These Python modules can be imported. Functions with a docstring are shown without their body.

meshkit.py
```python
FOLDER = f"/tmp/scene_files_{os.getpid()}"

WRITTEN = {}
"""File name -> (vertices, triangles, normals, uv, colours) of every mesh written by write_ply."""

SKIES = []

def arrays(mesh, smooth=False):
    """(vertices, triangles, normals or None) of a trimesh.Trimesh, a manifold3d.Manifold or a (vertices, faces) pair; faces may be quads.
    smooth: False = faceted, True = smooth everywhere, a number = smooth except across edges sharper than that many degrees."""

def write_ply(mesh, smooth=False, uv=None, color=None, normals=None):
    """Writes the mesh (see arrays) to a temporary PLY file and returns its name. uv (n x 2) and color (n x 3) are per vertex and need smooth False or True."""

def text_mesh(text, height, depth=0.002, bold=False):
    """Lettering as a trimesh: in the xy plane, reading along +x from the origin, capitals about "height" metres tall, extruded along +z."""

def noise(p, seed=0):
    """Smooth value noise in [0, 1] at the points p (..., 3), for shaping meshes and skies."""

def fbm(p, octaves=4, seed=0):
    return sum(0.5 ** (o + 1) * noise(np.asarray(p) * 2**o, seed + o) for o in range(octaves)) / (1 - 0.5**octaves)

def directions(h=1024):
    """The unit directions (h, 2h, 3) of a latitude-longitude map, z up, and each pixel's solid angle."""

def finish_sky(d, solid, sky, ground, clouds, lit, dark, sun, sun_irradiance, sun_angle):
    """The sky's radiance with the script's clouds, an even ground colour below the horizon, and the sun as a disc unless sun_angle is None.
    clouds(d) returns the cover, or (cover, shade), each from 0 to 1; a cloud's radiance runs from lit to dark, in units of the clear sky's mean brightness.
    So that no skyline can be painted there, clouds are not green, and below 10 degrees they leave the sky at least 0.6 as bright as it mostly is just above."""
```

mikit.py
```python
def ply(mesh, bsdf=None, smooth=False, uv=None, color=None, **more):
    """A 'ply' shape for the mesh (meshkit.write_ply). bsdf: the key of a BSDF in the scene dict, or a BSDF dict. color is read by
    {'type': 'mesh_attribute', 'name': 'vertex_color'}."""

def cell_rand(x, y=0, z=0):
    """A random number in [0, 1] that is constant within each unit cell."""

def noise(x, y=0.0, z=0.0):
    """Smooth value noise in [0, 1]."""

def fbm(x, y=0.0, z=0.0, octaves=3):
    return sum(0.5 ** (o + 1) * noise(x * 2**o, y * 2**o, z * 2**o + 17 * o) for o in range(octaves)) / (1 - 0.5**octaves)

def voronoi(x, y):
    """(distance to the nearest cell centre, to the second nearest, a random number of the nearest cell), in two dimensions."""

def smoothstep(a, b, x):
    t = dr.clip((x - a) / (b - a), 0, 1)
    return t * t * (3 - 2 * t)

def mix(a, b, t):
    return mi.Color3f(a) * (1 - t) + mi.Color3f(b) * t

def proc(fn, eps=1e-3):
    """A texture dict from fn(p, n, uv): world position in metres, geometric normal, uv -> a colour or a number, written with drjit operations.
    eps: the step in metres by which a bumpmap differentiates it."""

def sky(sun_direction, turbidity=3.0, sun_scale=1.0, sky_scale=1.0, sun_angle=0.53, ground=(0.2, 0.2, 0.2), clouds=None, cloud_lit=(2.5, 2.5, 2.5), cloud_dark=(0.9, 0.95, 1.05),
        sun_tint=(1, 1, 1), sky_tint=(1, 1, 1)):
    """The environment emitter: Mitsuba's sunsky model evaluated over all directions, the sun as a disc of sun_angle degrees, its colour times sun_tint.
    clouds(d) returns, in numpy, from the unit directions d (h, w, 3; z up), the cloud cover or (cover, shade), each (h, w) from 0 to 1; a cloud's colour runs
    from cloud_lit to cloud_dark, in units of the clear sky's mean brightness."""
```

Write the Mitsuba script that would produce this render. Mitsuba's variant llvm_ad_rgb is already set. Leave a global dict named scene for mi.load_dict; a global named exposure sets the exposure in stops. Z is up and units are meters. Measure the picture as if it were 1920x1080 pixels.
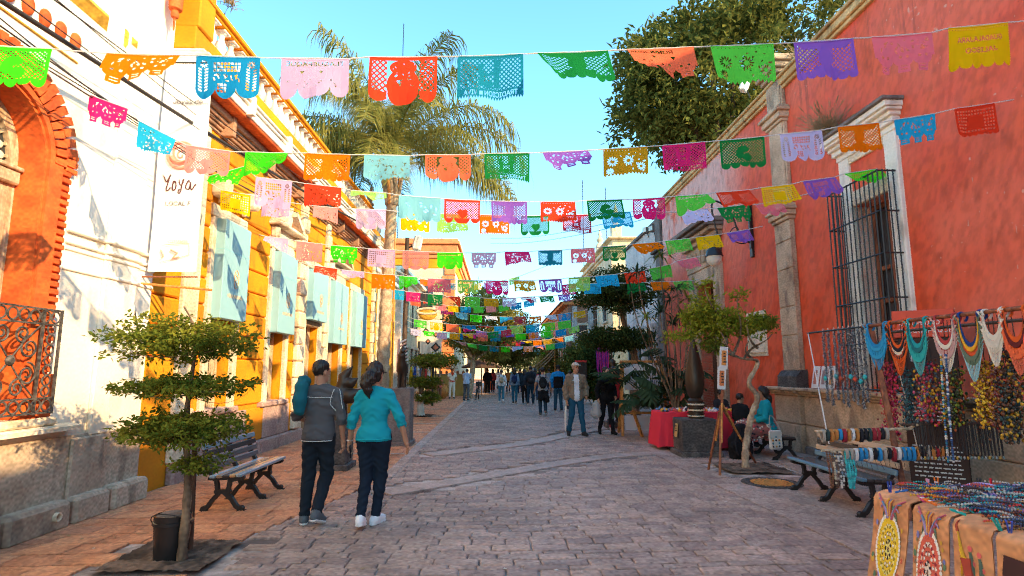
import math, random
import numpy as np, trimesh, drjit as dr, mitsuba as mi, mikit, meshkit
from mikit import proc, noise, fbm, voronoi, smoothstep, mix
import shapely
from shapely.geometry import Polygon, Point, LineString, box as sbox, MultiPolygon
from shapely.ops import unary_union
from shapely import affinity
T = mi.ScalarTransform4f
V = lambda *a: np.array(a, float)
rng = np.random.default_rng(7)
random.seed(7)

# ------------------------------------------------------------------ camera, daylight, exposure
FPX, EYE = 1060.0, V(0, 0, 1.65)
PITCH = math.atan(152 / FPX)
YAW = math.atan(25 / FPX * math.cos(PITCH))
FWD = V(math.sin(YAW) * math.cos(PITCH), math.cos(YAW) * math.cos(PITCH), math.sin(PITCH))
RGT = V(math.cos(YAW), -math.sin(YAW), 0)
UPV = np.cross(RGT, FWD)
scene = {}
scene['camera'] = {'type': 'perspective', 'fov': 2 * math.degrees(math.atan(960 / FPX)), 'fov_axis': 'x', 'near_clip': 0.05, 'far_clip': 3000.0,
                   'to_world': T().look_at(origin=EYE.tolist(), target=(EYE + FWD).tolist(), up=[0, 0, 1])}
scene['daylight'] = mikit.sky((1.0, -0.78, 0.58), turbidity=3.0, sun_scale=0.95, sky_scale=2.4, sun_tint=(1.0, 0.91, 0.76), sky_tint=(0.66, 0.98, 1.04))
exposure = 2.9
labels = {}
taken = set()

def ray(px, py):
    return FWD + RGT * (px - 960) / FPX - UPV * (py - 540) / FPX
def GZ(px, py, z=0.0):
    d = ray(px, py); return EYE + d * (z - EYE[2]) / d[2]
def AX(px, py, x):
    d = ray(px, py); return EYE + d * x / d[0]
def AY(px, py, y):
    d = ray(px, py); return EYE + d * y / d[1]

# ------------------------------------------------------------------ naming
def numbered(name):
    if name not in taken:
        taken.add(name); return name
    k = 1
    while f'{name}_{k:03d}' in taken:
        k += 1
    taken.add(f'{name}_{k:03d}'); return f'{name}_{k:03d}'
def thing(name, label, cat, group=None):
    key = numbered(name)
    labels[key] = {'label': label, 'category': cat}
    if group: labels[key]['group'] = group
    return key
def shape(mesh, mat, col=None, smooth=False, M=None):
    if col is None and (mat in PIDX or mat in LIDX or mat in FARP):
        v, f, n = meshkit.arrays(mesh, smooth if smooth not in (False, True) else False)
        k, w = (PIDX[mat], 0.0) if mat in PIDX else (LIDX[mat], 0.0) if mat in LIDX else (PIDX[FARP[mat][0]], FARP[mat][1])
        d = mikit.ply((v, f), 'mineral' if mat in PIDX else 'leafy' if mat in LIDX else 'paving', smooth=bool(smooth), uv=np.tile([(k + 0.5) / 64, w], (len(v), 1)))
    elif col is not None:
        v, f, n = meshkit.arrays(mesh, smooth if smooth not in (False, True) else False)
        d = mikit.ply((v, f), mat, smooth=bool(smooth), color=np.tile(np.asarray(col, float), (len(v), 1)))
    else:
        d = mikit.ply(mesh, mat, smooth=smooth)
    if M is not None: d['to_world'] = M
    return d
def part(parent, name, mesh, mat, col=None, smooth=False, M=None, label=None, kind=None):
    key = numbered(parent + '__' + name)
    scene[key] = mesh if isinstance(mesh, dict) else shape(mesh, mat, col, smooth, M)
    if isinstance(mesh, dict) and M is not None: scene[key] = {**mesh, 'to_world': M}
    if label or kind:
        labels[key] = {k: v for k, v in (('label', label), ('kind', kind)) if v}
    return key
def single(name, mesh, mat, label, cat, group=None, **kw):
    key = thing(name, label, cat, group)
    scene[key] = shape(mesh, mat, **kw)
    return key
def struct(name, mesh, mat, **kw):
    key = numbered(name)
    labels[key] = {'label': kw.pop('label', name.replace('_', ' ')), 'kind': 'structure'}
    if mesh is not None: scene[key] = shape(mesh, mat, **kw)
    return key

# ------------------------------------------------------------------ meshes
def cat(*ms):
    ms = [m for m in (ms[0] if len(ms) == 1 and isinstance(ms[0], list) else ms)]
    vs, fs, at = [], [], 0
    for m in ms:
        v, f = (m.vertices, m.faces) if hasattr(m, 'faces') else m
        v = np.asarray(v, float); f = np.asarray(f, int)
        if f.shape[1] == 4: f = np.vstack([f[:, [0, 1, 2]], f[:, [0, 2, 3]]])
        vs.append(v); fs.append(f + at); at += len(v)
    return trimesh.Trimesh(np.vstack(vs), np.vstack(fs), process=False)
def rotz(a):
    c, s = math.cos(a), math.sin(a); return np.array([[c, -s, 0], [s, c, 0], [0, 0, 1.0]])
def rotx(a):
    c, s = math.cos(a), math.sin(a); return np.array([[1.0, 0, 0], [0, c, -s], [0, s, c]])
def roty(a):
    c, s = math.cos(a), math.sin(a); return np.array([[c, 0, s], [0, 1.0, 0], [-s, 0, c]])
def move(m, t=(0, 0, 0), R=None, s=1.0):
    v, f = (m.vertices, m.faces) if hasattr(m, 'faces') else m
    v = np.asarray(v, float) * s
    if R is not None: v = v @ np.asarray(R).T
    return trimesh.Trimesh(v + np.asarray(t, float), f, process=False)
_CB = None
def bx(c, s, ch=0.0, R=None):
    """A box with centre c and size s, its edges chamfered by ch."""
    global _CB
    s = np.asarray(s, float) / 2
    if ch <= 0:
        v = np.array([[x, y, z] for x in (-1, 1) for y in (-1, 1) for z in (-1, 1)], float) * s
        f = np.array([[0, 1, 3], [0, 3, 2], [4, 6, 7], [4, 7, 5], [0, 4, 5], [0, 5, 1], [2, 3, 7], [2, 7, 6], [0, 2, 6], [0, 6, 4], [1, 5, 7], [1, 7, 3]])
    else:
        if _CB is None:
            pts = []
            for x in (-1, 1):
                for y in (-1, 1):
                    for z in (-1, 1):
                        for k in range(3): pts.append(((x, y, z), k))
            w = np.array([[p[0][i] * (1.0 if i == p[1] else 0.8) for i in range(3)] for p in pts])
            h = trimesh.Trimesh(w, process=False).convex_hull if False else trimesh.convex.convex_hull(w)
            idx = [int(np.argmin(np.abs(w - v).sum(1))) for v in h.vertices]
            _CB = (pts, idx, np.array(h.faces))
        pts, idx, f = _CB
        ch = min(ch, 0.45 * 2 * s.min())
        v = np.array([[pts[i][0][k] * (s[k] - (0 if k == pts[i][1] else ch)) for k in range(3)] for i in idx])
    if R is not None: v = v @ np.asarray(R).T
    return trimesh.Trimesh(v + np.asarray(c, float), f, process=False)
def bb(x0, x1, y0, y1, z0, z1, ch=0.0):
    return bx(((x0 + x1) / 2, (y0 + y1) / 2, (z0 + z1) / 2), (x1 - x0, y1 - y0, z1 - z0), ch)
def bar(a, b, w, h, ch=0.0, up=(0, 0, 1)):
    """A beam from a to b; w across, h along up."""
    a, b = np.asarray(a, float), np.asarray(b, float)
    d = b - a; L = np.linalg.norm(d); d = d / L
    u = np.asarray(up, float); u = u - d * (u @ d)
    if np.linalg.norm(u) < 1e-6: u = V(1, 0, 0) - d * d[0]
    u /= np.linalg.norm(u); s = np.cross(u, d)
    return bx((a + b) / 2, (L, w, h), ch, np.stack([d, s, u], 1))
def tube(pts, r, n=8, cap=True):
    p = np.asarray(pts, float); m = len(p)
    r = np.broadcast_to(np.asarray(r, float), (m,))
    t = np.gradient(p, axis=0); t /= np.linalg.norm(t, axis=1, keepdims=True) + 1e-12
    a = np.cross(t[0], [0, 0, 1.0])
    if np.linalg.norm(a) < 1e-3: a = np.cross(t[0], [1.0, 0, 0]) + 1e-9
    a /= np.linalg.norm(a); ang = np.arange(n) * 2 * np.pi / n; vs = []
    for i in range(m):
        a = a - t[i] * (a @ t[i]); a /= np.linalg.norm(a) + 1e-12
        b = np.cross(t[i], a)
        vs.append(p[i] + r[i] * (np.cos(ang)[:, None] * a + np.sin(ang)[:, None] * b))
    v = np.vstack(vs); j = np.arange(n); k = (j + 1) % n; f = []
    for i in range(m - 1):
        f.append(np.stack([i * n + j, i * n + k, (i + 1) * n + k, (i + 1) * n + j], 1))
    f = np.vstack(f); f = np.vstack([f[:, [0, 1, 2]], f[:, [0, 2, 3]]])
    if cap:
        v = np.vstack([v, p[:1], p[-1:]]); c0 = m * n
        f = np.vstack([f, np.stack([k, j, j * 0 + c0], 1), np.stack([(m - 1) * n + j, (m - 1) * n + k, j * 0 + c0 + 1], 1)])
    return trimesh.Trimesh(v, f, process=False)
def lathe(prof, n=16, c=(0, 0, 0)):
    p = np.asarray(prof, float); m = len(p); ang = np.arange(n) * 2 * np.pi / n
    v = np.vstack([np.stack([r * np.cos(ang), r * np.sin(ang), ang * 0 + z], 1) for r, z in p]) + np.asarray(c, float)
    j = np.arange(n); k = (j + 1) % n
    f = np.vstack([np.stack([i * n + j, i * n + k, (i + 1) * n + k, (i + 1) * n + j], 1) for i in range(m - 1)])
    return trimesh.Trimesh(v, np.vstack([f[:, [0, 1, 2]], f[:, [0, 2, 3]]]), process=False)
def prism(poly, depth, O=(0, 0, 0), ex=(1, 0, 0), ey=(0, 1, 0)):
    """poly extruded by depth along ex x ey, in the plane through O."""
    ex, ey = np.asarray(ex, float), np.asarray(ey, float); ez = np.cross(ex, ey)
    out = []
    for g in getattr(poly, 'geoms', [poly]):
        if g.is_empty or g.geom_type != 'Polygon' or g.area < 1e-9: continue
        m = trimesh.creation.extrude_polygon(g, depth, engine='earcut')
        out.append(trimesh.Trimesh(m.vertices @ np.stack([ex, ey, ez]) + np.asarray(O, float), m.faces, process=False))
    return cat(out)
def sheet(x0, x1, y0, y1, z, n=1):
    xs, ys = np.linspace(x0, x1, n + 1), np.linspace(y0, y1, n + 1)
    g = np.array([[x, y, z] for x in xs for y in ys])
    i = np.array([[a * (n + 1) + b, (a + 1) * (n + 1) + b, (a + 1) * (n + 1) + b + 1, a * (n + 1) + b + 1] for a in range(n) for b in range(n)])
    return cat((g, i))
def ball(c, r, sub=2):
    m = trimesh.creation.icosphere(subdivisions=sub)
    return trimesh.Trimesh(m.vertices * np.asarray(r, float) + np.asarray(c, float), m.faces, process=False)
def spline(pts, n=24):
    from scipy.interpolate import CubicSpline
    p = np.asarray(pts, float); d = np.r_[0, np.cumsum(np.linalg.norm(np.diff(p, axis=0), axis=1))]
    return CubicSpline(d, p)(np.linspace(0, d[-1], n))
def stone_top(poly_xy, z0, z1, inset=0.008):
    """A paving piece: an upright block with its upper edge bevelled; poly_xy is a convex ring of points."""
    p = np.asarray(poly_xy, float); n = len(p); c = p.mean(0)
    q = c + (p - c) * (1 - inset / np.maximum(np.abs(p - c).max(0), 1e-3))
    v = np.vstack([np.c_[p, np.full(n, z0)], np.c_[p, np.full(n, z1 - inset * 0.6)], np.c_[q, np.full(n, z1)]])
    j = np.arange(n); k = (j + 1) % n
    f = np.vstack([np.stack([j + a, k + a, k + a + n, j + a + n], 1) for a in (0, n)])
    f = np.vstack([f[:, [0, 1, 2]], f[:, [0, 2, 3]], [[2 * n, 2 * n + i, 2 * n + i + 1] for i in range(1, n - 1)]])
    return trimesh.Trimesh(v, f, process=False)

# signed distance modelling for bodies, sculptures and castings
class Clay:
    def __init__(s, lo, hi, res):
        s.lo, s.res = np.asarray(lo, float), res
        s.n = np.ceil((np.asarray(hi, float) - s.lo) / res).astype(int) + 1
        s.g = np.full(s.n, 1.0, np.float32)
    def _win(s, lo, hi, pad):
        a = np.clip(np.floor((np.asarray(lo) - pad - s.lo) / s.res).astype(int), 0, s.n)
        b = np.clip(np.ceil((np.asarray(hi) + pad - s.lo) / s.res).astype(int) + 1, 0, s.n)
        ax = [s.lo[i] + s.res * np.arange(a[i], b[i]) for i in range(3)]
        P = np.stack(np.meshgrid(*ax, indexing='ij'), -1)
        return tuple(slice(a[i], b[i]) for i in range(3)), P
    def _put(s, sl, d, k):
        o = s.g[sl]
        if k > 0:
            h = np.clip(0.5 + 0.5 * (o - d) / k, 0, 1)
            s.g[sl] = o * (1 - h) + d * h - k * h * (1 - h)
        else: s.g[sl] = np.minimum(o, d)
    def cone(s, a, b, ra, rb=None, k=0.02, cut=False, flat=None):
        a, b = np.asarray(a, float), np.asarray(b, float); rb = ra if rb is None else rb
        pad = max(ra, rb) + k + 3 * s.res
        sl, P = s._win(np.minimum(a, b), np.maximum(a, b), pad)
        if P.size == 0: return s
        ab = b - a; L2 = ab @ ab + 1e-12
        t = np.clip(((P - a) @ ab) / L2, 0, 1)
        q = P - a - t[..., None] * ab
        if flat is not None: q = q * np.asarray(flat)
        d = np.linalg.norm(q, axis=-1) - (ra + (rb - ra) * t)
        if cut: d = np.maximum(d, (P - b) @ ab / math.sqrt(L2))
        s._put(sl, d, k); return s
    def ell(s, c, r, R=None, k=0.02):
        c, r = np.asarray(c, float), np.asarray(r, float)
        sl, P = s._win(c - r.max(), c + r.max(), k + 3 * s.res)
        if P.size == 0: return s
        q = P - c
        if R is not None: q = q @ np.asarray(R)
        k0 = np.linalg.norm(q / r, axis=-1); k1 = np.linalg.norm(q / (r * r), axis=-1) + 1e-9
        s._put(sl, k0 * (k0 - 1) / k1, k); return s
    def path(s, pts, rs, k=0.02):
        for i in range(len(pts) - 1): s.cone(pts[i], pts[i + 1], rs[i], rs[i + 1], k)
        return s
    def keep(s, n, c):
        """keep only the side where (p - c) . n < 0"""
        sl, P = s._win(s.lo, s.lo + s.res * s.n, 0)
        s.g[sl] = np.maximum(s.g[sl], (P - np.asarray(c, float)) @ np.asarray(n, float)); return s
    def ripple(s, amp, freq, seed=0, stretch=(1, 1, 1)):
        sl, P = s._win(s.lo, s.lo + s.res * s.n, 0)
        near = np.abs(s.g[sl]) < 4 * s.res + 3 * amp
        s.g[sl][near] += (amp * 2 * (meshkit.fbm(P[near] * freq * np.asarray(stretch), 2, seed) - 0.5)).astype(np.float32)
        return s
    def mesh(s):
        g = np.pad(s.g, 1, constant_values=1.0); ins = g < 0
        m = np.array(g.shape); ids, pts, quads, n = [], [], [], 0
        for ax in range(3):
            a = [slice(None)] * 3; b = [slice(None)] * 3; a[ax], b[ax] = slice(0, -1), slice(1, None); a, b = tuple(a), tuple(b)
            e = np.argwhere(ins[a] != ins[b])
            A, B = g[a][tuple(e.T)], g[b][tuple(e.T)]
            p = e.astype(float); p[:, ax] += A / (A - B)
            o1, o2 = (ax + 1) % 3, (ax + 2) % 3; k = []
            for d1, d2 in ((1, 1), (0, 1), (0, 0), (1, 0)):
                c = e.copy(); c[:, o1] -= d1; c[:, o2] -= d2
                ids.append(np.ravel_multi_index(c.T, m)); pts.append(p); k.append(np.arange(n, n + len(e))); n += len(e)
            q = np.stack(k, 1); w = A < 0; q[~w] = q[~w][:, ::-1]; quads.append(q)
        u, inv = np.unique(np.concatenate(ids), return_inverse=True); p = np.vstack(pts); c = np.bincount(inv)
        v = np.stack([np.bincount(inv, p[:, i]) / c for i in range(3)], 1)
        f = inv[np.vstack(quads)]
        return trimesh.Trimesh((v - 1) * s.res + s.lo, np.vstack([f[:, [0, 1, 2]], f[:, [0, 2, 3]]]), process=False)

# ------------------------------------------------------------------ materials
def lin(h):
    h = h.lstrip('#'); c = np.array([int(h[i:i + 2], 16) for i in (0, 2, 4)]) / 255.0
    return np.where(c <= 0.04045, c / 12.92, ((c + 0.055) / 1.055) ** 2.4).tolist()
def rgb(c): return {'type': 'rgb', 'value': [float(x) for x in c]}
def mat(name, base, rough=0.7, spec=0.3, metal=0.0, bump=None, eps=1e-3, two=True, **more):
    b = {'type': 'principled', 'base_color': base if isinstance(base, dict) else rgb(base), 'roughness': rough, 'specular': spec, 'metallic': metal, **more}
    if bump is not None:
        b = {'type': 'bumpmap', 'bump': proc(bump, eps), 'scale': 1.0, 'nested': b}
    scene[name] = {'type': 'twosided', 'nested': b} if two else b
VC = {'type': 'mesh_attribute', 'name': 'vertex_color'}
mat('paint', VC, 0.65, 0.3)
mat('paint_gloss', VC, 0.25, 0.5)
mat('cloth', VC, 0.9, 0.15, sheen=0.25)
mat('skin', VC, 0.5, 0.35)
mat('hair', VC, 0.42, 0.4)
mat('iron', (0.012, 0.012, 0.013), 0.42, 0.5)
mat('string', (0.6, 0.58, 0.55), 0.7, 0.2)
mat('cable', (0.035, 0.03, 0.028), 0.6, 0.3)
mat('bronze', (0.045, 0.03, 0.02), 0.4, 0.5, metal=0.4)
mat('glass', (0.03, 0.035, 0.04), 0.06, 0.6)
mat('lampglass', (0.75, 0.72, 0.6), 0.25, 0.5)
# Mineral, wooden and vegetable surfaces share three procedural materials; a mesh says by its uv which row of the table is its own.
PAL, LEAF = {}, {}
def pal(name, a, b, dirt, f=(2.2, 2.2, 2.2), dirty=0.6, low=0.0, rough=0.85, grain=0.28, bump=0.008, bf=9.0, span=(0.3, 0.7)):
    PAL[name] = (*a, *b, *dirt, *f, dirty, low, rough, grain, bump, bf, *span)
def leafmat(name, a, b): LEAF[name] = (*a, *b)
pal('white_wall', (0.83, 0.78, 0.67), (0.78, 0.71, 0.58), (0.56, 0.44, 0.30), (0.9, 0.9, 0.9), 0.28, 0.85, grain=0.08, bump=0.004, bf=5, span=(0.45, 0.75))
pal('yellow_wall', (0.71, 0.27, 0.006), (0.63, 0.22, 0.005), (0.36, 0.13, 0.012), (1.6, 1.6, 1.6), 0.45, 0.5, 0.8, 0.08, 0.003, 8)
pal('orange_plaster', (0.66, 0.13, 0.026), (0.52, 0.085, 0.018), (0.30, 0.05, 0.02), (6, 6, 6), 0.3, 0.0, 0.75, 0.25, 0.005, 18)
pal('ochre_plaster', (0.66, 0.37, 0.045), (0.45, 0.24, 0.03), (0.3, 0.15, 0.03), (9, 9, 9), 0.4)
pal('cornice_brown', (0.40, 0.22, 0.13), (0.30, 0.16, 0.10), (0.16, 0.09, 0.06))
pal('cornice_white', (0.78, 0.74, 0.66), (0.70, 0.64, 0.55), (0.34, 0.27, 0.2), (1.3, 1.3, 1.3), 0.5, grain=0.1)
pal('stone', (0.52, 0.38, 0.26), (0.38, 0.26, 0.17), (0.13, 0.095, 0.075))
pal('stone_pale', (0.70, 0.60, 0.45), (0.58, 0.47, 0.33), (0.27, 0.20, 0.13))
pal('stone_plinth', (0.44, 0.34, 0.25), (0.34, 0.25, 0.18), (0.15, 0.11, 0.085), bump=0.022, bf=7, rough=0.9)
pal('stone_purple', (0.30, 0.20, 0.185), (0.38, 0.27, 0.23), (0.14, 0.09, 0.085))
pal('stone_dark', (0.085, 0.075, 0.07), (0.055, 0.05, 0.05), (0.17, 0.14, 0.12), (5, 5, 5), 0.5, rough=0.8, grain=0.5)
pal('cornice_gold', (0.62, 0.42, 0.20), (0.50, 0.31, 0.13), (0.22, 0.14, 0.07))
pal('stone_grey', (0.20, 0.17, 0.155), (0.14, 0.115, 0.105), (0.08, 0.065, 0.06))
pal('roof_tile', (0.42, 0.17, 0.08), (0.30, 0.11, 0.06), (0.14, 0.08, 0.05), (3, 3, 3))
pal('far_cream', (0.72, 0.60, 0.40), (0.62, 0.50, 0.32), (0.40, 0.28, 0.17), (0.6, 0.6, 0.6))
pal('far_orange', (0.70, 0.25, 0.09), (0.60, 0.20, 0.07), (0.35, 0.13, 0.06), (0.6, 0.6, 0.6))
pal('far_grey', (0.58, 0.53, 0.50), (0.50, 0.45, 0.43), (0.33, 0.28, 0.26), (0.7, 0.7, 0.7))
pal('far_brown', (0.26, 0.13, 0.09), (0.33, 0.17, 0.11), (0.14, 0.08, 0.06), (0.8, 0.8, 0.8))
pal('old_iron', (0.035, 0.033, 0.032), (0.11, 0.10, 0.09), (0.05, 0.04, 0.035), (30, 30, 30), 0.3, rough=0.6, bump=0.001)
for nm, a, b in (('wood_pale', (0.52, 0.40, 0.27), (0.36, 0.25, 0.15)), ('wood_red', (0.30, 0.10, 0.045), (0.17, 0.055, 0.028)), ('wood_orange', (0.58, 0.26, 0.07), (0.42, 0.16, 0.04)), ('wood_dark', (0.055, 0.035, 0.025), (0.10, 0.06, 0.04))):
    pal(nm, a, b, [x * 0.45 for x in b], (40, 40, 3), 0.35, rough=0.6, bump=0.002, bf=20)
pal('bark', (0.26, 0.17, 0.10), (0.11, 0.075, 0.05), (0.07, 0.05, 0.035), (22, 22, 6), bump=0.012, bf=28)
pal('bark_pale', (0.52, 0.39, 0.26), (0.34, 0.23, 0.15), (0.20, 0.13, 0.09), (12, 12, 8), bump=0.012, bf=22)
pal('leather', (.60, .29, .14), (.50, .22, .10), (.34, .15, .07), (5, 5, 5), .5, rough=.7, bump=.004)
pal('earth', (0.045, 0.032, 0.024), (0.16, 0.11, 0.08), (0.05, 0.036, 0.026), (9, 9, 9), bump=0.03, bf=14, rough=0.95)
pal('grout', (0.40, 0.33, 0.29), (0.13, 0.10, 0.088), (0.06, 0.045, 0.04), (4, 4, 4), bump=0.006, bf=30, rough=0.95)
for i, (a, b) in enumerate((((0.29, 0.20, 0.165), (0.35, 0.248, 0.205)), ((0.245, 0.17, 0.145), (0.305, 0.216, 0.183)), ((0.335, 0.228, 0.178), (0.395, 0.275, 0.222)))):
    pal(f'sett{i}', a, b, (0.17, 0.125, 0.11), (5, 5, 5), 0.35, rough=0.6, grain=0.38, bump=0.007, bf=16)
for i, (a, b) in enumerate((((0.48, 0.20, 0.095), (0.56, 0.26, 0.135)), ((0.42, 0.17, 0.085), (0.50, 0.22, 0.115)), ((0.50, 0.24, 0.13), (0.42, 0.19, 0.11)))):
    pal(f'tile{i}', a, b, (0.22, 0.10, 0.06), (5, 5, 5), 0.45, rough=0.62, grain=0.35, bump=0.006, bf=16)
for i, (a, b) in enumerate((((0.32, 0.222, 0.18), (0.38, 0.272, 0.225)), ((0.28, 0.192, 0.157), (0.34, 0.24, 0.20)))):
    pal(f'slab{i}', a, b, (0.18, 0.13, 0.11), (4, 4, 4), 0.4, rough=0.65, grain=0.4, bump=0.008, bf=10)
pal('band', (0.335, 0.245, 0.205), (0.395, 0.295, 0.25), (0.2, 0.16, 0.14), (4, 4, 4), 0.35, rough=0.6, bump=0.005, bf=10)
for k, v in (('leaf_ficus', ((0.07, 0.115, 0.018), (0.26, 0.26, 0.035))), ('leaf_lime', ((0.20, 0.24, 0.02), (0.36, 0.36, 0.04))), ('leaf_dark', ((0.03, 0.055, 0.018), (0.085, 0.11, 0.028))),
             ('leaf_tree', ((0.05, 0.075, 0.018), (0.24, 0.22, 0.05))), ('leaf_gold', ((0.18, 0.19, 0.04), (0.34, 0.29, 0.08))), ('leaf_palm', ((0.15, 0.16, 0.035), (0.33, 0.28, 0.07))),
             ('leaf_dry', ((0.34, 0.24, 0.13), (0.46, 0.33, 0.19))), ('leaf_fern', ((0.028, 0.06, 0.03), (0.06, 0.095, 0.045)))):
    leafmat(k, *v)
PIDX, LIDX = {k: i for i, k in enumerate(PAL)}, {k: i for i, k in enumerate(LEAF)}
PTAB = [mi.Float(np.array([r[j] for r in PAL.values()], np.float32)) for j in range(20)]
LTAB = [mi.Float(np.array([r[j] for r in LEAF.values()], np.float32)) for j in range(6)]
def row(uv): return mi.UInt32(dr.clip(uv.x * 64, 0, 63))
def get(tab, i, j): return dr.gather(mi.Float, tab[j], i)
def get3(tab, i, j): return mi.Color3f(get(tab, i, j), get(tab, i, j + 1), get(tab, i, j + 2))
def stain(p, f=1.0, seed=0.0, o=3): return fbm(p.x * f + seed, p.y * f + seed, p.z * f, o)
def mineral(p, n, uv):
    i = dr.minimum(row(uv), len(PAL) - 1)
    s = fbm(p.x * get(PTAB, i, 9), p.y * get(PTAB, i, 10), p.z * get(PTAB, i, 11), 3)
    c = mix(get3(PTAB, i, 0), get3(PTAB, i, 3), smoothstep(get(PTAB, i, 18), get(PTAB, i, 19), s))
    d = smoothstep(0.55, 0.72, fbm(p.x * 4.6, p.y * 4.6 + 3, p.z * 1.6, 3)) * get(PTAB, i, 12)
    lo = smoothstep(1.3, 0.5, p.z + 0.8 * (s - 0.5)) * get(PTAB, i, 13)
    c = mix(c, get3(PTAB, i, 6), dr.maximum(d, lo))
    c = c * (0.84 + 0.32 * noise(p.x * 0.9, p.y * 0.9, p.z * 0.9 + 7))
    return c * (1 + get(PTAB, i, 15) * (2 * noise(p.x * 38, p.y * 38, p.z * 38) - 1))
def mineral_bump(p, n, uv):
    i = dr.minimum(row(uv), len(PAL) - 1); f = get(PTAB, i, 17)
    return get(PTAB, i, 16) * fbm(p.x * f, p.y * f, p.z * f, 2)
mat('mineral', proc(mineral), proc(lambda p, n, uv: get(PTAB, dr.minimum(row(uv), len(PAL) - 1), 14)), 0.3, bump=mineral_bump, eps=3e-3)
def leafy(p, n, uv):
    i = dr.minimum(row(uv), len(LEAF) - 1)
    return mix(get3(LTAB, i, 0), get3(LTAB, i, 3), smoothstep(0.3, 0.7, noise(p.x * 9, p.y * 9, p.z * 9)) * 0.6 + 0.4 * mikit.cell_rand(p.x * 25, p.y * 25, p.z * 25))
scene['leafy'] = {'type': 'principledthin', 'base_color': proc(leafy), 'roughness': 0.38, 'diff_trans': 0.65, 'spec_trans': 0.0, 'eta': 1.4}
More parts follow.
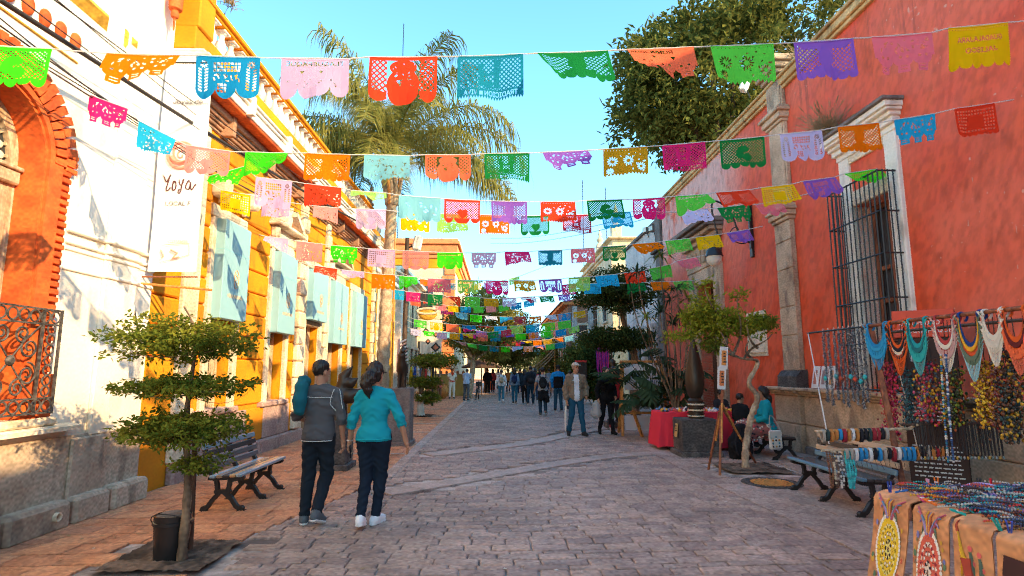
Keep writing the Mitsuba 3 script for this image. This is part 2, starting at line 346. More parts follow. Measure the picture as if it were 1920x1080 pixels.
def red_wall(p, n, uv):
    big, mid = fbm(p.y * 0.55 + 3, p.z * 0.55, p.x, 3), fbm(p.y * 3.4 + 1.5 * p.z, p.z * 2.0, p.x, 5)
    c = mix(mix((0.62, 0.070, 0.018), (0.66, 0.092, 0.050), smoothstep(2.2, 5.0, p.z)), (0.68, 0.105, 0.045), smoothstep(0.35, 0.65, mid))  # upper wall pinker with height: sky sheen painted into the colour
    c = mix(c, (0.70, 0.16, 0.10), 0.6 * smoothstep(0.47, 0.68, big))
    pale_zone = smoothstep(13.2, 15.6, p.y) * smoothstep(4.6, 6.2, p.z) * smoothstep(0.30, 0.55, fbm(p.y * 1.7, p.z * 1.7, 4.4, 3))  # paler pink patches towards the far upper wall
    c = mix(c, (0.70, 0.45, 0.40), 0.85 * pale_zone)
    streak = fbm(p.y * 5 + p.z * 1.1, p.z * 3.4, p.x, 4)
    c = mix(c, (0.23, 0.045, 0.022), 0.32 * smoothstep(0.60, 0.80, streak))
    c = c * (0.86 + 0.22 * smoothstep(0.25, 0.7, fbm(p.y * 15 + 5 * p.z, p.z * 9, p.x + 3, 4)))
    drip = smoothstep(0.56, 0.74, fbm(p.y * 13, p.z * 0.7, 5.5, 3)) * smoothstep(5.2, 7.6, p.z) * 0.55
    c = mix(c, (0.24, 0.06, 0.04), dr.maximum(drip, 0.6 * smoothstep(1.6, 0.2, p.z + 1.6 * (mid - 0.5))))
    return mix(c, (0.70, 0.42, 0.32), 0.6 * smoothstep(0.80, 0.86, noise(p.y * 21, p.z * 15, 9.7) * (0.55 + 0.65 * big)))
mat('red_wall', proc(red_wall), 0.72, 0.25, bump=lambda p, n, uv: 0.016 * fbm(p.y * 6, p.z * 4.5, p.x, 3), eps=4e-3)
def paving(p, n, uv):
    i = dr.minimum(row(uv), len(PAL) - 1)
    sx, sy = 0.36 + 0.25 * uv.y, 0.19 + 0.25 * uv.y
    r = dr.floor(p.y / sy)
    u = p.x / sx + 0.5 * (r - 2 * dr.floor(r / 2)) + 0.2 * mikit.cell_rand(r)
    fu, fv = u - dr.floor(u), p.y / sy - r
    e = dr.minimum(dr.minimum(fu, 1 - fu) * sx, dr.minimum(fv, 1 - fv) * sy)
    c = mix(get3(PTAB, i, 0), get3(PTAB, i, 3), mikit.cell_rand(dr.floor(u), r)) * (0.8 + 0.4 * noise(p.x * 6, p.y * 6))
    return mix((0.105, 0.085, 0.075), c, smoothstep(0.005, 0.013, e))
mat('paving', proc(paving), 0.7, 0.3)
FARP = {'far_setts': ('sett0', 0.0), 'far_tiles': ('tile1', 0.5), 'far_slabs': ('slab0', 0.9)}

# ================================================================== ground
LX, RX = -4.72, 6.21          # facade lines
def kerb_x(y): return -1.78 if y > 8.6 else -1.78 - 0.72 * min(1.0, (8.6 - y) / 2.9)
def right_x(y): return 3.05 + 0.25 * min(1.0, max(0.0, (9.5 - y) / 5))
struct('ground', sheet(-400, 400, -200, 1200, -0.05), 'far_setts', label='ground under the town reaching to the horizon')
street = struct('street', sheet(-14, 16, -14, 140, -0.012), 'grout', label='pedestrian street of grey pink stone setts running away between the houses')
walk_l = struct('left_pavement', None, None, label='terracotta tiled pavement along the yellow house')
walk_r = struct('right_pavement', None, None, label='grey stone slab pavement along the red house')
PITS = [(-3.30, -2.45, 4.95, 5.78), (3.72, 4.72, 9.2, 10.15), (-3.35, -2.35, 20.1, 21.0)]
def in_pit(x0, x1, y0, y1): return any(x1 > a and x0 < b and y1 > c and y0 < d for a, b, c, d in PITS)
B1 = np.array([GZ(*q)[:2] for q in ((720, 925), (878, 899), (1003, 877), (1111, 860), (1190, 852), (1262, 850))])
B2 = np.array([GZ(*q)[:2] for q in ((800, 853), (836, 849), (975, 833), (1100, 808), (1180, 797), (1260, 786))])
bandline = [LineString(B1).buffer(0.2, cap_style=2), LineString(B2).buffer(0.24, cap_style=2)]
bandall = unary_union(bandline)
def pave(owner, name, mats, xl, xr, y0, y1, rows, lens, jx, jy, top, wob, avoid_band=False, limit=296, skew=0.0):
    r = np.random.default_rng(len(name) + 3); pieces = []
    y, row = y0, 0
    while y < y1:
        h = rows[row % len(rows)] * r.uniform(0.92, 1.08)
        x = xl(y) + 0.004 - r.uniform(0, 0.1)
        x = max(x, xl(y))
        off = r.uniform(0.3, 1.0) if row % 2 else 1.0
        while x < xr(y) - 0.05:
            w = min(r.uniform(*lens) * off, xr(y) - x); off = 1.0
            if xr(y) - (x + w) < 0.09: w = xr(y) - x
            sk = lambda xx: 0.05 * math.sin(xx * 1.3 + y * 0.8) + skew * xx
            if not in_pit(x + 0.02, x + w - 0.02, y + 0.02, y + h - 0.02):
                c = (x + w / 2, y + h / 2 + sk(x + w / 2))
                if not (avoid_band and bandall.intersects(sbox(x, c[1] - h / 2, x + w, c[1] + h / 2))):
                    q = np.array([[x + jx / 2, y + jy / 2 + sk(x)], [x + w - jx / 2, y + jy / 2 + sk(x + w)], [x + w - jx / 2, y + h - jy / 2 + sk(x + w)], [x + jx / 2, y + h - jy / 2 + sk(x)]])
                    q += r.uniform(-wob, wob, q.shape)
                    d = math.hypot(c[0], c[1]); z = top + r.uniform(-0.003, 0.003)
                    fr = np.abs(c[0] * 1060 / max(c[1], .1)) < 1050 + 0 * d and c[1] > 3.9
                    m = stone_top(q, -0.05, z, 0.012 if wob > 0.004 else 0.006)
                    if wob > 0.004:
                        m.vertices[:, 2] += np.where(m.vertices[:, 2] > -0.04, r.uniform(-0.0015, 0.0015, len(m.vertices)), 0)
                    pieces.append((0 if fr else 1, d, m, mats[r.integers(len(mats))]))
            x += w
        y += h; row += 1
    pieces.sort(key=lambda t: (t[0], t[1]))
    for _, _, m, mt in pieces[:limit]: part(owner, name, m, mt)
    for mt in mats:
        rest = [m for _, _, m, k in pieces[limit:] if k == mt]
        if rest: part(owner, name + 's_beyond', cat(rest), mt, kind='stuff')
pave(street, 'sett', ['sett0', 'sett1', 'sett2'], kerb_x, right_x, 3.4, 27, (0.165, 0.155, 0.095, 0.16, 0.17, 0.10), (0.22, 0.42), 0.014, 0.014, 0.010, 0.005, True)
pave(walk_l, 'tile', ['tile0', 'tile1', 'tile2'], lambda y: LX, kerb_x, 3.4, 22, (0.31, 0.30), (0.36, 0.50), 0.010, 0.012, 0.010, 0.003)
pave(walk_r, 'slab', ['slab0', 'slab1'], right_x, lambda y: RX, 3.4, 24, (0.42, 0.5), (0.45, 0.85), 0.012, 0.014, 0.010, 0.004)
for bl in (B1, B2):
    wd = 0.19 if bl is B1 else 0.23
    s = spline(np.c_[bl, np.zeros(len(bl))], 14)[:, :2]
    t = np.gradient(s, axis=0); t /= np.linalg.norm(t, axis=1, keepdims=True); nn = np.c_[-t[:, 1], t[:, 0]]
    for i in range(len(s) - 1):
        a, b = s[i] + 0.006 * t[i], s[i + 1] - 0.006 * t[i + 1]
        part(street, 'band_slab', stone_top([a - nn[i] * wd, b - nn[i + 1] * wd, b + nn[i + 1] * wd, a + nn[i] * wd], -0.05, 0.012, 0.006), 'band')
# kerb line and the pale strips across the left pavement
for y in np.arange(9.0, 40, 1.0):
    part(street, 'kerb_stone', stone_top([(-1.80, y), (-1.62, y), (-1.62, y + 0.985), (-1.80, y + 0.985)], -0.05, 0.020, 0.008), 'band' if y > 10 else 'slab0')
for y in (11.4, 13.1, 15.2, 17.6, 20.4, 24.0):
    part(walk_l, 'pale_strip', bb(LX + 0.9, -1.83, y, y + 0.09, -0.04, 0.0195), 'band')
part(street, 'far_paving', sheet(-1.78, 3.05, 27.1, 138, 0.004), 'far_setts')
part(walk_l, 'far_paving', sheet(-14, -1.8, 22.2, 138, 0.002), 'far_tiles')
part(walk_r, 'far_paving', sheet(3.05, 16, 24.2, 138, 0.003), 'far_slabs')
def pit(a, b, c, d):
    n = 44; g = sheet(a - 0.01, b + 0.01, c - 0.01, d + 0.01, 0, n)
    g.vertices[:, 2] = -0.010 + 0.05 * meshkit.fbm(g.vertices * 7, 4) + 0.02 * meshkit.noise(g.vertices * 31)
    struct('tree_pit', g, 'earth', smooth=True, label='square of bare dark earth around a street tree')
for q in PITS: pit(*q)
mh = thing('manhole_cover', 'round iron manhole cover with a rusty grid set in the right pavement', 'manhole cover'); mc = GZ(1447, 905, .015)
part(mh, 'ring', lathe([(.30, 0), (.34, .004), (.40, .004), (.42, 0)], 32, mc), 'old_iron'); part(mh, 'plate', lathe([(.0, .001), (.30, .001)], 32, mc), 'cable')
for k in range(-4, 5):
    L_ = math.sqrt(.29 ** 2 - (k * .06) ** 2)
    part(mh, 'grid_bar', bx(mc + V(k * .06, 0, .004), (.022, 2 * L_, .008), .002), 'wood_orange'); part(mh, 'grid_bar', bx(mc + V(0, k * .06, .0035), (2 * L_, .022, .008), .002), 'wood_orange')
r = np.random.default_rng(31); lit = [GZ(r.uniform(150, 1500), r.uniform(800, 1070), .018) for _ in range(26)]
part(street, 'litter', cat([bx(c, (r.uniform(.01, .035), r.uniform(.01, .025), .003), 0, rotz(r.uniform(0, 3))) for c in lit]), 'paint', col=(.55, .52, .46), kind='stuff')
part(street, 'fallen_leaf', cat([bx(GZ(r.uniform(100, 700), r.uniform(830, 1070), .019), (.035, .016, .003), 0, rotz(r.uniform(0, 3)) @ roty(.2)) for _ in range(34)]), 'leaf_dry', kind='stuff')

# ================================================================== left: the white house
YZ = dict(ex=(0, 1, 0), ey=(0, 0, 1))
def wallpoly(poly, x_face, depth=0.4): return prism(poly, depth, O=(x_face - depth, 0, 0), **YZ)
ORANGE = (0.62, 0.115, 0.022)
wh = thing('white_house', 'cream white house with an orange brick arched window, leftmost in view', 'house')
YC, ZS, RIN, RMID, ROUT = 5.08, 3.78, 0.64, 0.86, 1.02
arch = [(YC - RIN, 1.14), (YC + RIN, 1.14)] + [(YC + RIN * math.cos(a), ZS + RIN * math.sin(a)) for a in np.linspace(0, math.pi, 25)]
face = sbox(-9, -1, 7.72, 9.6).difference(Polygon(arch))
part(wh, 'wall', wallpoly(face, LX, 0.45), 'white_wall')
part(wh, 'side_wall', bb(LX - 6, LX - 0.45, 7.5, 7.72, -1, 9.6), 'white_wall')
part(wh, 'roof', bb(LX - 8, LX + 0.25, -9, 7.82, 9.6, 9.9, 0.03), 'white_wall')
# reveal, jamb and bricks of the arch
rev = Polygon([(YC - RIN - .001, 1.14)] + [(YC + (RIN + .001) * math.cos(a), ZS + (RIN + .001) * math.sin(a)) for a in np.linspace(math.pi, 0, 25)] + [(YC + RIN + .001, 1.14)])
revin = Polygon([(YC - RIN + .03, 1.0)] + [(YC + (RIN - .03) * math.cos(a), ZS + (RIN - .03) * math.sin(a)) for a in np.linspace(math.pi, 0, 25)] + [(YC + RIN - .03, 1.0)])
part(wh, 'window_reveal', prism(rev.difference(revin), 0.40, O=(LX - 0.36, 0, 0), **YZ), 'orange_plaster')
jamb = unary_union([sbox(YC + s * (RIN + 0.09) - 0.09, 1.16, YC + s * (RIN + 0.09) + 0.09, ZS) for s in (-1, 1)])
arcring = Polygon([(YC + 0.70 * math.cos(a), ZS + 0.70 * math.sin(a)) for a in np.linspace(0, math.pi, 31)] + [(YC + RIN * math.cos(a), ZS + RIN * math.sin(a)) for a in np.linspace(math.pi, 0, 31)])
part(wh, 'window_surround', prism(unary_union([jamb, arcring]), 0.075, O=(LX - 0.001, 0, 0), **YZ), 'orange_plaster')
r = np.random.default_rng(11)
def vouss(r0, r1, n, proud, phase=0.0):
    for i in range(n):
        a0, a1 = (i + phase + 0.12) * math.pi / n, (i + phase + 0.88) * math.pi / n
        if a1 > math.pi: continue
        q = Polygon([(YC + rr * math.cos(a), ZS + rr * math.sin(a)) for rr, a in ((r0, a0), (r1, a0), (r1, a1), (r0, a1))])
        if q.bounds[2] < 4.4: continue
        m = prism(q.buffer(-0.006).buffer(0.006, quad_segs=1), proud + r.uniform(-.012, .012), O=(LX - 0.002, 0, 0), **YZ)
        part(wh, 'brick', m, 'orange_plaster')
vouss(0.71, 0.86, 26, 0.085); vouss(0.865, 1.02, 27, 0.07, 0.3)
for k in range(27):
    z = 1.62 + k * 0.0805
    part(wh, 'brick', bb(LX - 0.002, LX + 0.06 + r.uniform(-.008, .008), YC + 0.825, YC + 0.965, z, z + 0.052, 0.006), 'orange_plaster')
part(wh, 'jamb_backing', bb(LX - 0.002, LX + 0.022, YC + 0.82, YC + 0.985, 1.60, ZS + 0.03), 'orange_plaster')
for k in range(3):
    z = ZS - 0.02 + k * 0.08 - 0.2
    part(wh, 'brick', bb(LX - 0.002, LX + 0.068, YC + 0.87, YC + 1.03, z + .2, z + .2 + 0.05, 0.006), 'orange_plaster')
part(wh, 'jamb_foot', bb(LX - 0.002, LX + 0.05, YC + 0.82, YC + 1.06, 1.16, 1.60, 0.01), 'orange_plaster')
# the window itself
win = part(wh, 'window', prism(revin, 0.012, O=(LX - 0.30, 0, 0), **YZ), 'glass')
fr = revin.difference(affinity.scale(revin, 0.86, 0.95, origin=(YC, 2.4)))
part(win, 'frame', prism(fr, 0.07, O=(LX - 0.30, 0, 0), **YZ), 'wood_pale')
part(win, 'transom', bb(LX - 0.28, LX - 0.17, YC - 0.6, YC + 0.6, 3.50, 3.64, 0.015), 'wood_pale')
part(win, 'transom', bb(LX - 0.28, LX - 0.14, YC - 0.6, YC + 0.6, 3.64, 3.68, 0.008), 'wood_pale')
for i in range(13):
    a = math.pi * (i + 0.5) / 13
    part(win, 'fanlight_bar', bar((LX - 0.27, YC + 0.14 * math.cos(a), 3.72 + 0.14 * math.sin(a)), (LX - 0.27, YC + 0.56 * math.cos(a), 3.72 + 0.56 * math.sin(a)), 0.016, 0.03), 'wood_pale')
for rr in (0.14, 0.36, 0.56):
    part(win, 'fanlight_arc', tube([(LX - 0.27, YC + rr * math.cos(a), 3.72 + rr * math.sin(a)) for a in np.linspace(0, math.pi, 19)], 0.013, 6), 'wood_pale')
for i in range(13):
    a = math.pi * (i + 0.5) / 13
    c = (LX - 0.262, YC + 0.44 * math.cos(a), 3.72 + 0.44 * math.sin(a))
    part(win, 'fan_petal', ball(c, (0.008, 0.042, 0.042), 1), 'paint', col=(0.62, 0.56, 0.46), smooth=True)
for i, (y0, y1) in enumerate(((YC - .58, YC - .30), (YC - .29, YC - .01), (YC + .01, YC + .29), (YC + .31, YC + .58))):
    part(win, 'shutter', bb(LX - 0.28, LX - 0.235, y0, y1, 1.2, 3.5, 0.008), 'wood_pale')
    for z0, z1 in ((1.3, 2.0), (2.08, 2.75), (2.83, 3.42)):
        part(win, 'shutter_panel', bb(LX - 0.232, LX - 0.218, y0 + 0.05, y1 - 0.05, z0, z1, 0.01), 'wood_pale')
part(wh, 'sill', bb(LX - 0.3, LX + 0.10, YC - 0.9, YC + 1.10, 1.075, 1.16, 0.02), 'stone_pale')
led = prism(Polygon([(0, 0), (0.15, 0.02), (0.15, 0.065), (0.06, 0.085), (0, 0.085)]), 2.6, O=(LX, 6.45, 0.985), ex=(1, 0, 0), ey=(0, 0, 1))
part(wh, 'ledge', led, 'stone_pale')
# ornaments
for i in range(7):
    a = 0.0 + i
    c = (LX + 0.012, 5.93 - 0.212 * i, 5.24)
    part(wh, 'oval_boss', ball(c, (0.055, 0.062, 0.105), 3), 'orange_plaster', smooth=True)
def stud(y0, y1, z0, z1, h):
    yc0, yc1, zc = min(y0 + (z1 - z0) / 2, (y0 + y1) / 2), max(y1 - (z1 - z0) / 2, (y0 + y1) / 2), (z0 + z1) / 2
    v = [(LX, y0, z0), (LX, y1, z0), (LX, y1, z1), (LX, y0, z1), (LX + h, yc0, zc), (LX + h, yc1, zc)]
    return trimesh.Trimesh(v, [[0, 1, 5], [0, 5, 4], [1, 2, 5], [2, 3, 4], [2, 4, 5], [3, 0, 4]], process=False)
part(wh, 'long_stud', stud(4.4, 6.40, 5.66, 5.88, 0.09), 'ochre_plaster')
part(wh, 'diamond_stud', stud(6.70, 6.95, 5.66, 5.90, 0.09), 'ochre_plaster')
part(wh, 'thin_stud', bb(LX, LX + 0.02, 4.4, 6.0, 5.02, 5.035), 'ochre_plaster')
pil = [(-0.001, 6.72, 7.36, 0.055)]
part(wh, 'pilaster', bb(LX - 0.002, LX + 0.05, 6.74, 7.34, 0.9, 9.5, 0.012), 'white_wall')
for dz, t in ((0.0, 0.05), (-0.13, 0.035), (-0.20, 0.02), (-0.42, 0.025)):
    z = 3.14 + dz
    part(wh, 'string_course', cat(bb(LX - .002, LX + t, 6.12, 6.72, z, z + 0.035, 0.008), bb(LX - .002, LX + t + 0.052, 6.72, 7.36, z, z + 0.035, 0.008), bb(LX - .002, LX + t, 7.36, 7.72, z, z + 0.035, 0.008)), 'white_wall')
part(wh, 'rough_dado', wallpoly(sbox(-8, 0, 7.72, 0.93), LX + 0.035, 0.1), 'stone_plinth')
part(wh, 'dado_pier', bb(LX + 0.034, LX + 0.075, 6.46, 6.98, 0.0, 0.90, 0.02), 'stone_plinth')
for y0, y1 in ((3.2, 4.55), (4.6, 5.55), (5.6, 6.40), (6.45, 7.01), (7.06, 7.74)):
    m = bx((0, 0, 0), (0.20, y1 - y0, 0.30), 0.04)
    part(wh, 'plinth_block', move(m, (LX + 0.09, (y0 + y1) / 2, 0.13)), 'stone_plinth')
part(wh, 'drain_pipe', cat(lathe([(0.034, 0), (0.045, 0), (0.045, 0.05), (0.034, 0.05), (0.032, -0.0)], 14).apply_transform(trimesh.transformations.rotation_matrix(math.pi / 2, [0, 1, 0])).apply_translation((LX + 0.178, 6.17, 0.15))), 'stone_pale')
pend = lathe([(0.001, -0.42), (0.012, -0.40), (0.016, -0.24), (0.045, -0.22), (0.055, -0.17), (0.04, -0.12), (0.085, -0.10), (0.095, 0.25), (0.12, 1.0), (0.001, 1.0)], 12)
part(wh, 'corner_pendant', move(pend, (LX + 0.16, 7.42, 6.75)), 'orange_plaster', smooth=35)
# wrought iron guard of the window
gd = thing('window_guard', 'black wrought iron scroll guard before the arched window of the white house', 'railing')
GX = LX + 0.13
for z in (2.25, 2.10, 1.36, 1.215):
    part(gd, 'rail', bb(GX - 0.008, GX + 0.008, 4.05, 6.04, z - 0.009, z + 0.009), 'old_iron')
for y in (4.1, 5.1, 5.80, 6.03):
    part(gd, 'post', bb(GX - 0.011, GX + 0.011, y - 0.011, y + 0.011, 1.2, 2.26), 'old_iron')
    part(gd, 'bracket', bb(LX - 0.01, GX, y - 0.01, y + 0.01, 2.24, 2.26), 'old_iron')
    part(gd, 'bracket', bb(LX - 0.01, GX, y - 0.01, y + 0.01, 1.205, 1.225), 'old_iron')
def ring(y, z, r, w=0.009): return tube([(GX, y + r * math.cos(a), z + r * math.sin(a)) for a in np.linspace(0, 2 * math.pi, 17)], w, 5)
for i in range(15):
    y = 4.12 + 0.131 * i
    part(gd, 'ring', ring(y, 2.175, 0.058), 'old_iron'); part(gd, 'ring', ring(y, 1.287, 0.058), 'old_iron')
for i in range(7): part(gd, 'ring', ring(5.915, 1.43 + 0.104 * i, 0.05), 'old_iron')
def spiral(y, z, r, a0, turns, s=1):
    t = np.linspace(0, 1, 26); a = a0 + s * t * turns * 2 * math.pi; rr = r * (1 - 0.78 * t)
    return tube(np.c_[np.full(26, GX), y + rr * np.cos(a), z + rr * np.sin(a)], 0.0105, 5)
for yc in (5.45,) + (4.6,):
    for sy in (-1, 1):
        for sz in (-1, 1):
            part(gd, 'scroll', spiral(yc + sy * 0.22, 1.73 + sz * 0.13, 0.115, math.pi / 2 + (0 if sy > 0 else 0.4), 1.6, sy * sz), 'old_iron')
            part(gd, 'scroll', spiral(yc + sy * 0.12, 1.73 + sz * 0.26, 0.085, -sz * math.pi / 2, 1.5, -sy * sz), 'old_iron')
            part(gd, 'brace', tube([(GX, yc + sy * 0.03, 1.73 + sz * 0.04), (GX, yc + sy * 0.16, 1.73 + sz * 0.2), (GX, yc + sy * 0.33, 1.73 + sz * 0.36)], 0.008, 5), 'old_iron')
    part(gd, 'rosette', ball((GX + 0.01, yc, 1.73), (0.03, 0.05, 0.055), 1), 'old_iron')

# ================================================================== left: the yellow house
yh = thing('yellow_house', 'ochre yellow house with blue box panels over its windows and a white balustrade', 'house')
YX = -4.78
WIN = [(9.33, 10.2), (11.77, 12.65), (13.9, 15.0), (15.75, 17.05), (18.1, 19.5)]
Y0, Y1 = 7.725, 21.4
holes = unary_union([sbox(a, 0.0 if i == 2 else 0.95, b, 4.15) for i, (a, b) in enumerate(WIN)])
part(yh, 'wall', wallpoly(sbox(Y0, -0.05, Y1, 7.0).difference(holes), YX, 0.4), 'yellow_wall')
part(yh, 'end_wall', bb(YX - 7, YX - 0.4, Y1 - 0.3, Y1, 0, 6.9), 'yellow_wall')
part(yh, 'flat_roof', bb(YX - 7, YX - 0.4, Y0, Y1 - 0.3, 6.3, 6.5), 'stone_grey')
segs = [(Y0 + 0.02, 8.45)] + [(WIN[i][1] + 0.17 if i >= 0 else 8.9, (WIN[i + 1][0] - 0.17) if i + 1 < len(WIN) else Y1 - 0.45) for i in range(-1, 5)]
segs[1] = (8.92, WIN[0][0] - 0.16)
PORT = [(13.24, 13.66), (15.22, 15.52)]
def clipseg(a, b):
    out = [(a, b)]
    for p, q in PORT + [(Y1 - 0.4, Y1 + 1)]:
        out = [z for x, y in out for z in (((x, min(y, p)), (max(x, q), y)) if x < q and y > p else ((x, y),))]
    return [(x, y) for x, y in out if y - x > 0.06]
for a, b in segs:
    for c, d in clipseg(a, b):
        for k in range(11):
            z0 = 0.99 + k * 0.425
            z1 = min(z0 + 0.40, 5.56)
            if z1 - z0 > .1: part(yh, 'course', bb(YX - 0.002, YX + 0.045, c, d, z0, z1, 0.02), 'yellow_wall')
for i, (a, b) in enumerate(WIN):
    for k in range(3):
        z0 = 4.39 + k * 0.425 if i not in (0, 1, 3) else 4.815 + k * .425
        if z0 < 5.3: part(yh, 'course', bb(YX - 0.002, YX + 0.045, a - 0.23, b + 0.23, z0, min(z0 + 0.40, 5.56), 0.02), 'yellow_wall')
# openings: jambs, lintels, leaves
for i, (a, b) in enumerate(WIN):
    zb = 0.0 if i == 2 else 0.95
    o = part(yh, 'doorway' if i == 2 else 'window', bb(YX - 0.34, YX - 0.30, a, b, zb, 4.15), 'wood_dark')
    for y0, y1 in ((a - 0.14, a + 0.0), (b - 0.0, b + 0.14)):
        part(o, 'jamb', bb(YX - 0.3, YX + 0.085, y0 - (0.002 if y0 < a else -0.002), y1, zb, 4.16, 0.015), 'stone_pale')
    part(o, 'lintel', bb(YX - 0.3, YX + 0.095, a - 0.2, b + 0.2, 4.16, 4.37, 0.015), 'stone_pale')
    n = 4
    for k in range(n):
        y0, y1 = a + 0.03 + (b - a - 0.06) * k / n, a + 0.03 + (b - a - 0.06) * (k + 1) / n - 0.012
        part(o, 'door_leaf' if i == 2 else 'shutter', bb(YX - 0.28 + 0.05 * (k % 2), YX - 0.22 + 0.05 * (k % 2), y0, y1, zb + 0.02, 4.1, 0.01), 'wood_pale')
    if i != 2:
        part(o, 'sill', bb(YX - 0.3, YX + 0.12, a - 0.26, b + 0.26, 0.90, 1.0, 0.02), 'stone_purple')
    # the pediments
    yc = (a + b) / 2
    if i in (1, 3):
        part(o, 'pediment_shelf', bb(YX, YX + 0.30, a - 0.32, b + 0.32, 4.62, 4.70, 0.02), 'stone_pale')
        part(o, 'pediment_frieze', bb(YX, YX + 0.11, a - 0.2, b + 0.2, 4.372, 4.62, 0.01), 'stone_pale')
        for s in (-1, 1):
            e = yc + s * (b - a + 0.64) / 2
            q = Polygon([(e, 4.70), (e - s * 0.62, 5.12), (e - s * 0.62, 5.0), (e - s * 0.18, 4.70)])
            part(o, 'raking_cornice', prism(q, 0.3, O=(YX, 0, 0), **YZ), 'stone_pale')
        part(o, 'keystone', lathe([(0.0, 0), (0.10, 0.05), (0.13, 0.2), (0.08, 0.32), (0.1, 0.4), (0.0, 0.52)], 10, (YX + 0.12, yc, 4.70)), 'stone_pale', smooth=40)
        for s in (-1, 1): part(o, 'console', bx((YX + 0.12, yc + s * (b - a + 0.3) / 2, 4.48), (0.18, 0.16, 0.28), 0.05), 'stone_pale')
    if i == 0:
        sc = spline([(0, a + .0, 4.42), (0, a + 0.1, 4.62), (0, a + .3, 4.52), (0, yc - .1, 4.64), (0, yc + .1, 4.64), (0, b - .3, 4.52), (0, b - .1, 4.62), (0, b, 4.42)], 30) + V(YX + 0.12, 0, 0)
        part(o, 'scroll_moulding', tube(sc, 0.065, 8), 'stone_pale', smooth=True)
        part(o, 'console', bx((YX + 0.16, a - 0.12, 4.66), (0.3, 0.24, 0.34), 0.05), 'stone_pale')
        part(o, 'console', bx((YX + 0.16, b + 0.12, 4.72), (0.3, 0.24, 0.30), 0.05), 'stone_pale')
    if i == 2:
        part(o, 'transom', bb(YX - 0.25, YX + 0.05, a, b, 2.72, 2.85, 0.02), 'wood_pale')
# rusticated portal columns and the end pilaster
for a, b in PORT + [(Y1 - 0.38, Y1 + 0.02)]:
    for k in range(14):
        z0 = 0.30 + k * 0.385
        w = 0.03 if k % 2 else 0.0
        if z0 < 5.6: part(yh, 'quoin', bb(YX - 0.002, YX + 0.15 - w, a + w, b - w, z0, min(z0 + 0.37, 5.62), 0.03), 'stone_pale')
part(yh, 'pilaster', bb(YX - 0.002, YX + 0.09, 8.47, 8.9, 0.3, 5.58, 0.02), 'stone_pale')
part(yh, 'pilaster_niche', bb(YX + 0.08, YX + 0.11, 8.52, 8.85, 2.1, 2.32, 0.01), 'stone_pale')
part(yh, 'pilaster_band', bb(YX - 0.002, YX + 0.13, 8.44, 8.93, 0.95, 1.06, 0.02), 'stone_pale')
# dado
edges = [8.5, 9.2, 10.95, 11.65, 13.4, 13.95]
for y0, y1, m in ((8.5, 9.28, 'stone_purple'), (9.29, 10.0, 'stone_purple'), (10.01, 10.9, 'stone_purple'), (10.91, 11.7, 'yellow_wall'), (11.71, 12.4, 'stone_purple'), (12.41, 13.1, 'stone_purple'), (13.11, 13.23, 'yellow_wall'), (15.54, 16.3, 'stone_purple'), (16.31, 17.2, 'stone_purple'), (17.21, 18.1, 'stone_purple'), (18.11, 18.7, 'yellow_wall'), (18.71, 19.6, 'stone_purple'), (19.61, 20.99, 'stone_purple')):
    part(yh, 'dado_slab', bb(YX - 0.002, YX + (0.055 if m == 'yellow_wall' else 0.07), y0, y1, 0.28, 0.895, 0.012), m)
for y0, y1 in ((8.5, 9.4), (9.41, 10.4), (10.41, 11.5), (11.51, 12.5), (12.51, 13.2), (13.21, 13.88), (15.02, 15.6), (15.61, 16.6), (16.61, 17.8), (17.81, 19.0), (19.01, 20.2), (20.21, 21.42)):
    part(yh, 'base_block', bb(YX - 0.002, YX + 0.13, y0, y1, -0.02, 0.27, 0.03), 'stone_purple')
# cornice and balustrade
def run(z0, z1, x1, y0=Y0, y1=Y1, ch=0.012): return bb(YX - 0.002, x1, y0, y1, z0, z1, ch)
for z0, z1, x in ((5.56, 5.62, YX + 0.07), (5.62, 5.68, YX + 0.11), (5.68, 5.73, YX + 0.15), (5.73, 5.79, YX + 0.19), (5.79, 5.90, YX + 0.25)):
    part(yh, 'cornice_moulding', run(z0, z1, x, Y0 - 0.0, Y1 + (x - YX)), 'cornice_brown')
part(yh, 'cornice_soffit', run(5.90, 5.95, YX + 0.46, Y0, Y1 + 0.46), 'orange_plaster')
for z0, z1, x in ((5.95, 6.10, YX + 0.49), (6.10, 6.16, YX + 0.53), (6.16, 6.21, YX + 0.57), (6.21, 6.26, YX + 0.50)):
    part(yh, 'corona', run(z0, z1, x, Y0, Y1 + (x - YX)), 'cornice_white')
for y in np.arange(9.2, 21, 1.72):
    part(yh, 'cornice_bracket', bb(YX - .002, YX + 0.60, y, y + 0.10, 5.935, 6.28, 0.01), 'cornice_white')
    part(yh, 'cornice_bracket', bb(YX - .002, YX + 0.285, y, y + 0.10, 5.55, 5.93, 0.01), 'cornice_brown')
part(yh, 'parapet_foot', run(6.26, 6.62, YX + 0.36), 'yellow_wall')
bal = lathe([(0.075, 0), (0.075, 0.04), (0.045, 0.06), (0.085, 0.16), (0.075, 0.24), (0.04, 0.34), (0.042, 0.40), (0.075, 0.42), (0.075, 0.47)], 10)
bd = shape(bal, 'cornice_white', smooth=40)
for k in range(42):
    y = 8.02 + k * 0.315
    part(yh, 'baluster', bd, None, M=T().translate([YX + 0.25, y, 6.62]))
    part(yh, 'baluster_cap', bx((YX + 0.25, y, 7.075), (0.2, 0.2, 0.03), 0.008), 'cornice_white')
part(yh, 'baluster_backing', bb(YX + 0.02, YX + 0.05, Y0, Y1, 6.62, 7.1), 'cornice_white')
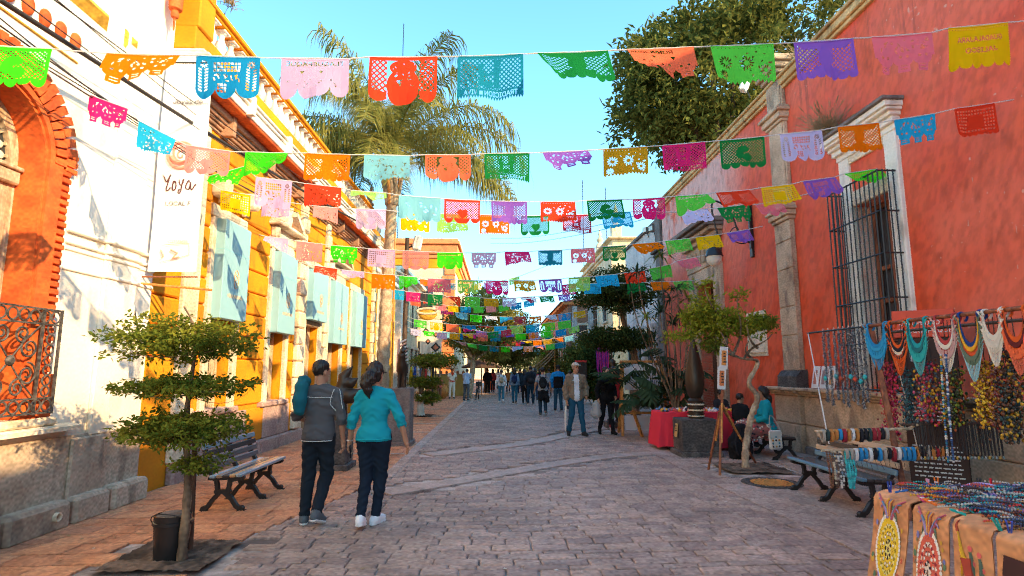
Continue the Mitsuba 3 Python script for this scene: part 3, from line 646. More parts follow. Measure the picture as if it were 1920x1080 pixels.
for z0, z1, a, b in ((7.09, 7.14, 0.13, 0.37), (7.14, 7.20, 0.09, 0.42), (7.20, 7.24, 0.11, 0.40)):
    part(yh, 'handrail', bb(YX + a, YX + b, Y0, Y1, z0, z1, 0.01), 'yellow_wall')
part(yh, 'parapet_pier', bb(YX - 0.2, YX + 0.40, Y0 + 0.0, Y0 + 0.42, 6.6, 9.2, 0.02), 'yellow_wall')
part(yh, 'parapet_urn', lathe([(0.12, 0), (0.12, 0.06), (0.05, 0.12), (0.14, 0.26), (0.2, 0.4), (0.16, 0.46), (0.06, 0.5), (0.05, 0.62), (0.0, 0.72)], 14, AX(695, 385, YX + 0.2)), 'stone', smooth=40)
# pipes on the yellow wall beside the white house
for y, zb in ((8.03, 5.5), (8.13, 5.62)):
    part(yh, 'downpipe', tube([(YX + 0.1, y, 8.5), (YX + 0.1, y, zb + 0.4), (YX + 0.12, y + 0.5, zb)], 0.022, 8), 'cornice_white' if y > 8.1 else 'cable')
# the blue box panels
BLUE = (0.245, 0.46, 0.53)
for i, (a, b) in enumerate(WIN):
    z0, z1 = ((2.48, 4.14), (2.40, 4.10), (2.85, 4.10), (2.36, 4.10), (2.36, 4.12))[i]
    key = thing('blue_panel', ['pale blue box panel on the yellow house, nearest of five', 'pale blue box panel on the yellow house, second of five', 'short pale blue box panel above the stone doorway', 'pale blue box panel on the yellow house, fourth of five', 'pale blue box panel on the yellow house, farthest of five'][i], 'banner', 'blue panels on the yellow house')
    xf = YX + 0.24
    part(key, 'box', bb(YX + 0.05, xf, a - 0.05, b + 0.03, z0, z1, 0.006), 'paint', col=BLUE)
    part(key, 'seam', bb(YX + 0.1, xf + 0.003, a - 0.053, b + 0.033, z1 - 0.52, z1 - 0.51), 'paint', col=(0.2, 0.5, 0.6))
    yc = (a + b) / 2
    zc = z0 + 0.42 * (z1 - z0)
    part(key, 'emblem', cat(tube([(xf + 0.004, yc + 0.085 * math.cos(t), zc + 0.16 * math.sin(t)) for t in np.linspace(0, 2 * math.pi, 25)], 0.007, 4), tube([(xf + 0.004, yc + 0.03 * math.sin(6 * t), zc + 0.1 * t) for t in np.linspace(-1, 1, 15)], 0.008, 4)), 'paint', col=(0.75, 0.36, 0.12))
    part(key, 'lettering', cat([bx((xf + 0.003, yc - 0.26 + 0.043 * k, zc - 0.30), (0.004, 0.026, 0.065 if k % 3 else 0.05)) for k in range(13)]), 'paint', col=(0.55, 0.45, 0.32))
# the upright banner before the yellow house
bn = thing('banner', 'tall white shop banner with a coral rose, hung across the pavement on a steel frame', 'banner')
by = 7.50
mat('banner_cloth', (0.80, 0.79, 0.77), 0.8, 0.2)
cl = sheet(0, 1, 0, 1, 0, 14)
g = cl.vertices.copy()
xl = lambda z: -4.97 + 0.08 * (z - 2.9) / 3.0
part(bn, 'cloth', trimesh.Trimesh(np.c_[-4.66 + 0.64 * g[:, 0], by + 0.012 * np.sin(g[:, 1] * 7 + g[:, 0] * 3), 2.93 + 2.95 * g[:, 1]], cl.faces, process=False), 'banner_cloth', smooth=True)
part(bn, 'upper_arm', tube([(YX, by, 5.90), (-4.06, by, 5.90)], 0.012, 6), 'cable')
part(bn, 'lower_arm', tube([(YX - .1, by, 2.86), (-4.0, by, 2.86)], 0.012, 6), 'wood_red')
part(bn, 'lower_arm', tube([(YX - .1, by - 0.02, 2.78), (-3.85, by + 0.1, 2.70)], 0.018, 6), 'wood_orange')
part(bn, 'strut', tube([(LX, by - 0.28, 2.78), (-4.70, by + 0.02, 2.1)], 0.01, 5), 'cable')
part(bn, 'strut', tube([(LX, by - 0.28, 5.88), (-4.9, by, 5.4)], 0.008, 5), 'cable')
def on_banner(pts, r, n=5): return tube([(-4.63 + 0.58 * u, by - 0.014 - r * 0.3, 2.93 + 2.95 * v) for u, v in pts], r, n)
ROSE = (0.78, 0.25, 0.17)
cu, cv = 0.50, 0.545
circ = lambda ru, a0, a1, du=0, dv=0, k=20: [(cu + du + ru * math.cos(t), cv + dv + ru * 0.207 * math.sin(t)) for t in np.linspace(a0, a1, k)]
part(bn, 'rose', cat(on_banner(circ(0.30, 0, 6.3, k=30), 0.024), on_banner(circ(0.20, 2.6, 7.4, 0.02, 0.012), 0.014), on_banner(circ(0.22, 0.2, 2.4, -0.04, -0.006), 0.014), on_banner(circ(0.24, 3.5, 5.6, 0.0, 0.012), 0.03), on_banner([(cu + (0.14 - 0.011 * i) * math.cos(0.62 * i), cv + 0.207 * (0.14 - 0.011 * i) * math.sin(0.62 * i)) for i in range(12)], 0.011)), 'paint', col=ROSE)
INK = (0.09, 0.03, 0.03)
hand = [[(.12, .445), (.17, .432), (.21, .418), (.27, .440), (.30, .452)], [(.27, .440), (.24, .405), (.22, .382), (.27, .378), (.31, .392)],
        [(.40, .415), (.36, .402), (.36, .385), (.41, .380), (.44, .393), (.43, .412), (.40, .415)], [(.50, .428), (.52, .408), (.57, .405), (.61, .432)], [(.61, .432), (.57, .395), (.54, .365), (.50, .368), (.53, .385)],
        [(.74, .415), (.68, .410), (.66, .392), (.71, .383), (.76, .395), (.77, .417), (.78, .392), (.83, .385), (.90, .402)]]
part(bn, 'signature', cat([on_banner(spline([(a, b, 0) for a, b in s], 16)[:, :2], 0.008) for s in hand]), 'paint', col=INK)
def lettering(text, h, O, ex, ey, bold=False): 
    m = meshkit.text_mesh(text, h, 0.003, bold); E = np.stack([np.asarray(ex, float), np.asarray(ey, float), np.cross(ex, ey)])
    return trimesh.Trimesh(m.vertices @ E + np.asarray(O, float), m.faces, process=False)
UX = dict(ex=(1, 0, 0), ey=(0, 0, 1))
part(bn, 'lettering', cat(lettering('LOCAL F', 0.06, (-4.50, by - 0.016, 3.83), **UX), lettering('Joyas de...', 0.07, (-4.52, by - 0.016, 5.28), bold=True, **UX)), 'paint', col=(0.12, 0.10, 0.10))
part(bn, 'small_print', cat(lettering('VISITANOS', 0.035, (-4.43, by - 0.016, 3.32), **UX), on_banner([(.2, .12), (.85, .13), (.87, .075), (.2, .04)], 0.004), on_banner([(.22, .10), (.3, .07), (.25, .06)], 0.010), on_banner([(.45, .10), (.6, .085), (.5, .06), (.65, .065)], 0.014)), 'paint', col=(0.62, 0.35, 0.24))
# cables along the left fronts
cb = [((0, 0), (700, 430), 0.024), ((-20, 60), (560, 400), 0.006), ((-10, 26), (420, 330), 0.006), ((75, -20), (700, 420), 0.007), ((95, -10), (640, 420), 0.006), ((0, 118 - 70), (540, 395), 0.008), ((10, 75), (620, 420), 0.006), ((40, 0), (520, 330), 0.006)]
for i, (a, b, rr) in enumerate(cb):
    p, q = AX(a[0], a[1], LX + 0.42 + 0.01 * i), AX(b[0], b[1], YX + 0.72)
    L = np.linalg.norm(q - p); s = [p + (q - p) * t - V(0, 0, 0.10 * 4 * t * (1 - t)) for t in np.linspace(0, 1, 14)]
    single('power_cable', tube(s, rr, 6), 'cable', ['thick black bundled cable slung along the white and yellow houses'][0] if i == 0 else ['', 'lowest thin cable along the white house wall', 'thin cable just below the thick black bundle', 'thin cable just above the thick black bundle', 'topmost thin cable on the white house', 'thin cable crossing the brick arch top', 'thin cable ending on the yellow house cornice', 'short thin cable by the row of oval bosses'][i], 'cable', None if i == 0 else 'thin cables along the left houses', smooth=True)

# ================================================================== right: the red house
def wallR(poly, x_face, depth=0.4):
    return prism(poly, depth, O=(x_face, 0, 0), ex=(0, 1, 0), ey=(0, 0, 1))
rh = thing('red_house', 'long weathered red house with stone pilasters and a caged window', 'house')
WY0, WY1, WZ0, WZ1 = 8.50, 9.42, 1.36, 4.45
DY0, DY1, DZ1 = 15.85, 17.3, 4.18
NY = 6.0
face = sbox(NY, -0.05, 20.86, 8.0).difference(unary_union([sbox(WY0, WZ0, WY1, WZ1), sbox(DY0, -0.1, DY1, DZ1)]))
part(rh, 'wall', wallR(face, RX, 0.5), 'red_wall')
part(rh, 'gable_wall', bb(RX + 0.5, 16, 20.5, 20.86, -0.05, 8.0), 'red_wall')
part(rh, 'roof', bb(RX + 0.3, 16, NY, 20.8, 7.7, 7.95), 'stone_grey')
for z0, z1, x in ((7.70, 7.78, 0.07), (7.78, 7.93, 0.12), (7.93, 8.00, 0.17)):
    part(rh, 'cornice', bb(RX - x, RX + 0.3, NY, 20.9, z0, z1, 0.015), 'cornice_gold')
part(rh, 'coping', bb(RX - 0.10, RX + 0.35, NY, 20.9, 8.0, 8.06, 0.02), 'stone_grey')
def pilasterR(y0, y1, cap=True):
    o = part(rh, 'pilaster', bb(RX - 0.10, RX + 0.002, y0, y1, 1.62, 8.05, 0.015), 'stone')
    zz = [1.62, 2.35, 2.95, 3.75, 4.35, 4.78]
    for a, b in zip(zz[:-1], zz[1:]):
        part(o, 'ashlar', bb(RX - 0.125, RX - 0.09, y0 - .012, y1 + .012, a + .006, b - .006, 0.012), 'stone')
    for z0, z1, d in ((4.78, 4.86, .05), (4.86, 4.98, .10), (4.98, 5.04, .15), (5.04, 5.12, .11), (6.95, 7.02, .05), (7.02, 7.16, .11), (7.16, 7.24, .17), (7.24, 7.3, .12), (8.05, 8.15, .08), (8.15, 8.28, .16), (8.28, 8.36, .24), (8.36, 8.46, .15)):
        part(o, 'moulding', bb(RX - 0.12 - d, RX + 0.2, y0 - d * .8, y1 + d * .8, z0, z1, 0.015), 'stone')
    part(o, 'shaft', bb(RX - 0.135, RX - .09, y0 + 0.03, y1 - 0.03, 5.12, 6.95, 0.02), 'stone')
    part(o, 'shaft', bb(RX - 0.135, RX - .09, y0 + 0.03, y1 - 0.03, 7.3, 8.05, 0.02), 'stone')
    part(o, 'pedestal_base', prism(Polygon([(0, 0), (0.24, 0), (0.24, 0.22), (0.14, 0.34), (0, 0.36)]), y1 - y0 + .16, O=(RX, y0 - 0.08, 1.28), ex=(-1, 0, 0), ey=(0, 0, 1)), 'stone_dark')
pilasterR(11.42, 12.05)
# stone dado under the window and the pilaster
ds = [(5.6, 6.5), (6.51, 7.4), (7.41, 8.3), (8.31, 9.2), (9.21, 10.3), (10.31, 11.3), (11.31, 12.32)]
for i, (a, b) in enumerate(ds):
    for z0, z1 in ((0.0, 0.55), (0.56, 1.12)):
        part(rh, 'dado_block', bb(RX - (0.24 if i == 6 else 0.15), RX + .002, a, b, z0, z1, 0.02), 'stone')
part(rh, 'dado_foot', bb(RX - 0.2, RX + .002, 5.6, 11.3, -0.02, 0.16, 0.03), 'stone_grey')
for z0, z1, d in ((1.12, 1.17, .20), (1.17, 1.22, .26), (1.22, 1.28, .32)):
    part(rh, 'dado_shelf', cat(bb(RX - d, RX + .002, 5.6, 11.3, z0, z1, 0.012), bb(RX - d - .08, RX + .001, 11.3, 12.34 + d * .4, z0, z1, 0.012)), 'stone')
# the caged window
w = part(rh, 'window', bb(RX + 0.34, RX + 0.36, WY0, WY1, WZ0, WZ1), 'glass')
for y in (WY0, WY0 + 0.45, WY1 - 0.07): part(w, 'frame', bb(RX + 0.27, RX + 0.34, y, y + 0.07, WZ0, WZ1, 0.01), 'wood_red')
for z in (WZ0, 2.05, 2.75, 3.3, WZ1 - 0.08): part(w, 'frame', bb(RX + 0.268, RX + 0.338, WY0, WY1, z, z + 0.07, 0.01), 'wood_red')
for s, y0, y1 in ((-1, WY0 - 0.28, WY0), (1, WY1, WY1 + 0.28)):
    part(w, 'jamb', bb(RX - 0.07, RX + 0.3, y0 + (0.001 if s < 0 else 0), y1, WZ0 - 0.08, 5.35, 0.015), 'cornice_white')
part(w, 'lintel', bb(RX - 0.055, RX + 0.3, WY0, WY1, WZ1, WZ1 + 0.26, 0.01), 'stone_pale')
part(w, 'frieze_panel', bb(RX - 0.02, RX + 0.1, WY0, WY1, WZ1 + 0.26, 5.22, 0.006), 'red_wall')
part(w, 'frieze_bar', bb(RX - 0.06, RX + 0.1, WY0, WY1, 5.22, 5.35, 0.01), 'stone_pale')
for z0, z1, d in ((5.35, 5.45, .08), (5.45, 5.55, .14), (5.55, 5.62, .19), (5.62, 5.67, .26), (5.67, 5.76, .30), (5.76, 5.82, .35)):
    part(w, 'cornice', bb(RX - d, RX + .002, WY0 - 0.26 - d * .6, WY1 + 0.26 + d * .6, z0, z1, 0.01), 'cornice_white' if z0 < 5.7 else 'stone_grey')
gr = thing('window_cage', 'black iron bar cage over the tall window of the red house', 'window grille')
cx0, cy0, cy1, cz0, cz1 = RX - 0.36, 8.28, 9.62, 1.30, 4.72
for k in range(13):
    y = cy0 + (cy1 - cy0) * k / 12
    part(gr, 'bar', tube([(cx0, y, cz0), (cx0, y, cz1)], 0.011, 6), 'iron')
for yy in (cy0, cy1):
    for k in range(1, 4):
        x = cx0 + 0.33 * k / 4
        part(gr, 'bar', tube([(x, yy, cz0), (x, yy, cz1)], 0.011, 6), 'iron')
for z in (1.33, 2.05, 2.72, 3.40, 4.06, 4.70):
    part(gr, 'band', tube([(RX + .02, cy0, z), (cx0, cy0, z), (cx0, cy1, z), (RX + 0.02, cy1, z)], 0.014, 6), 'iron')
# dry grass growing on mouldings
def tuft(c, n, h, seed, lean=(0, 0, 0)):
    r = np.random.default_rng(seed); out = []
    for _ in range(n):
        d = r.normal(0, 0.5, 3); d[2] = abs(r.normal(1, 0.35)); d += np.asarray(lean); L = h * r.uniform(.5, 1.1)
        b = np.asarray(c) + r.normal(0, 0.05, 3) * V(1, 1.6, .2)
        t = np.linspace(0, 1, 4)[:, None]
        pts = b + d * L * t + V(0, 0, -0.35 * L) * t ** 2
        out.append(tube(pts, [0.006, 0.005, 0.004, 0.0015], 3, False))
        if r.random() < .3: out.append(tube([pts[-1] - (pts[-1] - pts[-2]) * .6, pts[-1], pts[-1] + (pts[-1] - pts[-2]) * .3], [0.003, 0.011, 0.002], 4, False))
    return cat(out)
single('dry_grass_tuft', tuft((RX - 0.2, 9.65, 5.83), 420, 0.46, 3, (-.2, .1, 0)), 'leaf_dry', 'tuft of dry straw grass growing on the window cornice of the red house', 'grass tuft')
single('dry_grass_tuft', tuft((RX + 0.1, 10.95, 8.06), 130, 0.42, 4), 'leaf_dry', 'tuft of dry straw grass on the roof edge of the red house', 'grass tuft')
single('dry_grass_tuft', tuft(AX(430, 8, YX + 0.3), 60, 0.28, 5), 'leaf_dry', 'pale feathery grass tuft on the rail of the yellow house', 'grass tuft')
# the far doorway with its hood
d = part(rh, 'doorway', bb(RX + 0.40, RX + 0.45, DY0, DY1, 0, DZ1), 'wood_dark')
for k in range(4):
    y = DY0 + (DY1 - DY0) * k / 4
    part(d, 'door_leaf', bb(RX + 0.33, RX + 0.40, y + .01, y + (DY1 - DY0) / 4 - .01, 0.02, 3.3, 0.015), 'wood_dark')
part(d, 'transom', bb(RX + 0.2, RX + 0.42, DY0, DY1, 3.3, 3.42, 0.02), 'wood_red')
for a, b in ((DY0 - 0.55, DY0), (DY1, DY1 + 0.6)):
    part(d, 'jamb', bb(RX - 0.10, RX + 0.45, a, b, 0, 4.62, 0.02), 'stone')
    part(d, 'jamb_band', bb(RX - 0.14, RX + 0.0, a + 0.12, b - 0.12, 0.0, 4.6, 0.02), 'stone')
    part(d, 'jamb_base', bb(RX - 0.17, RX + 0.0, a - 0.03, b + 0.03, 0.0, 0.5, 0.03), 'stone_grey')
part(d, 'lintel', bb(RX - 0.10, RX + 0.3, DY0, DY1, DZ1, 4.62, 0.02), 'stone')
part(d, 'frieze', bb(RX - 0.13, RX + 0.0, DY0 - 0.55, DY1 + 0.6, 4.62, 5.35, 0.02), 'stone')
for k in range(7):
    y = DY0 - 0.35 + k * 0.36
    part(d, 'frieze_block', bb(RX - 0.17, RX - .1, y, y + 0.22, 4.78, 5.2, 0.02), 'stone')
for z0, z1, dd in ((5.35, 5.5, .25), (5.5, 5.62, .40), (5.62, 5.72, .52), (5.72, 5.86, .62)):
    part(d, 'hood', bb(RX - dd, RX + .001, DY0 - 0.55 - dd * .4, DY1 + 0.6 + dd * .4, z0, z1, 0.02), 'stone_grey' if z0 > 5.6 else 'stone')
part(rh, 'plaque', bb(RX - 0.035, RX + .002, 12.95, 13.95, 1.95, 3.02, 0.012), 'stone_pale')
for c, s_ in (((13.45, 2.05), (.94, .05)), ((13.45, 2.92), (.94, .05)), ((13.03, 2.48), (.05, .82)), ((13.87, 2.48), (.05, .82))):
    part(rh, 'plaque_moulding', bx((RX - 0.045, c[0], c[1]), (0.03, s_[0], s_[1]), 0.012), 'stone_pale')
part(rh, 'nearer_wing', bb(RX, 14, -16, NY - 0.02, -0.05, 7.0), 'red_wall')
# lantern of the red house
wl = thing('wall_lantern', 'black wall lantern with a bell shade on the red house', 'lamp')
ly = 13.4
part(wl, 'wall_plate', bb(RX - 0.06, RX, ly - 0.07, ly + 0.07, 4.35, 5.7, 0.01), 'iron')
part(wl, 'wall_plate', bb(RX - 0.11, RX - 0.06, ly - 0.12, ly - 0.06, 4.55, 5.62, 0.01), 'iron')
LP = AY(1338, 462, 13.4)
part(wl, 'arm', tube(spline([(RX - .05, ly, 4.7), (RX - 0.35, ly, 5.0), (LP[0] + .35, ly, 5.62), (LP[0] + .05, ly, 5.75), (LP[0] - 0.0, ly, 5.55), (LP[0], ly, LP[2])], 24), 0.024, 8), 'iron', smooth=True)
part(wl, 'scroll', tube(spline([(RX - .05, ly, 4.9), (RX - .4, ly, 4.72), (RX - .55, ly, 4.95), (RX - .4, ly, 5.1), (RX - .33, ly, 4.98)], 18), 0.014, 6), 'iron', smooth=True)
part(wl, 'shade', lathe([(0.02, 0.06), (0.05, 0.02), (0.10, -0.02), (0.17, -0.10), (0.20, -0.22), (0.215, -0.25), (0.195, -0.25), (0.15, -0.1), (0.0, -0.05)], 20, LP), 'iron', smooth=35)
part(wl, 'globe', lathe([(0.185, -0.25), (0.17, -0.36), (0.11, -0.46), (0.03, -0.50), (0.0, -0.50)], 18, LP), 'lampglass', smooth=True)

# ================================================================== houses farther off
def windows(parent, axis, face, spots, z0, z1, w, dep=0.08, m='glass', fm='stone_pale'):
    for c in spots:
        if axis == 'x':
            s = 1 if face < 0 else -1
            k = part(parent, 'window', bb(face - 0.05, face + 0.02, c - w / 2, c + w / 2, z0, z1), m)
            for a, b in ((c - w / 2 - .12, c - w / 2), (c + w / 2, c + w / 2 + .12)): part(k, 'jamb', bx((face + s * dep / 2, (a + b) / 2, (z0 + z1) / 2), (dep, b - a, z1 - z0), 0.01), fm)
            for a, b in ((z0 - .12, z0), (z1, z1 + .16)): part(k, 'sill' if a < z0 else 'lintel', bx((face + s * dep * .7, c, (a + b) / 2), (dep * 1.4, w + .34, b - a), 0.01), fm)
            part(k, 'mullion', bx((face + s * .03, c, (z0 + z1) / 2), (.03, .05, z1 - z0)), 'wood_dark')
        else:
            k = part(parent, 'window', bb(c - w / 2, c + w / 2, face - 0.02, face + 0.05, z0, z1), m)
            for a, b in ((c - w / 2 - .12, c - w / 2), (c + w / 2, c + w / 2 + .12)): part(k, 'jamb', bx(((a + b) / 2, face - dep / 2, (z0 + z1) / 2), (b - a, dep, z1 - z0), 0.01), fm)
            for a, b in ((z0 - .12, z0), (z1, z1 + .16)): part(k, 'sill' if a < z0 else 'lintel', bx((c, face - dep * .7, (a + b) / 2), (w + .34, dep * 1.4, b - a), 0.01), fm)
            part(k, 'mullion', bx((c, face - .03, (z0 + z1) / 2), (.05, .03, z1 - z0)), 'wood_dark')
g = thing('grey_house', 'pale grey plastered house just beyond the red house', 'house')
part(g, 'wall', bb(6.30, 15, 20.88, 27.6, -.05, 7.42), 'far_grey')
part(g, 'eave', bb(6.2, 15, 21.6, 27.7, 7.42, 7.56, 0.02), 'stone_grey')
part(g, 'corner_pilaster', bb(6.12, 6.30, 20.92, 21.6, 0, 7.9, 0.02), 'stone_grey')
for z in (5.95, 6.1, 6.25): part(g, 'pilaster_moulding', bb(6.05 - (z - 5.95) * .5, 6.31, 20.9, 21.75 + (z - 5.95) * .5, z, z + .12, 0.03), 'stone_dark')
for y in (22.3, 24.1, 25.9): part(g, 'half_column', lathe([(0.2, 0), (0.17, .3), (0.15, 3.2), (0.22, 3.3), (0.22, 3.45)], 12, (6.22, y, 0)), 'far_grey', smooth=40)
windows(g, 'x', 6.30, (23.2, 25.0, 26.7), 0.3, 3.2, 1.0)
for i, (dx, dz) in enumerate(((0, 0), (0.55, 0.1))):
    c = AX(1212 + 12 * i, 432 - 3 * i, 6.2)
    fl = thing('floodlight', ['small floodlight on the eave of the grey house, left of a pair', 'small floodlight on the eave of the grey house, right of a pair'][i], 'lamp', 'floodlights on the roofs')
    part(fl, 'head', bx(c, (0.2, 0.28, 0.25), 0.02, rotz(.5)), 'stone_grey'); part(fl, 'lens', bx(c + V(-.11, -.06, 0), (0.02, 0.2, 0.18), 0, rotz(.5)), 'lampglass'); part(fl, 'bracket', tube([c, c + V(0.1, .05, -.3)], .015, 5), 'iron')
c = AX(1396, 160, RX - .1)
fl = thing('floodlight', 'white square floodlight on the roof edge of the red house', 'lamp', None)
part(fl, 'head', bx(c, (0.16, 0.26, 0.30), 0.02, rotz(-.6) @ roty(.4)), 'cornice_white'); part(fl, 'lens', bx(c + V(-.09, -.05, -.02), (0.03, 0.18, 0.22), 0, rotz(-.6) @ roty(.4)), 'lampglass'); part(fl, 'bracket', tube([c, c + V(0.15, .05, -.3)], .015, 5), 'iron')
ch = thing('church', 'cream stone church front with urn pinnacles beyond the grey house', 'church')
part(ch, 'wall', bb(6.7, 16, 33, 45, -.05, 8.9), 'far_cream')
for z0, z1, x in ((8.6, 8.75, .12), (8.75, 8.95, .25), (9.4, 9.5, .2)): part(ch, 'cornice', bb(6.7 - x, 16, 33 - x, 45, z0, z1, 0.03), 'far_cream')
part(ch, 'parapet', bb(6.8, 16, 33.1, 45, 8.95, 9.4, .02), 'far_cream')
for x, y, s_ in ((7.1, 33.4, 1.0), (6.95, 38, 0.8), (9.6, 33.4, 0.7)):
    p_ = part(ch, 'pinnacle', bb(x - .3 * s_, x + .3 * s_, y - .3 * s_, y + .3 * s_, 9.5, 9.5 + .8 * s_, .03), 'far_cream')
    part(p_, 'urn', lathe([(.32 * s_, 0), (.18 * s_, .1), (.3 * s_, .4 * s_), (.1 * s_, .7 * s_), (.16 * s_, .9 * s_), (.05 * s_, 1.2 * s_), (0, 1.5 * s_)], 12, (x, y, 9.5 + .8 * s_)), 'far_cream', smooth=40)
windows(ch, 'x', 6.7, (35.2, 38.5, 41.5), 4.6, 7.4, 1.2); windows(ch, 'y', 33, (7.7, 9.3), 4.2, 7.2, .9)
br = thing('brown_house', 'low brown house with an orange eave at the right side of the far street', 'house')
part(br, 'wall', bb(4.75, 13, 38.4, 58, -.05, 6.0), 'far_brown')
part(br, 'eave', bb(4.35, 13, 38.2, 58, 6.0, 6.2, .03), 'far_orange')
for x in (5.0, 6.1): part(br, 'pilaster', bb(x, x + .35, 38.28, 38.42, 0, 5.9, .02), 'far_grey')
for z in (6.2,): part(br, 'tile_roof', prism(Polygon([(4.2, 0), (13, 0), (13, 1.8)]), 20, O=(0, 58.2, z), ex=(1, 0, 0), ey=(0, 0, 1)), 'roof_tile')
windows(br, 'x', 4.75, (40.5, 44, 47.5, 51), 1.2, 4.2, 1.3); windows(br, 'y', 38.4, (5.7,), 2.5, 4.6, .6)
# left row farther on
sf = thing('pillared_shop', 'pale shop with grey pillars standing after the yellow house', 'building')
part(sf, 'wall', bb(-14, -5.45, 21.42, 30.5, -.05, 6.2), 'far_cream')
for z0, z1, x in ((5.6, 5.75, .15), (5.75, 5.95, .32), (6.2, 6.35, .25)): part(sf, 'cornice', bb(-14, -5.45 + x, 21.5, 30.5 + x, z0, z1, .03), 'cornice_white')
for i, y in enumerate((21.7, 23.3, 25.4, 27.4, 29.6)): part(sf, 'pillar', bb(-5.46, -5.1, y, y + .42, 0, 5.6, .03), 'far_grey' if i % 2 == 0 else 'ochre_plaster')
windows(sf, 'x', -5.45, (22.8, 24.6, 26.6, 28.7), 0.3, 2.9, 1.1); windows(sf, 'x', -5.45, (22.8, 24.6, 26.6, 28.7), 3.6, 5.2, .9)
cr = thing('cream_shop', 'cream shop with a slanted white eave beyond the shop front on the left', 'building')
part(cr, 'wall', bb(-14, -5.6, 30.55, 39.5, -.05, 7.2), 'far_cream')
for z0, z1, x in ((6.9, 7.05, .2), (7.05, 7.25, .5), (7.25, 7.32, .42)): part(cr, 'eave', bb(-14, -5.6 + x, 30.6, 39.5, z0, z1, .03), 'cornice_white' if z0 < 7.2 else 'ochre_plaster')
windows(cr, 'x', -5.6, (32, 34.2, 36.4, 38.4), .3, 2.9, 1.3); windows(cr, 'x', -5.6, (32, 34.2, 36.4, 38.4), 4, 6.2, 1.0)
oh = thing('orange_house', 'tall yellow house with a broad orange cornice closing the left side far away', 'house')
part(oh, 'wall', bb(-14, -3.3, 40.5, 60, -.05, 9.6), 'far_cream')
for z0, z1, x in ((9.6, 9.9, .15), (9.9, 10.6, .28), (10.6, 10.85, .45), (10.85, 11.05, .3)): part(oh, 'cornice', bb(-14, -3.3 + x, 40.5 - x, 60, z0, z1, .04), 'far_orange')
part(oh, 'frieze', bb(-14, -3.25, 40.45, 60, 8.9, 9.6, .02), 'yellow_wall')
for z in (0.4, 1.2, 2.0, 2.8, 3.6, 4.4, 5.2, 6.0, 6.8, 7.6, 8.4): part(oh, 'corner_quoin', bb(-3.95 - .15 * ((z * 10) % 16 > 8), -3.2, 40.38, 41.2, z, z + .72, .03), 'far_orange')
windows(oh, 'y', 40.5, (-9.5, -7.4, -5.3), 5.4, 8.0, 1.1); windows(oh, 'y', 40.5, (-9.5, -7.4, -5.3), .6, 3.6, 1.3)
eh = thing('end_house', 'hazy pale house closing the end of the street behind the trees', 'house')
part(eh, 'wall', bb(-14, 20, 96, 110, -.05, 5.4), 'far_cream'); part(eh, 'tile_roof', prism(Polygon([(94.5, 0), (111, 0), (103, 2.0)]), 36, O=(-15, 0, 5.4), **YZ), 'roof_tile')
windows(eh, 'y', 96, (-9, -5, -1, 3, 7), 2, 4, 1.4)
nb = thing('house_behind', 'cream house row behind the viewer on the left, out of the picture', 'house') if False else None
# masts on the far roofs, wires
for i, (px, t, b) in enumerate(((1092, 338, 560), (1135, 352, 490), (757, 45, 110))):
    y = 48 if i < 2 else 45
    p, q = AY(px, t, y), AY(px + 7 * (i == 0), b, y)
    if i == 2: q = q * 1.0; q[2] = 11.0
    a = single('antenna', tube([(p[0], y, q[2]), p], .035, 5), 'iron', ['tall thin mast above the roofs, left of two', 'thin mast above the church, right of two', 'thin antenna standing up behind the palm crown'][i], 'antenna')
for i, (a, b) in enumerate((((920, 447), (1235, 392)), ((920, 456), (1240, 402)))):
    p, q = AY(a[0], a[1], 44), AX(b[0], b[1], 6.3)
    single('street_wire', tube([p + (q - p) * t - V(0, 0, 1.6 * t * (1 - t)) for t in np.linspace(0, 1, 14)], .014, 4), 'cable', ['upper wire strung across the far street', 'lower wire strung across the far street'][i], 'cable')
# posts on the left
po = thing('lamp_post', 'dark brown post standing behind the horse sculpture', 'post')
pp = AY(757, 692, 20.3)
part(po, 'shaft', tube([(pp[0], 20.3, 0), (pp[0], 20.3, 6.4)], [.085, .075], 10), 'wood_dark', smooth=40)
part(po, 'base', lathe([(.16, 0), (.16, .25), (.1, .4), (.085, .6)], 12, (pp[0], 20.3, 0)), 'iron')
wreath = [ball((pp[0] + math.cos(k * 2.4) * .16, 20.3 + math.sin(k * 2.4) * .16, 5.75 + .06 * k), (.13, .13, .11), 1) for k in range(10)]
part(po, 'loudspeaker', bx((pp[0] + .38, 20.3, 6.2), (.3, .3, .55), .05, roty(.2)), 'cornice_white')
part(po, 'arm', tube([(pp[0], 20.3, 6.0), (pp[0] + .38, 20.3, 6.2)], .03, 6), 'iron')
p = AY(740, 560, 15.0); q = AY(741, 436, 15.0)
single('bamboo_pole', tube([(p[0], 15, 0.0), (q[0], 15, q[2])], .022, 6), 'wood_orange', 'slender bamboo pole standing before the palm trunk', 'pole')
dl = thing('double_lantern', 'street lamp with two glass lanterns by the tiered tree on the left', 'lamp')
lc = [AY(806, 655, 26), AY(819, 659, 26)]
for c in lc:
    c = c - V(0, 0, .2)
    part(dl, 'lantern_glass', lathe([(.10, 0), (.19, .55), (.0, .56)], 6, c), 'lampglass')
    for k in range(6):
        a = k * math.pi / 3
        part(dl, 'lantern_bar', tube([c + V(.10 * math.cos(a), .1 * math.sin(a), 0), c + V(.195 * math.cos(a), .195 * math.sin(a), .56)], .014, 4), 'iron')
    part(dl, 'lantern_cap', lathe([(.22, .55), (.10, .74), (.03, .82), (.03, .92), (0, .95)], 6, c), 'iron'); part(dl, 'lantern_foot', lathe([(.02, -.2), (.05, -.1), (.11, 0)], 8, c), 'iron')
m_ = (lc[0] + lc[1]) / 2
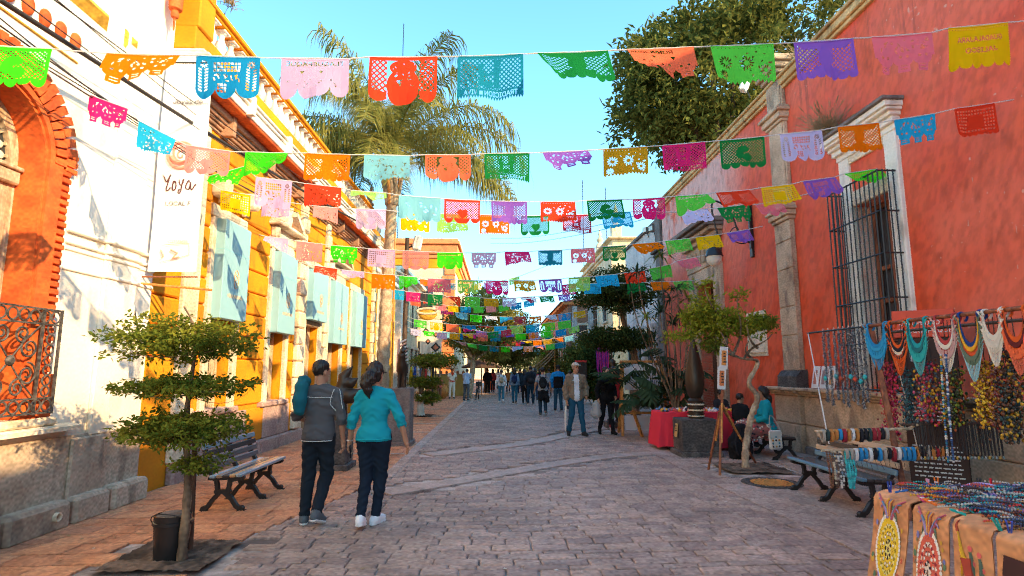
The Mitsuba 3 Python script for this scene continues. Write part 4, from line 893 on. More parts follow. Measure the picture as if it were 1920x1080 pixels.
part(dl, 'post', tube([(m_[0], 26, 0), (m_[0], 26, lc[0][2] - .5)], .05, 8), 'iron'); part(dl, 'arms', tube(spline([lc[0] - V(0, 0, .4), (m_[0], 26, lc[0][2] - .62), lc[1] - V(0, 0, .4)], 12), .02, 5), 'iron')
ac = thing('air_unit', 'yellow box with a round black fan on the left shop wall', 'air conditioner')
c = AX(800, 655, -5.0)
part(ac, 'case', bx(c, (.5, 1.1, .9), .04), 'yellow_wall'); part(ac, 'front', bx(c + V(0.0, -.56, 0), (.46, .02, .84)), 'ochre_plaster')
part(ac, 'fan', lathe([(.06, .0), (.2, 0.01), (.22, .03), (.0, .035)], 16).apply_transform(trimesh.transformations.rotation_matrix(math.pi / 2, [1, 0, 0])).apply_translation(c + V(0, -.57, 0)), 'iron')
sg = thing('shop_sign', 'white hanging board with black diamond shapes on the left row', 'sign')
c = AY(808, 632, 25.0)
part(sg, 'board', bx(c, (.95, .05, 1.5), .01), 'cornice_white')
for dx, dz, r_ in ((-.22, .25, .17), (-.12, -.2, .14), (.22, .1, .14), (.22, -.45, .24)):
    part(sg, 'diamond', bx(c + V(dx, -.03, dz), (r_ * 1.3, .01, r_ * 1.3), 0, roty(math.pi / 4)), 'iron'); part(sg, 'diamond', bx(c + V(dx, -.037, dz), (r_ * .7, .01, r_ * .7), 0, roty(math.pi / 4)), 'paint', col=(.5, .2, .12))
pt = thing('potters_sign', 'ochre round bowl shaped sign above the white board', 'sign')
c = AY(802, 588, 25.0)
part(pt, 'disc', ball(c, (.42, .12, .3), 2), 'ochre_plaster', smooth=True); part(pt, 'rim', tube([c + V(.46 * math.cos(a), -.1, .1 + .12 * math.sin(a)) for a in np.linspace(0, 6.28, 17)], .05, 6), 'stone_pale')

# ================================================================== trees and plants
def leafset(P, D, U, L, W, fold=0.25):
    """Leaves at P pointing along D with upper side U: five-cornered blades folded on the midrib."""
    n = len(P); L = np.broadcast_to(L, n)[:, None]; W = np.broadcast_to(W, n)[:, None]
    D = D / (np.linalg.norm(D, axis=1, keepdims=True) + 1e-9)
    S = np.cross(D, U); S /= np.linalg.norm(S, axis=1, keepdims=True) + 1e-9
    N = np.cross(S, D)
    a, m, t = P, P + D * L * .5 - N * W * fold, P + D * L - N * L * .12
    l, r_ = P + D * L * .45 + S * W * .5 + N * W * fold * .3, P + D * L * .45 - S * W * .5 + N * W * fold * .3
    v = np.stack([a, l, t, r_, m], 1).reshape(-1, 3); k = np.arange(n)[:, None] * 5
    f = np.vstack([k + np.array([[0, 4, 1]]), k + np.array([[1, 4, 2]]), k + np.array([[0, 3, 4]]), k + np.array([[4, 3, 2]])])
    return trimesh.Trimesh(v, f, process=False)
def cloud(c, rad, n, L, W, seed, lump=0.35, flat=0.0, shell=0.5, per=7, up=0.5):
    """Leaf clusters spread through an uneven ellipsoid: n clusters of per leaves."""
    r = np.random.default_rng(seed)
    d = r.normal(size=(n * 3, 3)); d /= np.linalg.norm(d, axis=1, keepdims=True)
    q = d * (shell + (1 - shell) * r.random((n * 3, 1))) ** (1 / 1.5)
    lum = meshkit.fbm(d * 2.3 + seed, 3, seed % 97)
    q *= (1 - lump + 2 * lump * lum)[:, None]
    den = meshkit.noise(q * 3.1 + 5, seed % 89)
    q = q[den > (.40 if lump > .4 else .33)][:n]
    C = np.asarray(c) + q * np.asarray(rad)
    P = np.repeat(C, per, 0) + r.normal(0, L * 0.55, (len(C) * per, 3)) * V(1, 1, 1 - flat)
    D = r.normal(size=P.shape); D += 0.7 * np.repeat(q / (np.linalg.norm(q, axis=1, keepdims=True) + .1), per, 0)
    D[:, 2] *= 1 - .6 * flat
    U = r.normal(0, .5, P.shape) + V(0, 0, up + .4)
    return leafset(P, D, U, L * r.uniform(.6, 1.2, len(P)), W * r.uniform(.7, 1.2, len(P)))
def limbs(base, tips, r0, r1, seed, bend=.25):
    r = np.random.default_rng(seed); out = []
    for t in tips:
        b, t = np.asarray(base, float), np.asarray(t, float); m = (b + t) / 2 + r.normal(0, bend * np.linalg.norm(t - b) * .3, 3)
        out.append(tube(spline([b, m, t], 8), np.linspace(r0, r1, 8), 6))
    return cat(out)

def tiered(label, y, trunk_px, rads, tiers, L, W, leaf, seed, group=None, white=False, dens=1.0):
    t = thing('tiered_tree', label, 'tree', group)
    pts = [GZ(*trunk_px[0])] + [AY(a, b, y) for a, b in trunk_px[1:]]
    pts[0] = V(pts[0][0], y, -0.03)
    sp = spline(pts, 26); rr = np.interp(np.linspace(0, 1, 26), np.linspace(0, 1, len(rads)), rads)
    rr = rr * (1 + .12 * np.sin(np.arange(26) * 2.3))
    if white:
        part(t, 'trunk', tube(sp[9:], rr[9:], 9), 'bark', smooth=True); part(t, 'whitewashed_foot', tube(sp[:10], rr[:10] * 1.05, 9), 'cornice_white', smooth=True, label='lower trunk painted white')
    else: part(t, 'trunk', tube(sp, rr, 10), 'bark', smooth=True)
    for i, (x0, x1, ya, yb, n) in enumerate(tiers):
        c = AY((x0 + x1) / 2, (ya + yb) / 2, y); R = (x1 - x0) / 2 * y / FPX; H = (yb - ya) / 2 * y / FPX
        k = int(np.argmin(np.abs(sp[:, 2] - (c[2] - H * .5)))); b = sp[k]
        r = np.random.default_rng(seed + i)
        tips = [c + V(R * .85 * math.cos(a), R * .85 * math.sin(a), H * r.uniform(-.5, .5)) for a in np.linspace(0, 6.28, 10)[:-1] + r.uniform(0, .5)]
        part(t, 'branches', limbs(b, tips, rads[-1] * .6, rads[-1] * .15, seed + i), 'bark')
        part(t, 'crown', cloud(c, (R * .88, R * .88, H * .82), int(n * dens), L, W, seed * 7 + i, .36, .5, .15, 6), leaf, kind='stuff')
    return t
tiered('small tree clipped into flat green tiers, growing beside the black bucket', 5.2, [(341, 1056), (345, 1000), (352, 900), (349, 800), (357, 720), (366, 640), (345, 575)], [.042, .036, .031, .026, .02, .013, .007],
       [(190, 492, 584, 692, 700), (208, 482, 700, 748, 400), (220, 468, 764, 842, 620), (316, 428, 846, 890, 80)], .052, .028, 'leaf_ficus', 5)
tiered('small tiered tree with a whitewashed trunk foot beyond the horse sculpture', 20.6, [(787, 781), (789, 750), (793, 700), (796, 665)], [.14, .1, .07, .05],
       [(764, 868, 660, 692, 420), (760, 832, 703, 730, 260), (774, 828, 733, 758, 220)], .10, .055, 'leaf_ficus', 21, white=True)
tiered('dark tree clipped into two broad tiers before the grey house', 19.0, [(1190, 785), (1190, 740), (1188, 660), (1175, 620), (1165, 560)], [.17, .14, .12, .09, .05],
       [(1062, 1250, 494, 600, 1300), (1076, 1240, 610, 662, 900)], .13, .07, 'leaf_dark', 33)

def tree(name, label, base, crown_c, rad, n, L, W, leaf, bark, seed, r0=.2, fork=None, group=None, per=7, lump=.35):
    t = thing(name, label, 'tree', group)
    b, c = np.asarray(base, float), np.asarray(crown_c, float)
    f = np.asarray(fork, float) if fork is not None else b + (c - b) * .5
    part(t, 'trunk', tube(spline([b, (b + f) / 2 + V(.05, 0, 0), f], 10), np.linspace(r0, r0 * .7, 10), 9), bark, smooth=True)
    r = np.random.default_rng(seed)
    d = r.normal(size=(9, 3)); d /= np.linalg.norm(d, axis=1, keepdims=True); d[:, 2] = np.abs(d[:, 2]) * .8 - .1
    part(t, 'limbs', limbs(f, [c + q * np.asarray(rad) * .8 for q in d], r0 * .55, r0 * .08, seed), bark)
    part(t, 'crown', cloud(c, rad, n, L, W, seed, lump, 0, .35, per), leaf, kind='stuff')
    return t
B = AY(1350, 120, 22)
bt = tree('broadleaf_tree', 'big dark rubber tree rising behind the roof of the red house', (9.4, 22.5, 0), (8.9, 22.5, 13.6), (3.9, 4.0, 3.5), 2100, .36, .16, 'leaf_tree', 'bark', 41, .4, (9.2, 22.5, 9.5), per=8, lump=.45)
part(bt, 'crown', cloud(AY(1225, 160, 21), (1.6, 1.6, 1.9), 210, .30, .13, 43, .4, 0, .3, 8), 'leaf_tree', kind='stuff')
part(bt, 'crown', cloud(AY(1500, 20, 21), (2.4, 2.2, 1.9), 330, .30, .13, 47, .4, 0, .3, 8), 'leaf_tree', kind='stuff')
part(bt, 'crown', cloud(AY(1295, 215, 21.5), (1.2, 1.4, .9), 110, .30, .13, 44, .4, 0, .3, 8), 'leaf_tree', kind='stuff')
tree('shade_tree', 'bushy sunlit street tree with a forked pale trunk left of the crowd', (-1.75, 33, 0), AY(905, 610, 34), (2.35, 2.2, 2.15), 1500, .25, .125, 'leaf_gold', 'bark_pale', 51, .2, (-1.5, 33.5, 2.2))
tree('shade_tree', 'leafy tree behind the sunlit tree on the left of the far street', (-.9, 41, 0), AY(955, 640, 41), (2.3, 2, 2.0), 900, .26, .13, 'leaf_tree', 'bark', 52, .2, (-.9, 41, 1.9))
for i, (px, py, y, R, H, lf, lb) in enumerate(((1000, 668, 62, 3.0, 2.0, 'leaf_gold', 'golden green tree at the far end of the street'), (1052, 672, 46, 1.7, 1.6, 'leaf_tree', 'dark green tree before the brown house'),
                                           (965, 660, 75, 3.5, 3.2, 'leaf_dark', 'dark far tree at the vanishing point of the street'), (1092, 690, 33, 1.3, 1.5, 'leaf_tree', 'shaggy green shrub tree beside the hanging ribbons'), (1118, 700, 27, .8, 1.1, 'leaf_dark', 'dark shrub tree at the corner of the church'))):
    c = AY(px, py, y)
    tree('far_tree', lb, (c[0], y, 0), c, (R, R, H), 520, .30, .15, lf, 'bark', 60 + i, .13)

# the palm
pm = thing('palm_tree', 'tall palm with ringed trunk and drooping fronds before the yellow house', 'palm')
PY = 18.6
tp = [AY(a, b, PY) for a, b in ((716, 800), (718, 690), (722, 600), (728, 500), (733, 420), (734, 385))]
tp[0][2] = 0
sp = spline(tp, 60); rr = .205 + .012 * np.sign(np.sin(np.arange(60) * 1.9)); rr = np.where(np.arange(60) < 3, .26, rr)
part(pm, 'trunk', tube(sp, rr * np.linspace(1.05, .9, 60), 14), 'bark_pale', smooth=30)
top = sp[-1]
hub = AY(731, 325, PY)
part(pm, 'crownshaft', tube([top, (top + hub) / 2, hub, hub + V(0, 0, .5)], [.20, .26, .17, .05], 10), 'bark_pale', smooth=True)
r = np.random.default_rng(77)
for k in range(7):
    a = k * .9; q = top + V(math.cos(a) * .15, math.sin(a) * .15, .0)
    part(pm, 'frond_base', tube(spline([q, q + V(math.cos(a) * .12, math.sin(a) * .12, .55), hub + V(math.cos(a) * .45, math.sin(a) * .45, .55)], 8), [.07, .06, .055, .05, .045, .04, .035, .03], 6), 'wood_orange' if k % 2 else 'bark_pale')
def frond(a, el, L, seed, droop=1.0):
    r = np.random.default_rng(seed); h = V(math.cos(a), math.sin(a), 0); N = 30; s = np.linspace(0, 1, N)
    ang = el - s ** 1.3 * (1.35 + el * .75) * droop
    d = np.cos(ang)[:, None] * h + np.sin(ang)[:, None] * V(0, 0, 1)
    p = hub + V(0, 0, .15) + np.cumsum(d * L / N, 0)
    rach = tube(p, np.linspace(.032, .006, N), 5)
    M = 110; u = np.linspace(.16, .995, M); P = np.stack([np.interp(u, s, p[:, i]) for i in range(3)], 1); T_ = np.stack([np.interp(u, s, d[:, i]) for i in range(3)], 1)
    side = np.cross(h, V(0, 0, 1)); vs, fs, at = [], [], 0
    for sg in (-1, 1):
        ll = (.66 + .46 * np.sin(u * 2.9)) * r.uniform(.75, 1.15, M)
        out = sg * side + T_ * r.uniform(.25, .8, (M, 1)) + r.normal(0, .22, (M, 3)); out /= np.linalg.norm(out, axis=1, keepdims=True)
        m1 = P + out * (ll * .42)[:, None] + V(0, 0, -.06); m2 = P + out * (ll * .62)[:, None] - V(0, 0, 1) * (ll * .38)[:, None]; m3 = P + out * (ll * .66)[:, None] - V(0, 0, 1) * (ll * .82)[:, None]
        w = T_ * .016
        v = np.stack([P - w, P + w, m1 - w, m1 + w, m2 - w * .8, m2 + w * .8, m3], 1).reshape(-1, 3)
        k = np.arange(M)[:, None] * 7
        vs.append(v); fs.append(np.vstack([k + np.array([t]) for t in ([0, 1, 3], [0, 3, 2], [2, 3, 5], [2, 5, 4], [4, 5, 6])]) + at); at += len(v)
    return cat(rach, (np.vstack(vs), np.vstack(fs)))
for i, (ad, e, L, dr_) in enumerate(((180, 1.0, 4.3, 1.0), (195, .62, 3.9, 1.05), (165, .75, 3.9, 1.1), (215, .9, 4.0, 1.0), (150, 1.15, 4.1, 1.0), (0, .95, 4.7, 1.0), (15, .6, 4.4, 1.0), (-18, 1.1, 4.6, .95), (-35, .7, 4.2, 1.05), (35, .9, 4.3, 1.0), (60, 1.25, 4.4, .9), (-60, 1.1, 4.2, 1.0), (-90, .9, 3.8, 1.0),
                                     (-110, 1.2, 4.2, 1.0), (95, 1.0, 4.2, 1.0), (120, .8, 4.0, 1.0), (240, 1.3, 4.5, .9), (270, .55, 3.4, 1.1), (90, 1.48, 4.4, .55), (-20, 1.42, 4.2, .62), (200, 1.4, 4.2, .62), (80, 1.52, 4.6, .38), (210, 1.5, 4.4, .42), (320, 1.46, 4.3, .5), (5, .35, 4.0, .9), (178, .35, 3.3, 1.0), (-75, .4, 3.4, 1.1), (-130, .65, 3.7, 1.1))):
    part(pm, 'frond', frond(math.radians(ad), e, L * 1.2, 300 + i, dr_), 'leaf_palm')

# dracaena, philodendron and lime shrub on the right
dc = thing('dracaena', 'spiky dracaena with thin bare stems and dark leaf rosettes before the red house', 'plant')
DY = 13.3
r = np.random.default_rng(91)
for i, (px, py, nL) in enumerate(((1237, 478, 20), (1184, 546, 16), (1196, 512, 22), (1212, 594, 26), (1238, 586, 34), (1258, 560, 24), (1284, 596, 38), (1270, 540, 22), (1226, 640, 18), (1290, 560, 20), (1216, 632, 22), (1262, 610, 30))):
    y = DY + r.uniform(-.3, .3); c = AY(px, py, y); b = AY(1262 + 3 * (i % 4), 768, DY)
    mid = (b + c) / 2 + V((c[0] - b[0]) * .12 + .05, 0, -.1)
    part(dc, 'stem', tube(spline([b, b * .6 + mid * .4 + V(.02, 0, 0), mid, c], 14), np.linspace(.020, .011, 14), 6), 'bark', smooth=True)
    d = r.normal(size=(nL, 3)); d[:, 2] = np.abs(d[:, 2]) * .8 - .25; d /= np.linalg.norm(d, axis=1, keepdims=True)
    L = r.uniform(.36, .58, nL)[:, None]; P = np.repeat(c[None], nL, 0) + d * .02
    S = np.cross(d, V(0, 0, 1)); S /= np.linalg.norm(S, axis=1, keepdims=True) + 1e-6; w = S * .021
    m1, m2 = P + d * L * .5 + V(0, 0, .01), P + d * L - V(0, 0, 1) * L * L * .55
    v = np.stack([P - w * .7, P + w * .7, m1 - w, m1 + w, m2], 1).reshape(-1, 3); k = np.arange(nL)[:, None] * 5
    part(dc, 'leaf_rosette', trimesh.Trimesh(v, np.vstack([k + np.array([t]) for t in ([0, 1, 3], [0, 3, 2], [2, 3, 4])]), process=False), 'leaf_fern' if i % 3 else 'leaf_ficus')
pp_ = bb(AY(1228, 770, DY)[0], AY(1290, 770, DY)[0], 13.0, 13.6, 0.0, .70, .02)
part(dc, 'clay_trough', pp_, 'roof_tile')
def splitleaf(L):
    W = L * .62; lob = []
    n = 7
    for s in (-1, 1):
        for i in range(n):
            t = (i + .5) / n; wid = W * (math.sin(math.pi * min(1, (t * .92 + .08))) ** .7) * .52
            y0 = L * t * .9; a = Polygon([(0, y0 - L * .035), (s * wid * .9, y0 + L * .085 - .0), (s * wid, y0 + L * .13), (s * wid * .82, y0 + L * .15), (0, y0 + L * .055)])
            lob.append(a.buffer(L * .012, quad_segs=1))
    lob.append(Polygon([(-L * .05, 0), (L * .05, 0), (0.0, L)]))
    g = unary_union(lob)
    v, f = trimesh.creation.triangulate_polygon(g if g.geom_type == 'Polygon' else max(g.geoms, key=lambda q: q.area), engine='earcut')
    y = v[:, 1] / L
    return trimesh.Trimesh(np.c_[v[:, 0], v[:, 1], -L * .42 * y ** 2 - np.abs(v[:, 0]) * .55], f, process=False)
ph = thing('philodendron', 'dark philodendron with big split drooping leaves behind the wooden easel', 'plant')
SL = [splitleaf(.78), splitleaf(.62)]
for i in range(46):
    px, py = r.uniform(1160, 1296), r.uniform(662, 775)
    if px > 1270 and py > 740: py -= 40
    y = 13.7 + r.uniform(-.5, .4); c = AY(px, py, y); a = r.uniform(0, 6.28) if i % 3 else math.pi / 2 + r.normal(0, .8) + math.pi
    M_ = rotz(a) @ rotx(r.uniform(-.5, .7)); root = AY(1225, 770, 13.8)
    part(ph, 'leaf', move(SL[i % 2], c, M_), 'leaf_fern')
    part(ph, 'stalk', tube(spline([root, (root + c) / 2 + V(0, 0, .12), c], 7), .009, 4), 'leaf_dark')
part(ph, 'root_trunk', tube(spline([AY(1240, 800, 13.8) * V(1, 1, 0), AY(1232, 770, 13.8), AY(1218, 735, 13.8)], 8), .06, 7), 'bark')
ls = thing('crooked_tree', 'small crooked tree with yellow green leaves growing from a square pit by the red house', 'tree')
SY = 9.62
tk = [(1399, 882), (1398, 844), (1404, 802), (1413, 767), (1419, 740), (1405, 722), (1413, 698), (1420, 676)]
pts = [AY(a, b, SY) for a, b in tk]; pts[0][2] = 0.0
part(ls, 'trunk', tube(spline(pts, 30), np.linspace(.062, .034, 30) * (1 + .12 * np.sin(np.arange(30) * 2.1)), 9), 'bark_pale', smooth=True)
brs = [[(1420, 676), (1405, 674), (1380, 668), (1362, 645), (1345, 620)], [(1410, 672), (1398, 655), (1404, 640)], [(1395, 672), (1408, 655), (1424, 645), (1448, 626)], [(1420, 652), (1405, 632), (1400, 610)], [(1380, 668), (1368, 664), (1340, 655), (1315, 648)], [(1362, 645), (1352, 600), (1330, 565), (1322, 540)], [(1345, 620), (1320, 600), (1300, 590)], [(1375, 664), (1385, 640), (1388, 600), (1382, 565), (1386, 552)]]
for b in brs: part(ls, 'branch', tube(spline([AY(x, y_, SY + .25 * math.sin(x)) for x, y_ in b], 12), np.linspace(.026, .007, 12), 6), 'bark', smooth=True)
for i, (px, py, rx, rz, n, lf) in enumerate(((1322, 590, .33, .36, 85, 'leaf_lime'), (1345, 610, .28, .26, 60, 'leaf_lime'), (1300, 600, .2, .2, 34, 'leaf_lime'), (1410, 610, .36, .17, 55, 'leaf_lime'), (1432, 605, .2, .14, 24, 'leaf_ficus'), (1335, 645, .22, .13, 26, 'leaf_ficus'), (1322, 535, .06, .1, 7, 'leaf_lime'), (1386, 552, .14, .06, 9, 'leaf_lime'), (1262, 628, .14, .05, 8, 'leaf_lime'), (1295, 628, .17, .08, 14, 'leaf_lime'), (1370, 595, .2, .16, 24, 'leaf_lime'))):
    part(ls, 'leaf_spray', cloud(AY(px, py, SY + .1), (rx, .3, rz), int(n * 1.7), .095, .045, 120 + i, .3, .2, .2, 6), lf, kind='stuff')

# ================================================================== people
def figure(pose=None, female=False, res=.012, sleeve=1.0, hem=.86, coat=0.0, hair='short', leg=1.0, skirt=False, bulk=1.0, open_front=False, seed=0):
    """Local frame: x right, y forward, z up, 1.75 m tall. Returns the body, clothing and hair as continuous surfaces."""
    J = dict(sl=(-.172, 0, 1.40), sr=(.172, 0, 1.40), el=(-.225, -.02, 1.12), er=(.225, -.02, 1.12), hl=(-.25, .05, .87), hr=(.25, .05, .87),
             pl=(-.09, 0, .92), pr=(.09, 0, .92), kl=(-.10, .02, .50), kr=(.10, .02, .50), fl=(-.10, -.02, .085), fr=(.10, -.02, .085), tl=(-.12, .14, .03), tr=(.12, .14, .03), head=(0, .0, 1.625), yaw=0.0, nod=0.0, chest=(0, 0, 0))
    if female: J.update(sl=(-.152, 0, 1.39), sr=(.152, 0, 1.39), el=(-.20, -.03, 1.12), er=(.20, -.03, 1.12))
    J.update(pose or {})
    J = {k: (v if isinstance(v, float) else V(*v)) for k, v in J.items()}
    lo = np.min([v for v in J.values() if not isinstance(v, float)], 0) - .34; hi = np.max([v for v in J.values() if not isinstance(v, float)], 0) + .30
    lo[2] = min(lo[2], 0) if lo[2] < .4 else lo[2]
    R = rotz(J['yaw']) @ rotx(J['nod']); hd = J['head']
    H = lambda x, y, z: hd + R @ V(x, y, z)
    ch = J['chest']; hips = (J['pl'] + J['pr']) / 2
    def torso(c, o, s=1.0, hem_o=0.0):
        hw = .172 if female else .158
        c.ell(hips + V(0, -.012, .02), ((hw + o + hem_o) * s, .125 + o + hem_o, .135 + o), k=.05)
        mid = hips * .45 + (V(0, 0, 1.18) + ch) * .55 if np.linalg.norm(hips - V(0, 0, .92)) < .12 else (hips + (J['sl'] + J['sr']) / 2) / 2
        c.ell(mid, ((.132 if female else .15) * s + o, .105 * s + o, .2 + o), k=.07)
        sh = (J['sl'] + J['sr']) / 2
        c.ell(sh + V(0, .0, -.13), ((.150 if female else .178) * s + o, .112 * s + o, .19 + o), k=.06)
        if female:
            for q in (-1, 1): c.ell(sh + R * 0 @ V(0, 0, 0) + V(q * .075, .085, -.17), (.07 + o, .06 + o, .065 + o), k=.03)
        c.cone(J['sl'] + V(.035, 0, -.02), J['sr'] + V(-.035, 0, -.02), .056 * s + o, k=.04)
        for q in ('sl', 'sr'): c.cone(sh + (J[q] - sh) * .25 + V(0, -.012, .055), J[q] + (sh - J[q]) * .15 + V(0, 0, -.002), .040 + o, .046 + o, k=.05)
        c.cone(sh + V(0, -.005, -.03), sh + V(0, -.005, .075), .085 + o, .052 + o, k=.04)
    def arms(c, o, upto=2.0):
        for S, E, Hh in (('sl', 'el', 'hl'), ('sr', 'er', 'hr')):
            a, b, h = J[S], J[E], J[Hh]; u = min(upto, 1.0)
            e = a + (b - a) * u
            c.cone(a, e, .050 * bulk + o, (.050 * (1 - u) + .041 * u) * bulk + o, k=.03, cut=upto < 1)
            if upto > 1:
                w = b + (h - b) * (upto - 1); c.cone(b, w, .041 * bulk + o, (.041 * (2 - upto) + .028 * (upto - 1)) * bulk + o, k=.02, cut=upto < 2)
    def legs(c, o, upto=2.0, wide=0.0):
        for P, K, F in (('pl', 'kl', 'fl'), ('pr', 'kr', 'fr')):
            a, b, h = J[P], J[K], J[F]
            c.cone(a, b, (.094 if female else .088) * bulk + o, .058 + o + wide * .5, k=.04)
            w = b + (h - b) * min(upto - 1, 1.0)
            c.cone(b, w, .056 + o + wide * .5, .040 + o + wide, k=.03, cut=True)
            c.ell(b + (h - b) * .28 + V(0, -.018, 0), (.050 + o, .052 + o, .11 + o), k=.03)
    out = {}
    b = Clay(lo, hi, res); torso(b, -.014); arms(b, -.004); legs(b, -.012)
    sh = (J['sl'] + J['sr']) / 2
    b.cone(sh + V(0, -.005, .02), hd + R @ V(0, -.02, -.08), .052 if not female else .045, k=.03)
    b.ell(H(0, -.012, .035), (.074, .092, .092), R, k=.02); b.ell(H(0, .018, -.045), (.056, .066, .072), R, k=.03)
    b.ell(H(0, .05, -.085), (.03, .03, .028), R, k=.03)
    b.cone(H(0, .084, .012), H(0, .102, -.022), .010, .014, k=.012); b.ell(H(0, .078, .035), (.055, .014, .010), R, k=.015)
    for q in (-1, 1):
        b.ell(H(q * .076, -.012, -.005), (.012, .022, .034), R, k=.008)
        b.ell(H(q * .034, .083, .014), (.017, .010, .010), R, k=.006)
    b.ell(H(0, .083, -.052), (.026, .012, .009), R, k=.010)
    for S, E, Hh, q in (('sl', 'el', 'hl', -1), ('sr', 'er', 'hr', 1)):
        d = J[Hh] - J[E]; d = d / np.linalg.norm(d); fwd = J.get('palm' + Hh[1], V(0, 1, 0)); fwd = fwd - d * (fwd @ d); fwd /= np.linalg.norm(fwd)
        sd = np.cross(d, fwd) * q; curl = J.get('curl' + Hh[1], .5); w = J[Hh]
        b.cone(w, w + d * .05, .026, .024, k=.015); b.cone(w + d * .045 - fwd * .026, w + d * .045 + fwd * .026, .017, k=.012); b.cone(w + d * .08 - fwd * .028, w + d * .08 + fwd * .028, .015, k=.012)
        for k in range(4):
            o_ = (k - 1.5) * .0185; L = (.034, .040, .042, .036)[3 - k if q < 0 else 3 - k]
            p0 = w + d * .088 + fwd * o_; a1 = curl * .6 + .05 * k; p1 = p0 + (d * math.cos(a1) - sd * math.sin(a1)) * L; a2 = curl * 1.6; p2 = p1 + (d * math.cos(a2) - sd * math.sin(a2)) * L * .75
            b.cone(p0, p1, .0095, .0088, k=.004).cone(p1, p2, .0088, .007, k=.004)
        t0 = w + d * .02 + fwd * .026; t1 = t0 + d * .03 + fwd * .022 - sd * .008; b.cone(t0, t1, .012, .010, k=.008).cone(t1, t1 + d * .03 + fwd * .004 - sd * .008, .010, .008, k=.004)
    for F, Tn in (('fl', 'tl'), ('fr', 'tr')): b.cone(J[F], J[Tn] + V(0, 0, .012), .034, .026, k=.02)
    out['body'] = b.mesh()
    c = Clay(lo, hi, res); o = .008 + coat; torso(c, o, 1.0, .016); arms(c, o + .004, sleeve)
    c.ripple(.010, 9 if coat else 11, seed, (1, 1, 1.8))
    neck = sh + V(0, 0, .085 if coat < .01 else .11)
    c.keep((0, .35, 1), neck)
    up = sh - hips; up /= np.linalg.norm(up)
    c.keep(-up, V(0, 0, hem) if hips[2] > .8 else hips - up * .02)
    if open_front:
        sl, P = c._win(c.lo, c.lo + c.res * c.n, 0); c.g[sl] = np.maximum(c.g[sl], -np.maximum(np.abs(P[..., 0] - .01) - .062, -(P[..., 1] - .03)))
    out['top'] = c.mesh()
    c = Clay(lo, hi, res); o = .006
    if skirt:
        kn = (J['kl'] + J['kr']) / 2
        c.cone(hips, kn + (kn - hips) * .05, .17, .20, k=.05); c.cone(J['pl'], J['kl'], .11, .10, k=.05); c.cone(J['pr'], J['kr'], .11, .10, k=.05)
        c.cone(kn, kn + V(0, -.0, -.22), .17, .19, k=.06, cut=True)
    else:
        c.ell(hips + V(0, -.012, .02), ((.172 if female else .158), .125, .135), k=.05); legs(c, o, 1.98, .012 if not female else .004)
    c.ripple(.008, 10, seed + 3, (1, 1, .7))
    if hips[2] > .8: c.keep((0, 0, 1), (0, 0, 1.0))
    out['bottom'] = c.mesh()
    for nm, F, Tn in (('shoe', 'fl', 'tl'), ('shoe', 'fr', 'tr')):
        f, t = J[F], J[Tn]; s = Clay(np.minimum(f, t) - .12, np.maximum(f, t) + .12, min(res, .011))
        d = t - f; d[2] = 0; d /= np.linalg.norm(d) + 1e-9; heel = f - d * .045 + V(0, 0, -.048)
        s.cone(heel + V(0, 0, .012), t + V(0, 0, .012), .042, .038, k=.02); s.cone(f, f + V(0, 0, -.03), .048, .045, k=.03); s.cone(f, f + (t - f) * .6 + V(0, 0, .012), .040, .040, k=.02)
        s2 = Clay(np.minimum(f, t) - .12, np.maximum(f, t) + .12, min(res, .011)); s2.cone(heel + V(0, 0, -.018), t + V(0, 0, -.018), .044, .042, k=.0, flat=(1, 1, 2.4))
        out.setdefault('shoes', []).append((s.mesh(), s2.mesh()))
    if hair:
        c = Clay(hd - .3 - V(0, 0, .35), hd + .3, min(res, .010))
        c.ell(H(0, -.016, .043), (.083, .099, .096), R, k=.01)
        if hair != 'short': c.ell(H(0, -.035, .0), (.087, .085, .10), R, k=.03)
        n1 = R @ V(0, .92, -.38)
        c.keep(n1, H(0, .052, .062)); 
        c.keep(R @ V(0, .45, -.9), H(0, -.06, -.05 if hair == 'short' else -.10))
        if hair == 'pony':
            c.path([H(0, -.10, .02), H(-.01, -.15, -.02), H(-.02, -.16, -.10), H(-.01, -.14, -.19), H(.0, -.12, -.26)], [.035, .05, .058, .04, .012], .02)
            c.ell(H(.035, -.13, -.05), (.05, .05, .06), k=.02); c.ell(H(-.06, -.13, -.09), (.04, .04, .05), k=.02)
        if hair == 'long': c.path([H(0, -.035, .0), H(0, -.055, -.12), H(0, -.06, -.20)], [.080, .072, .045], .03)
        c.ripple(.012 if hair == 'short' else .02, 22, seed + 9, (1, 1, .5) if hair != 'pony' else (1, 1, 1))
        out['hair'] = c.mesh()
    out['J'], out['H'], out['R'] = J, H, R
    return out
FIGS = {}
def folds(m, A, f, seed, lean=.5):
    v = m.vertices; n = trimesh.Trimesh(v, m.faces, process=False).vertex_normals
    w = meshkit.fbm(v * V(5, 5, 4), 2, seed); g = meshkit.noise(v * V(4, 4, 6), seed + 5)
    d = A * np.clip(g * 2 - .5, 0, 1.2) * np.sin(2 * math.pi * ((v[:, 2] + lean * v[:, 0] * np.sign(v[:, 0] + 1e-6)) * f + 1.6 * w))
    return trimesh.Trimesh(v + n * d[:, None], m.faces, process=False)
def strands(m, A, seed, k=26):
    v = m.vertices; n = trimesh.Trimesh(v, m.faces, process=False).vertex_normals; c = v.mean(0); a = np.arctan2(v[:, 0] - c[0], v[:, 1] - c[1])
    d = A * np.sin(a * k + 7 * meshkit.fbm(v * V(9, 9, 5), 2, seed)) * (.4 + meshkit.noise(v * 20, seed))
    return trimesh.Trimesh(v + n * d[:, None], m.faces, process=False)
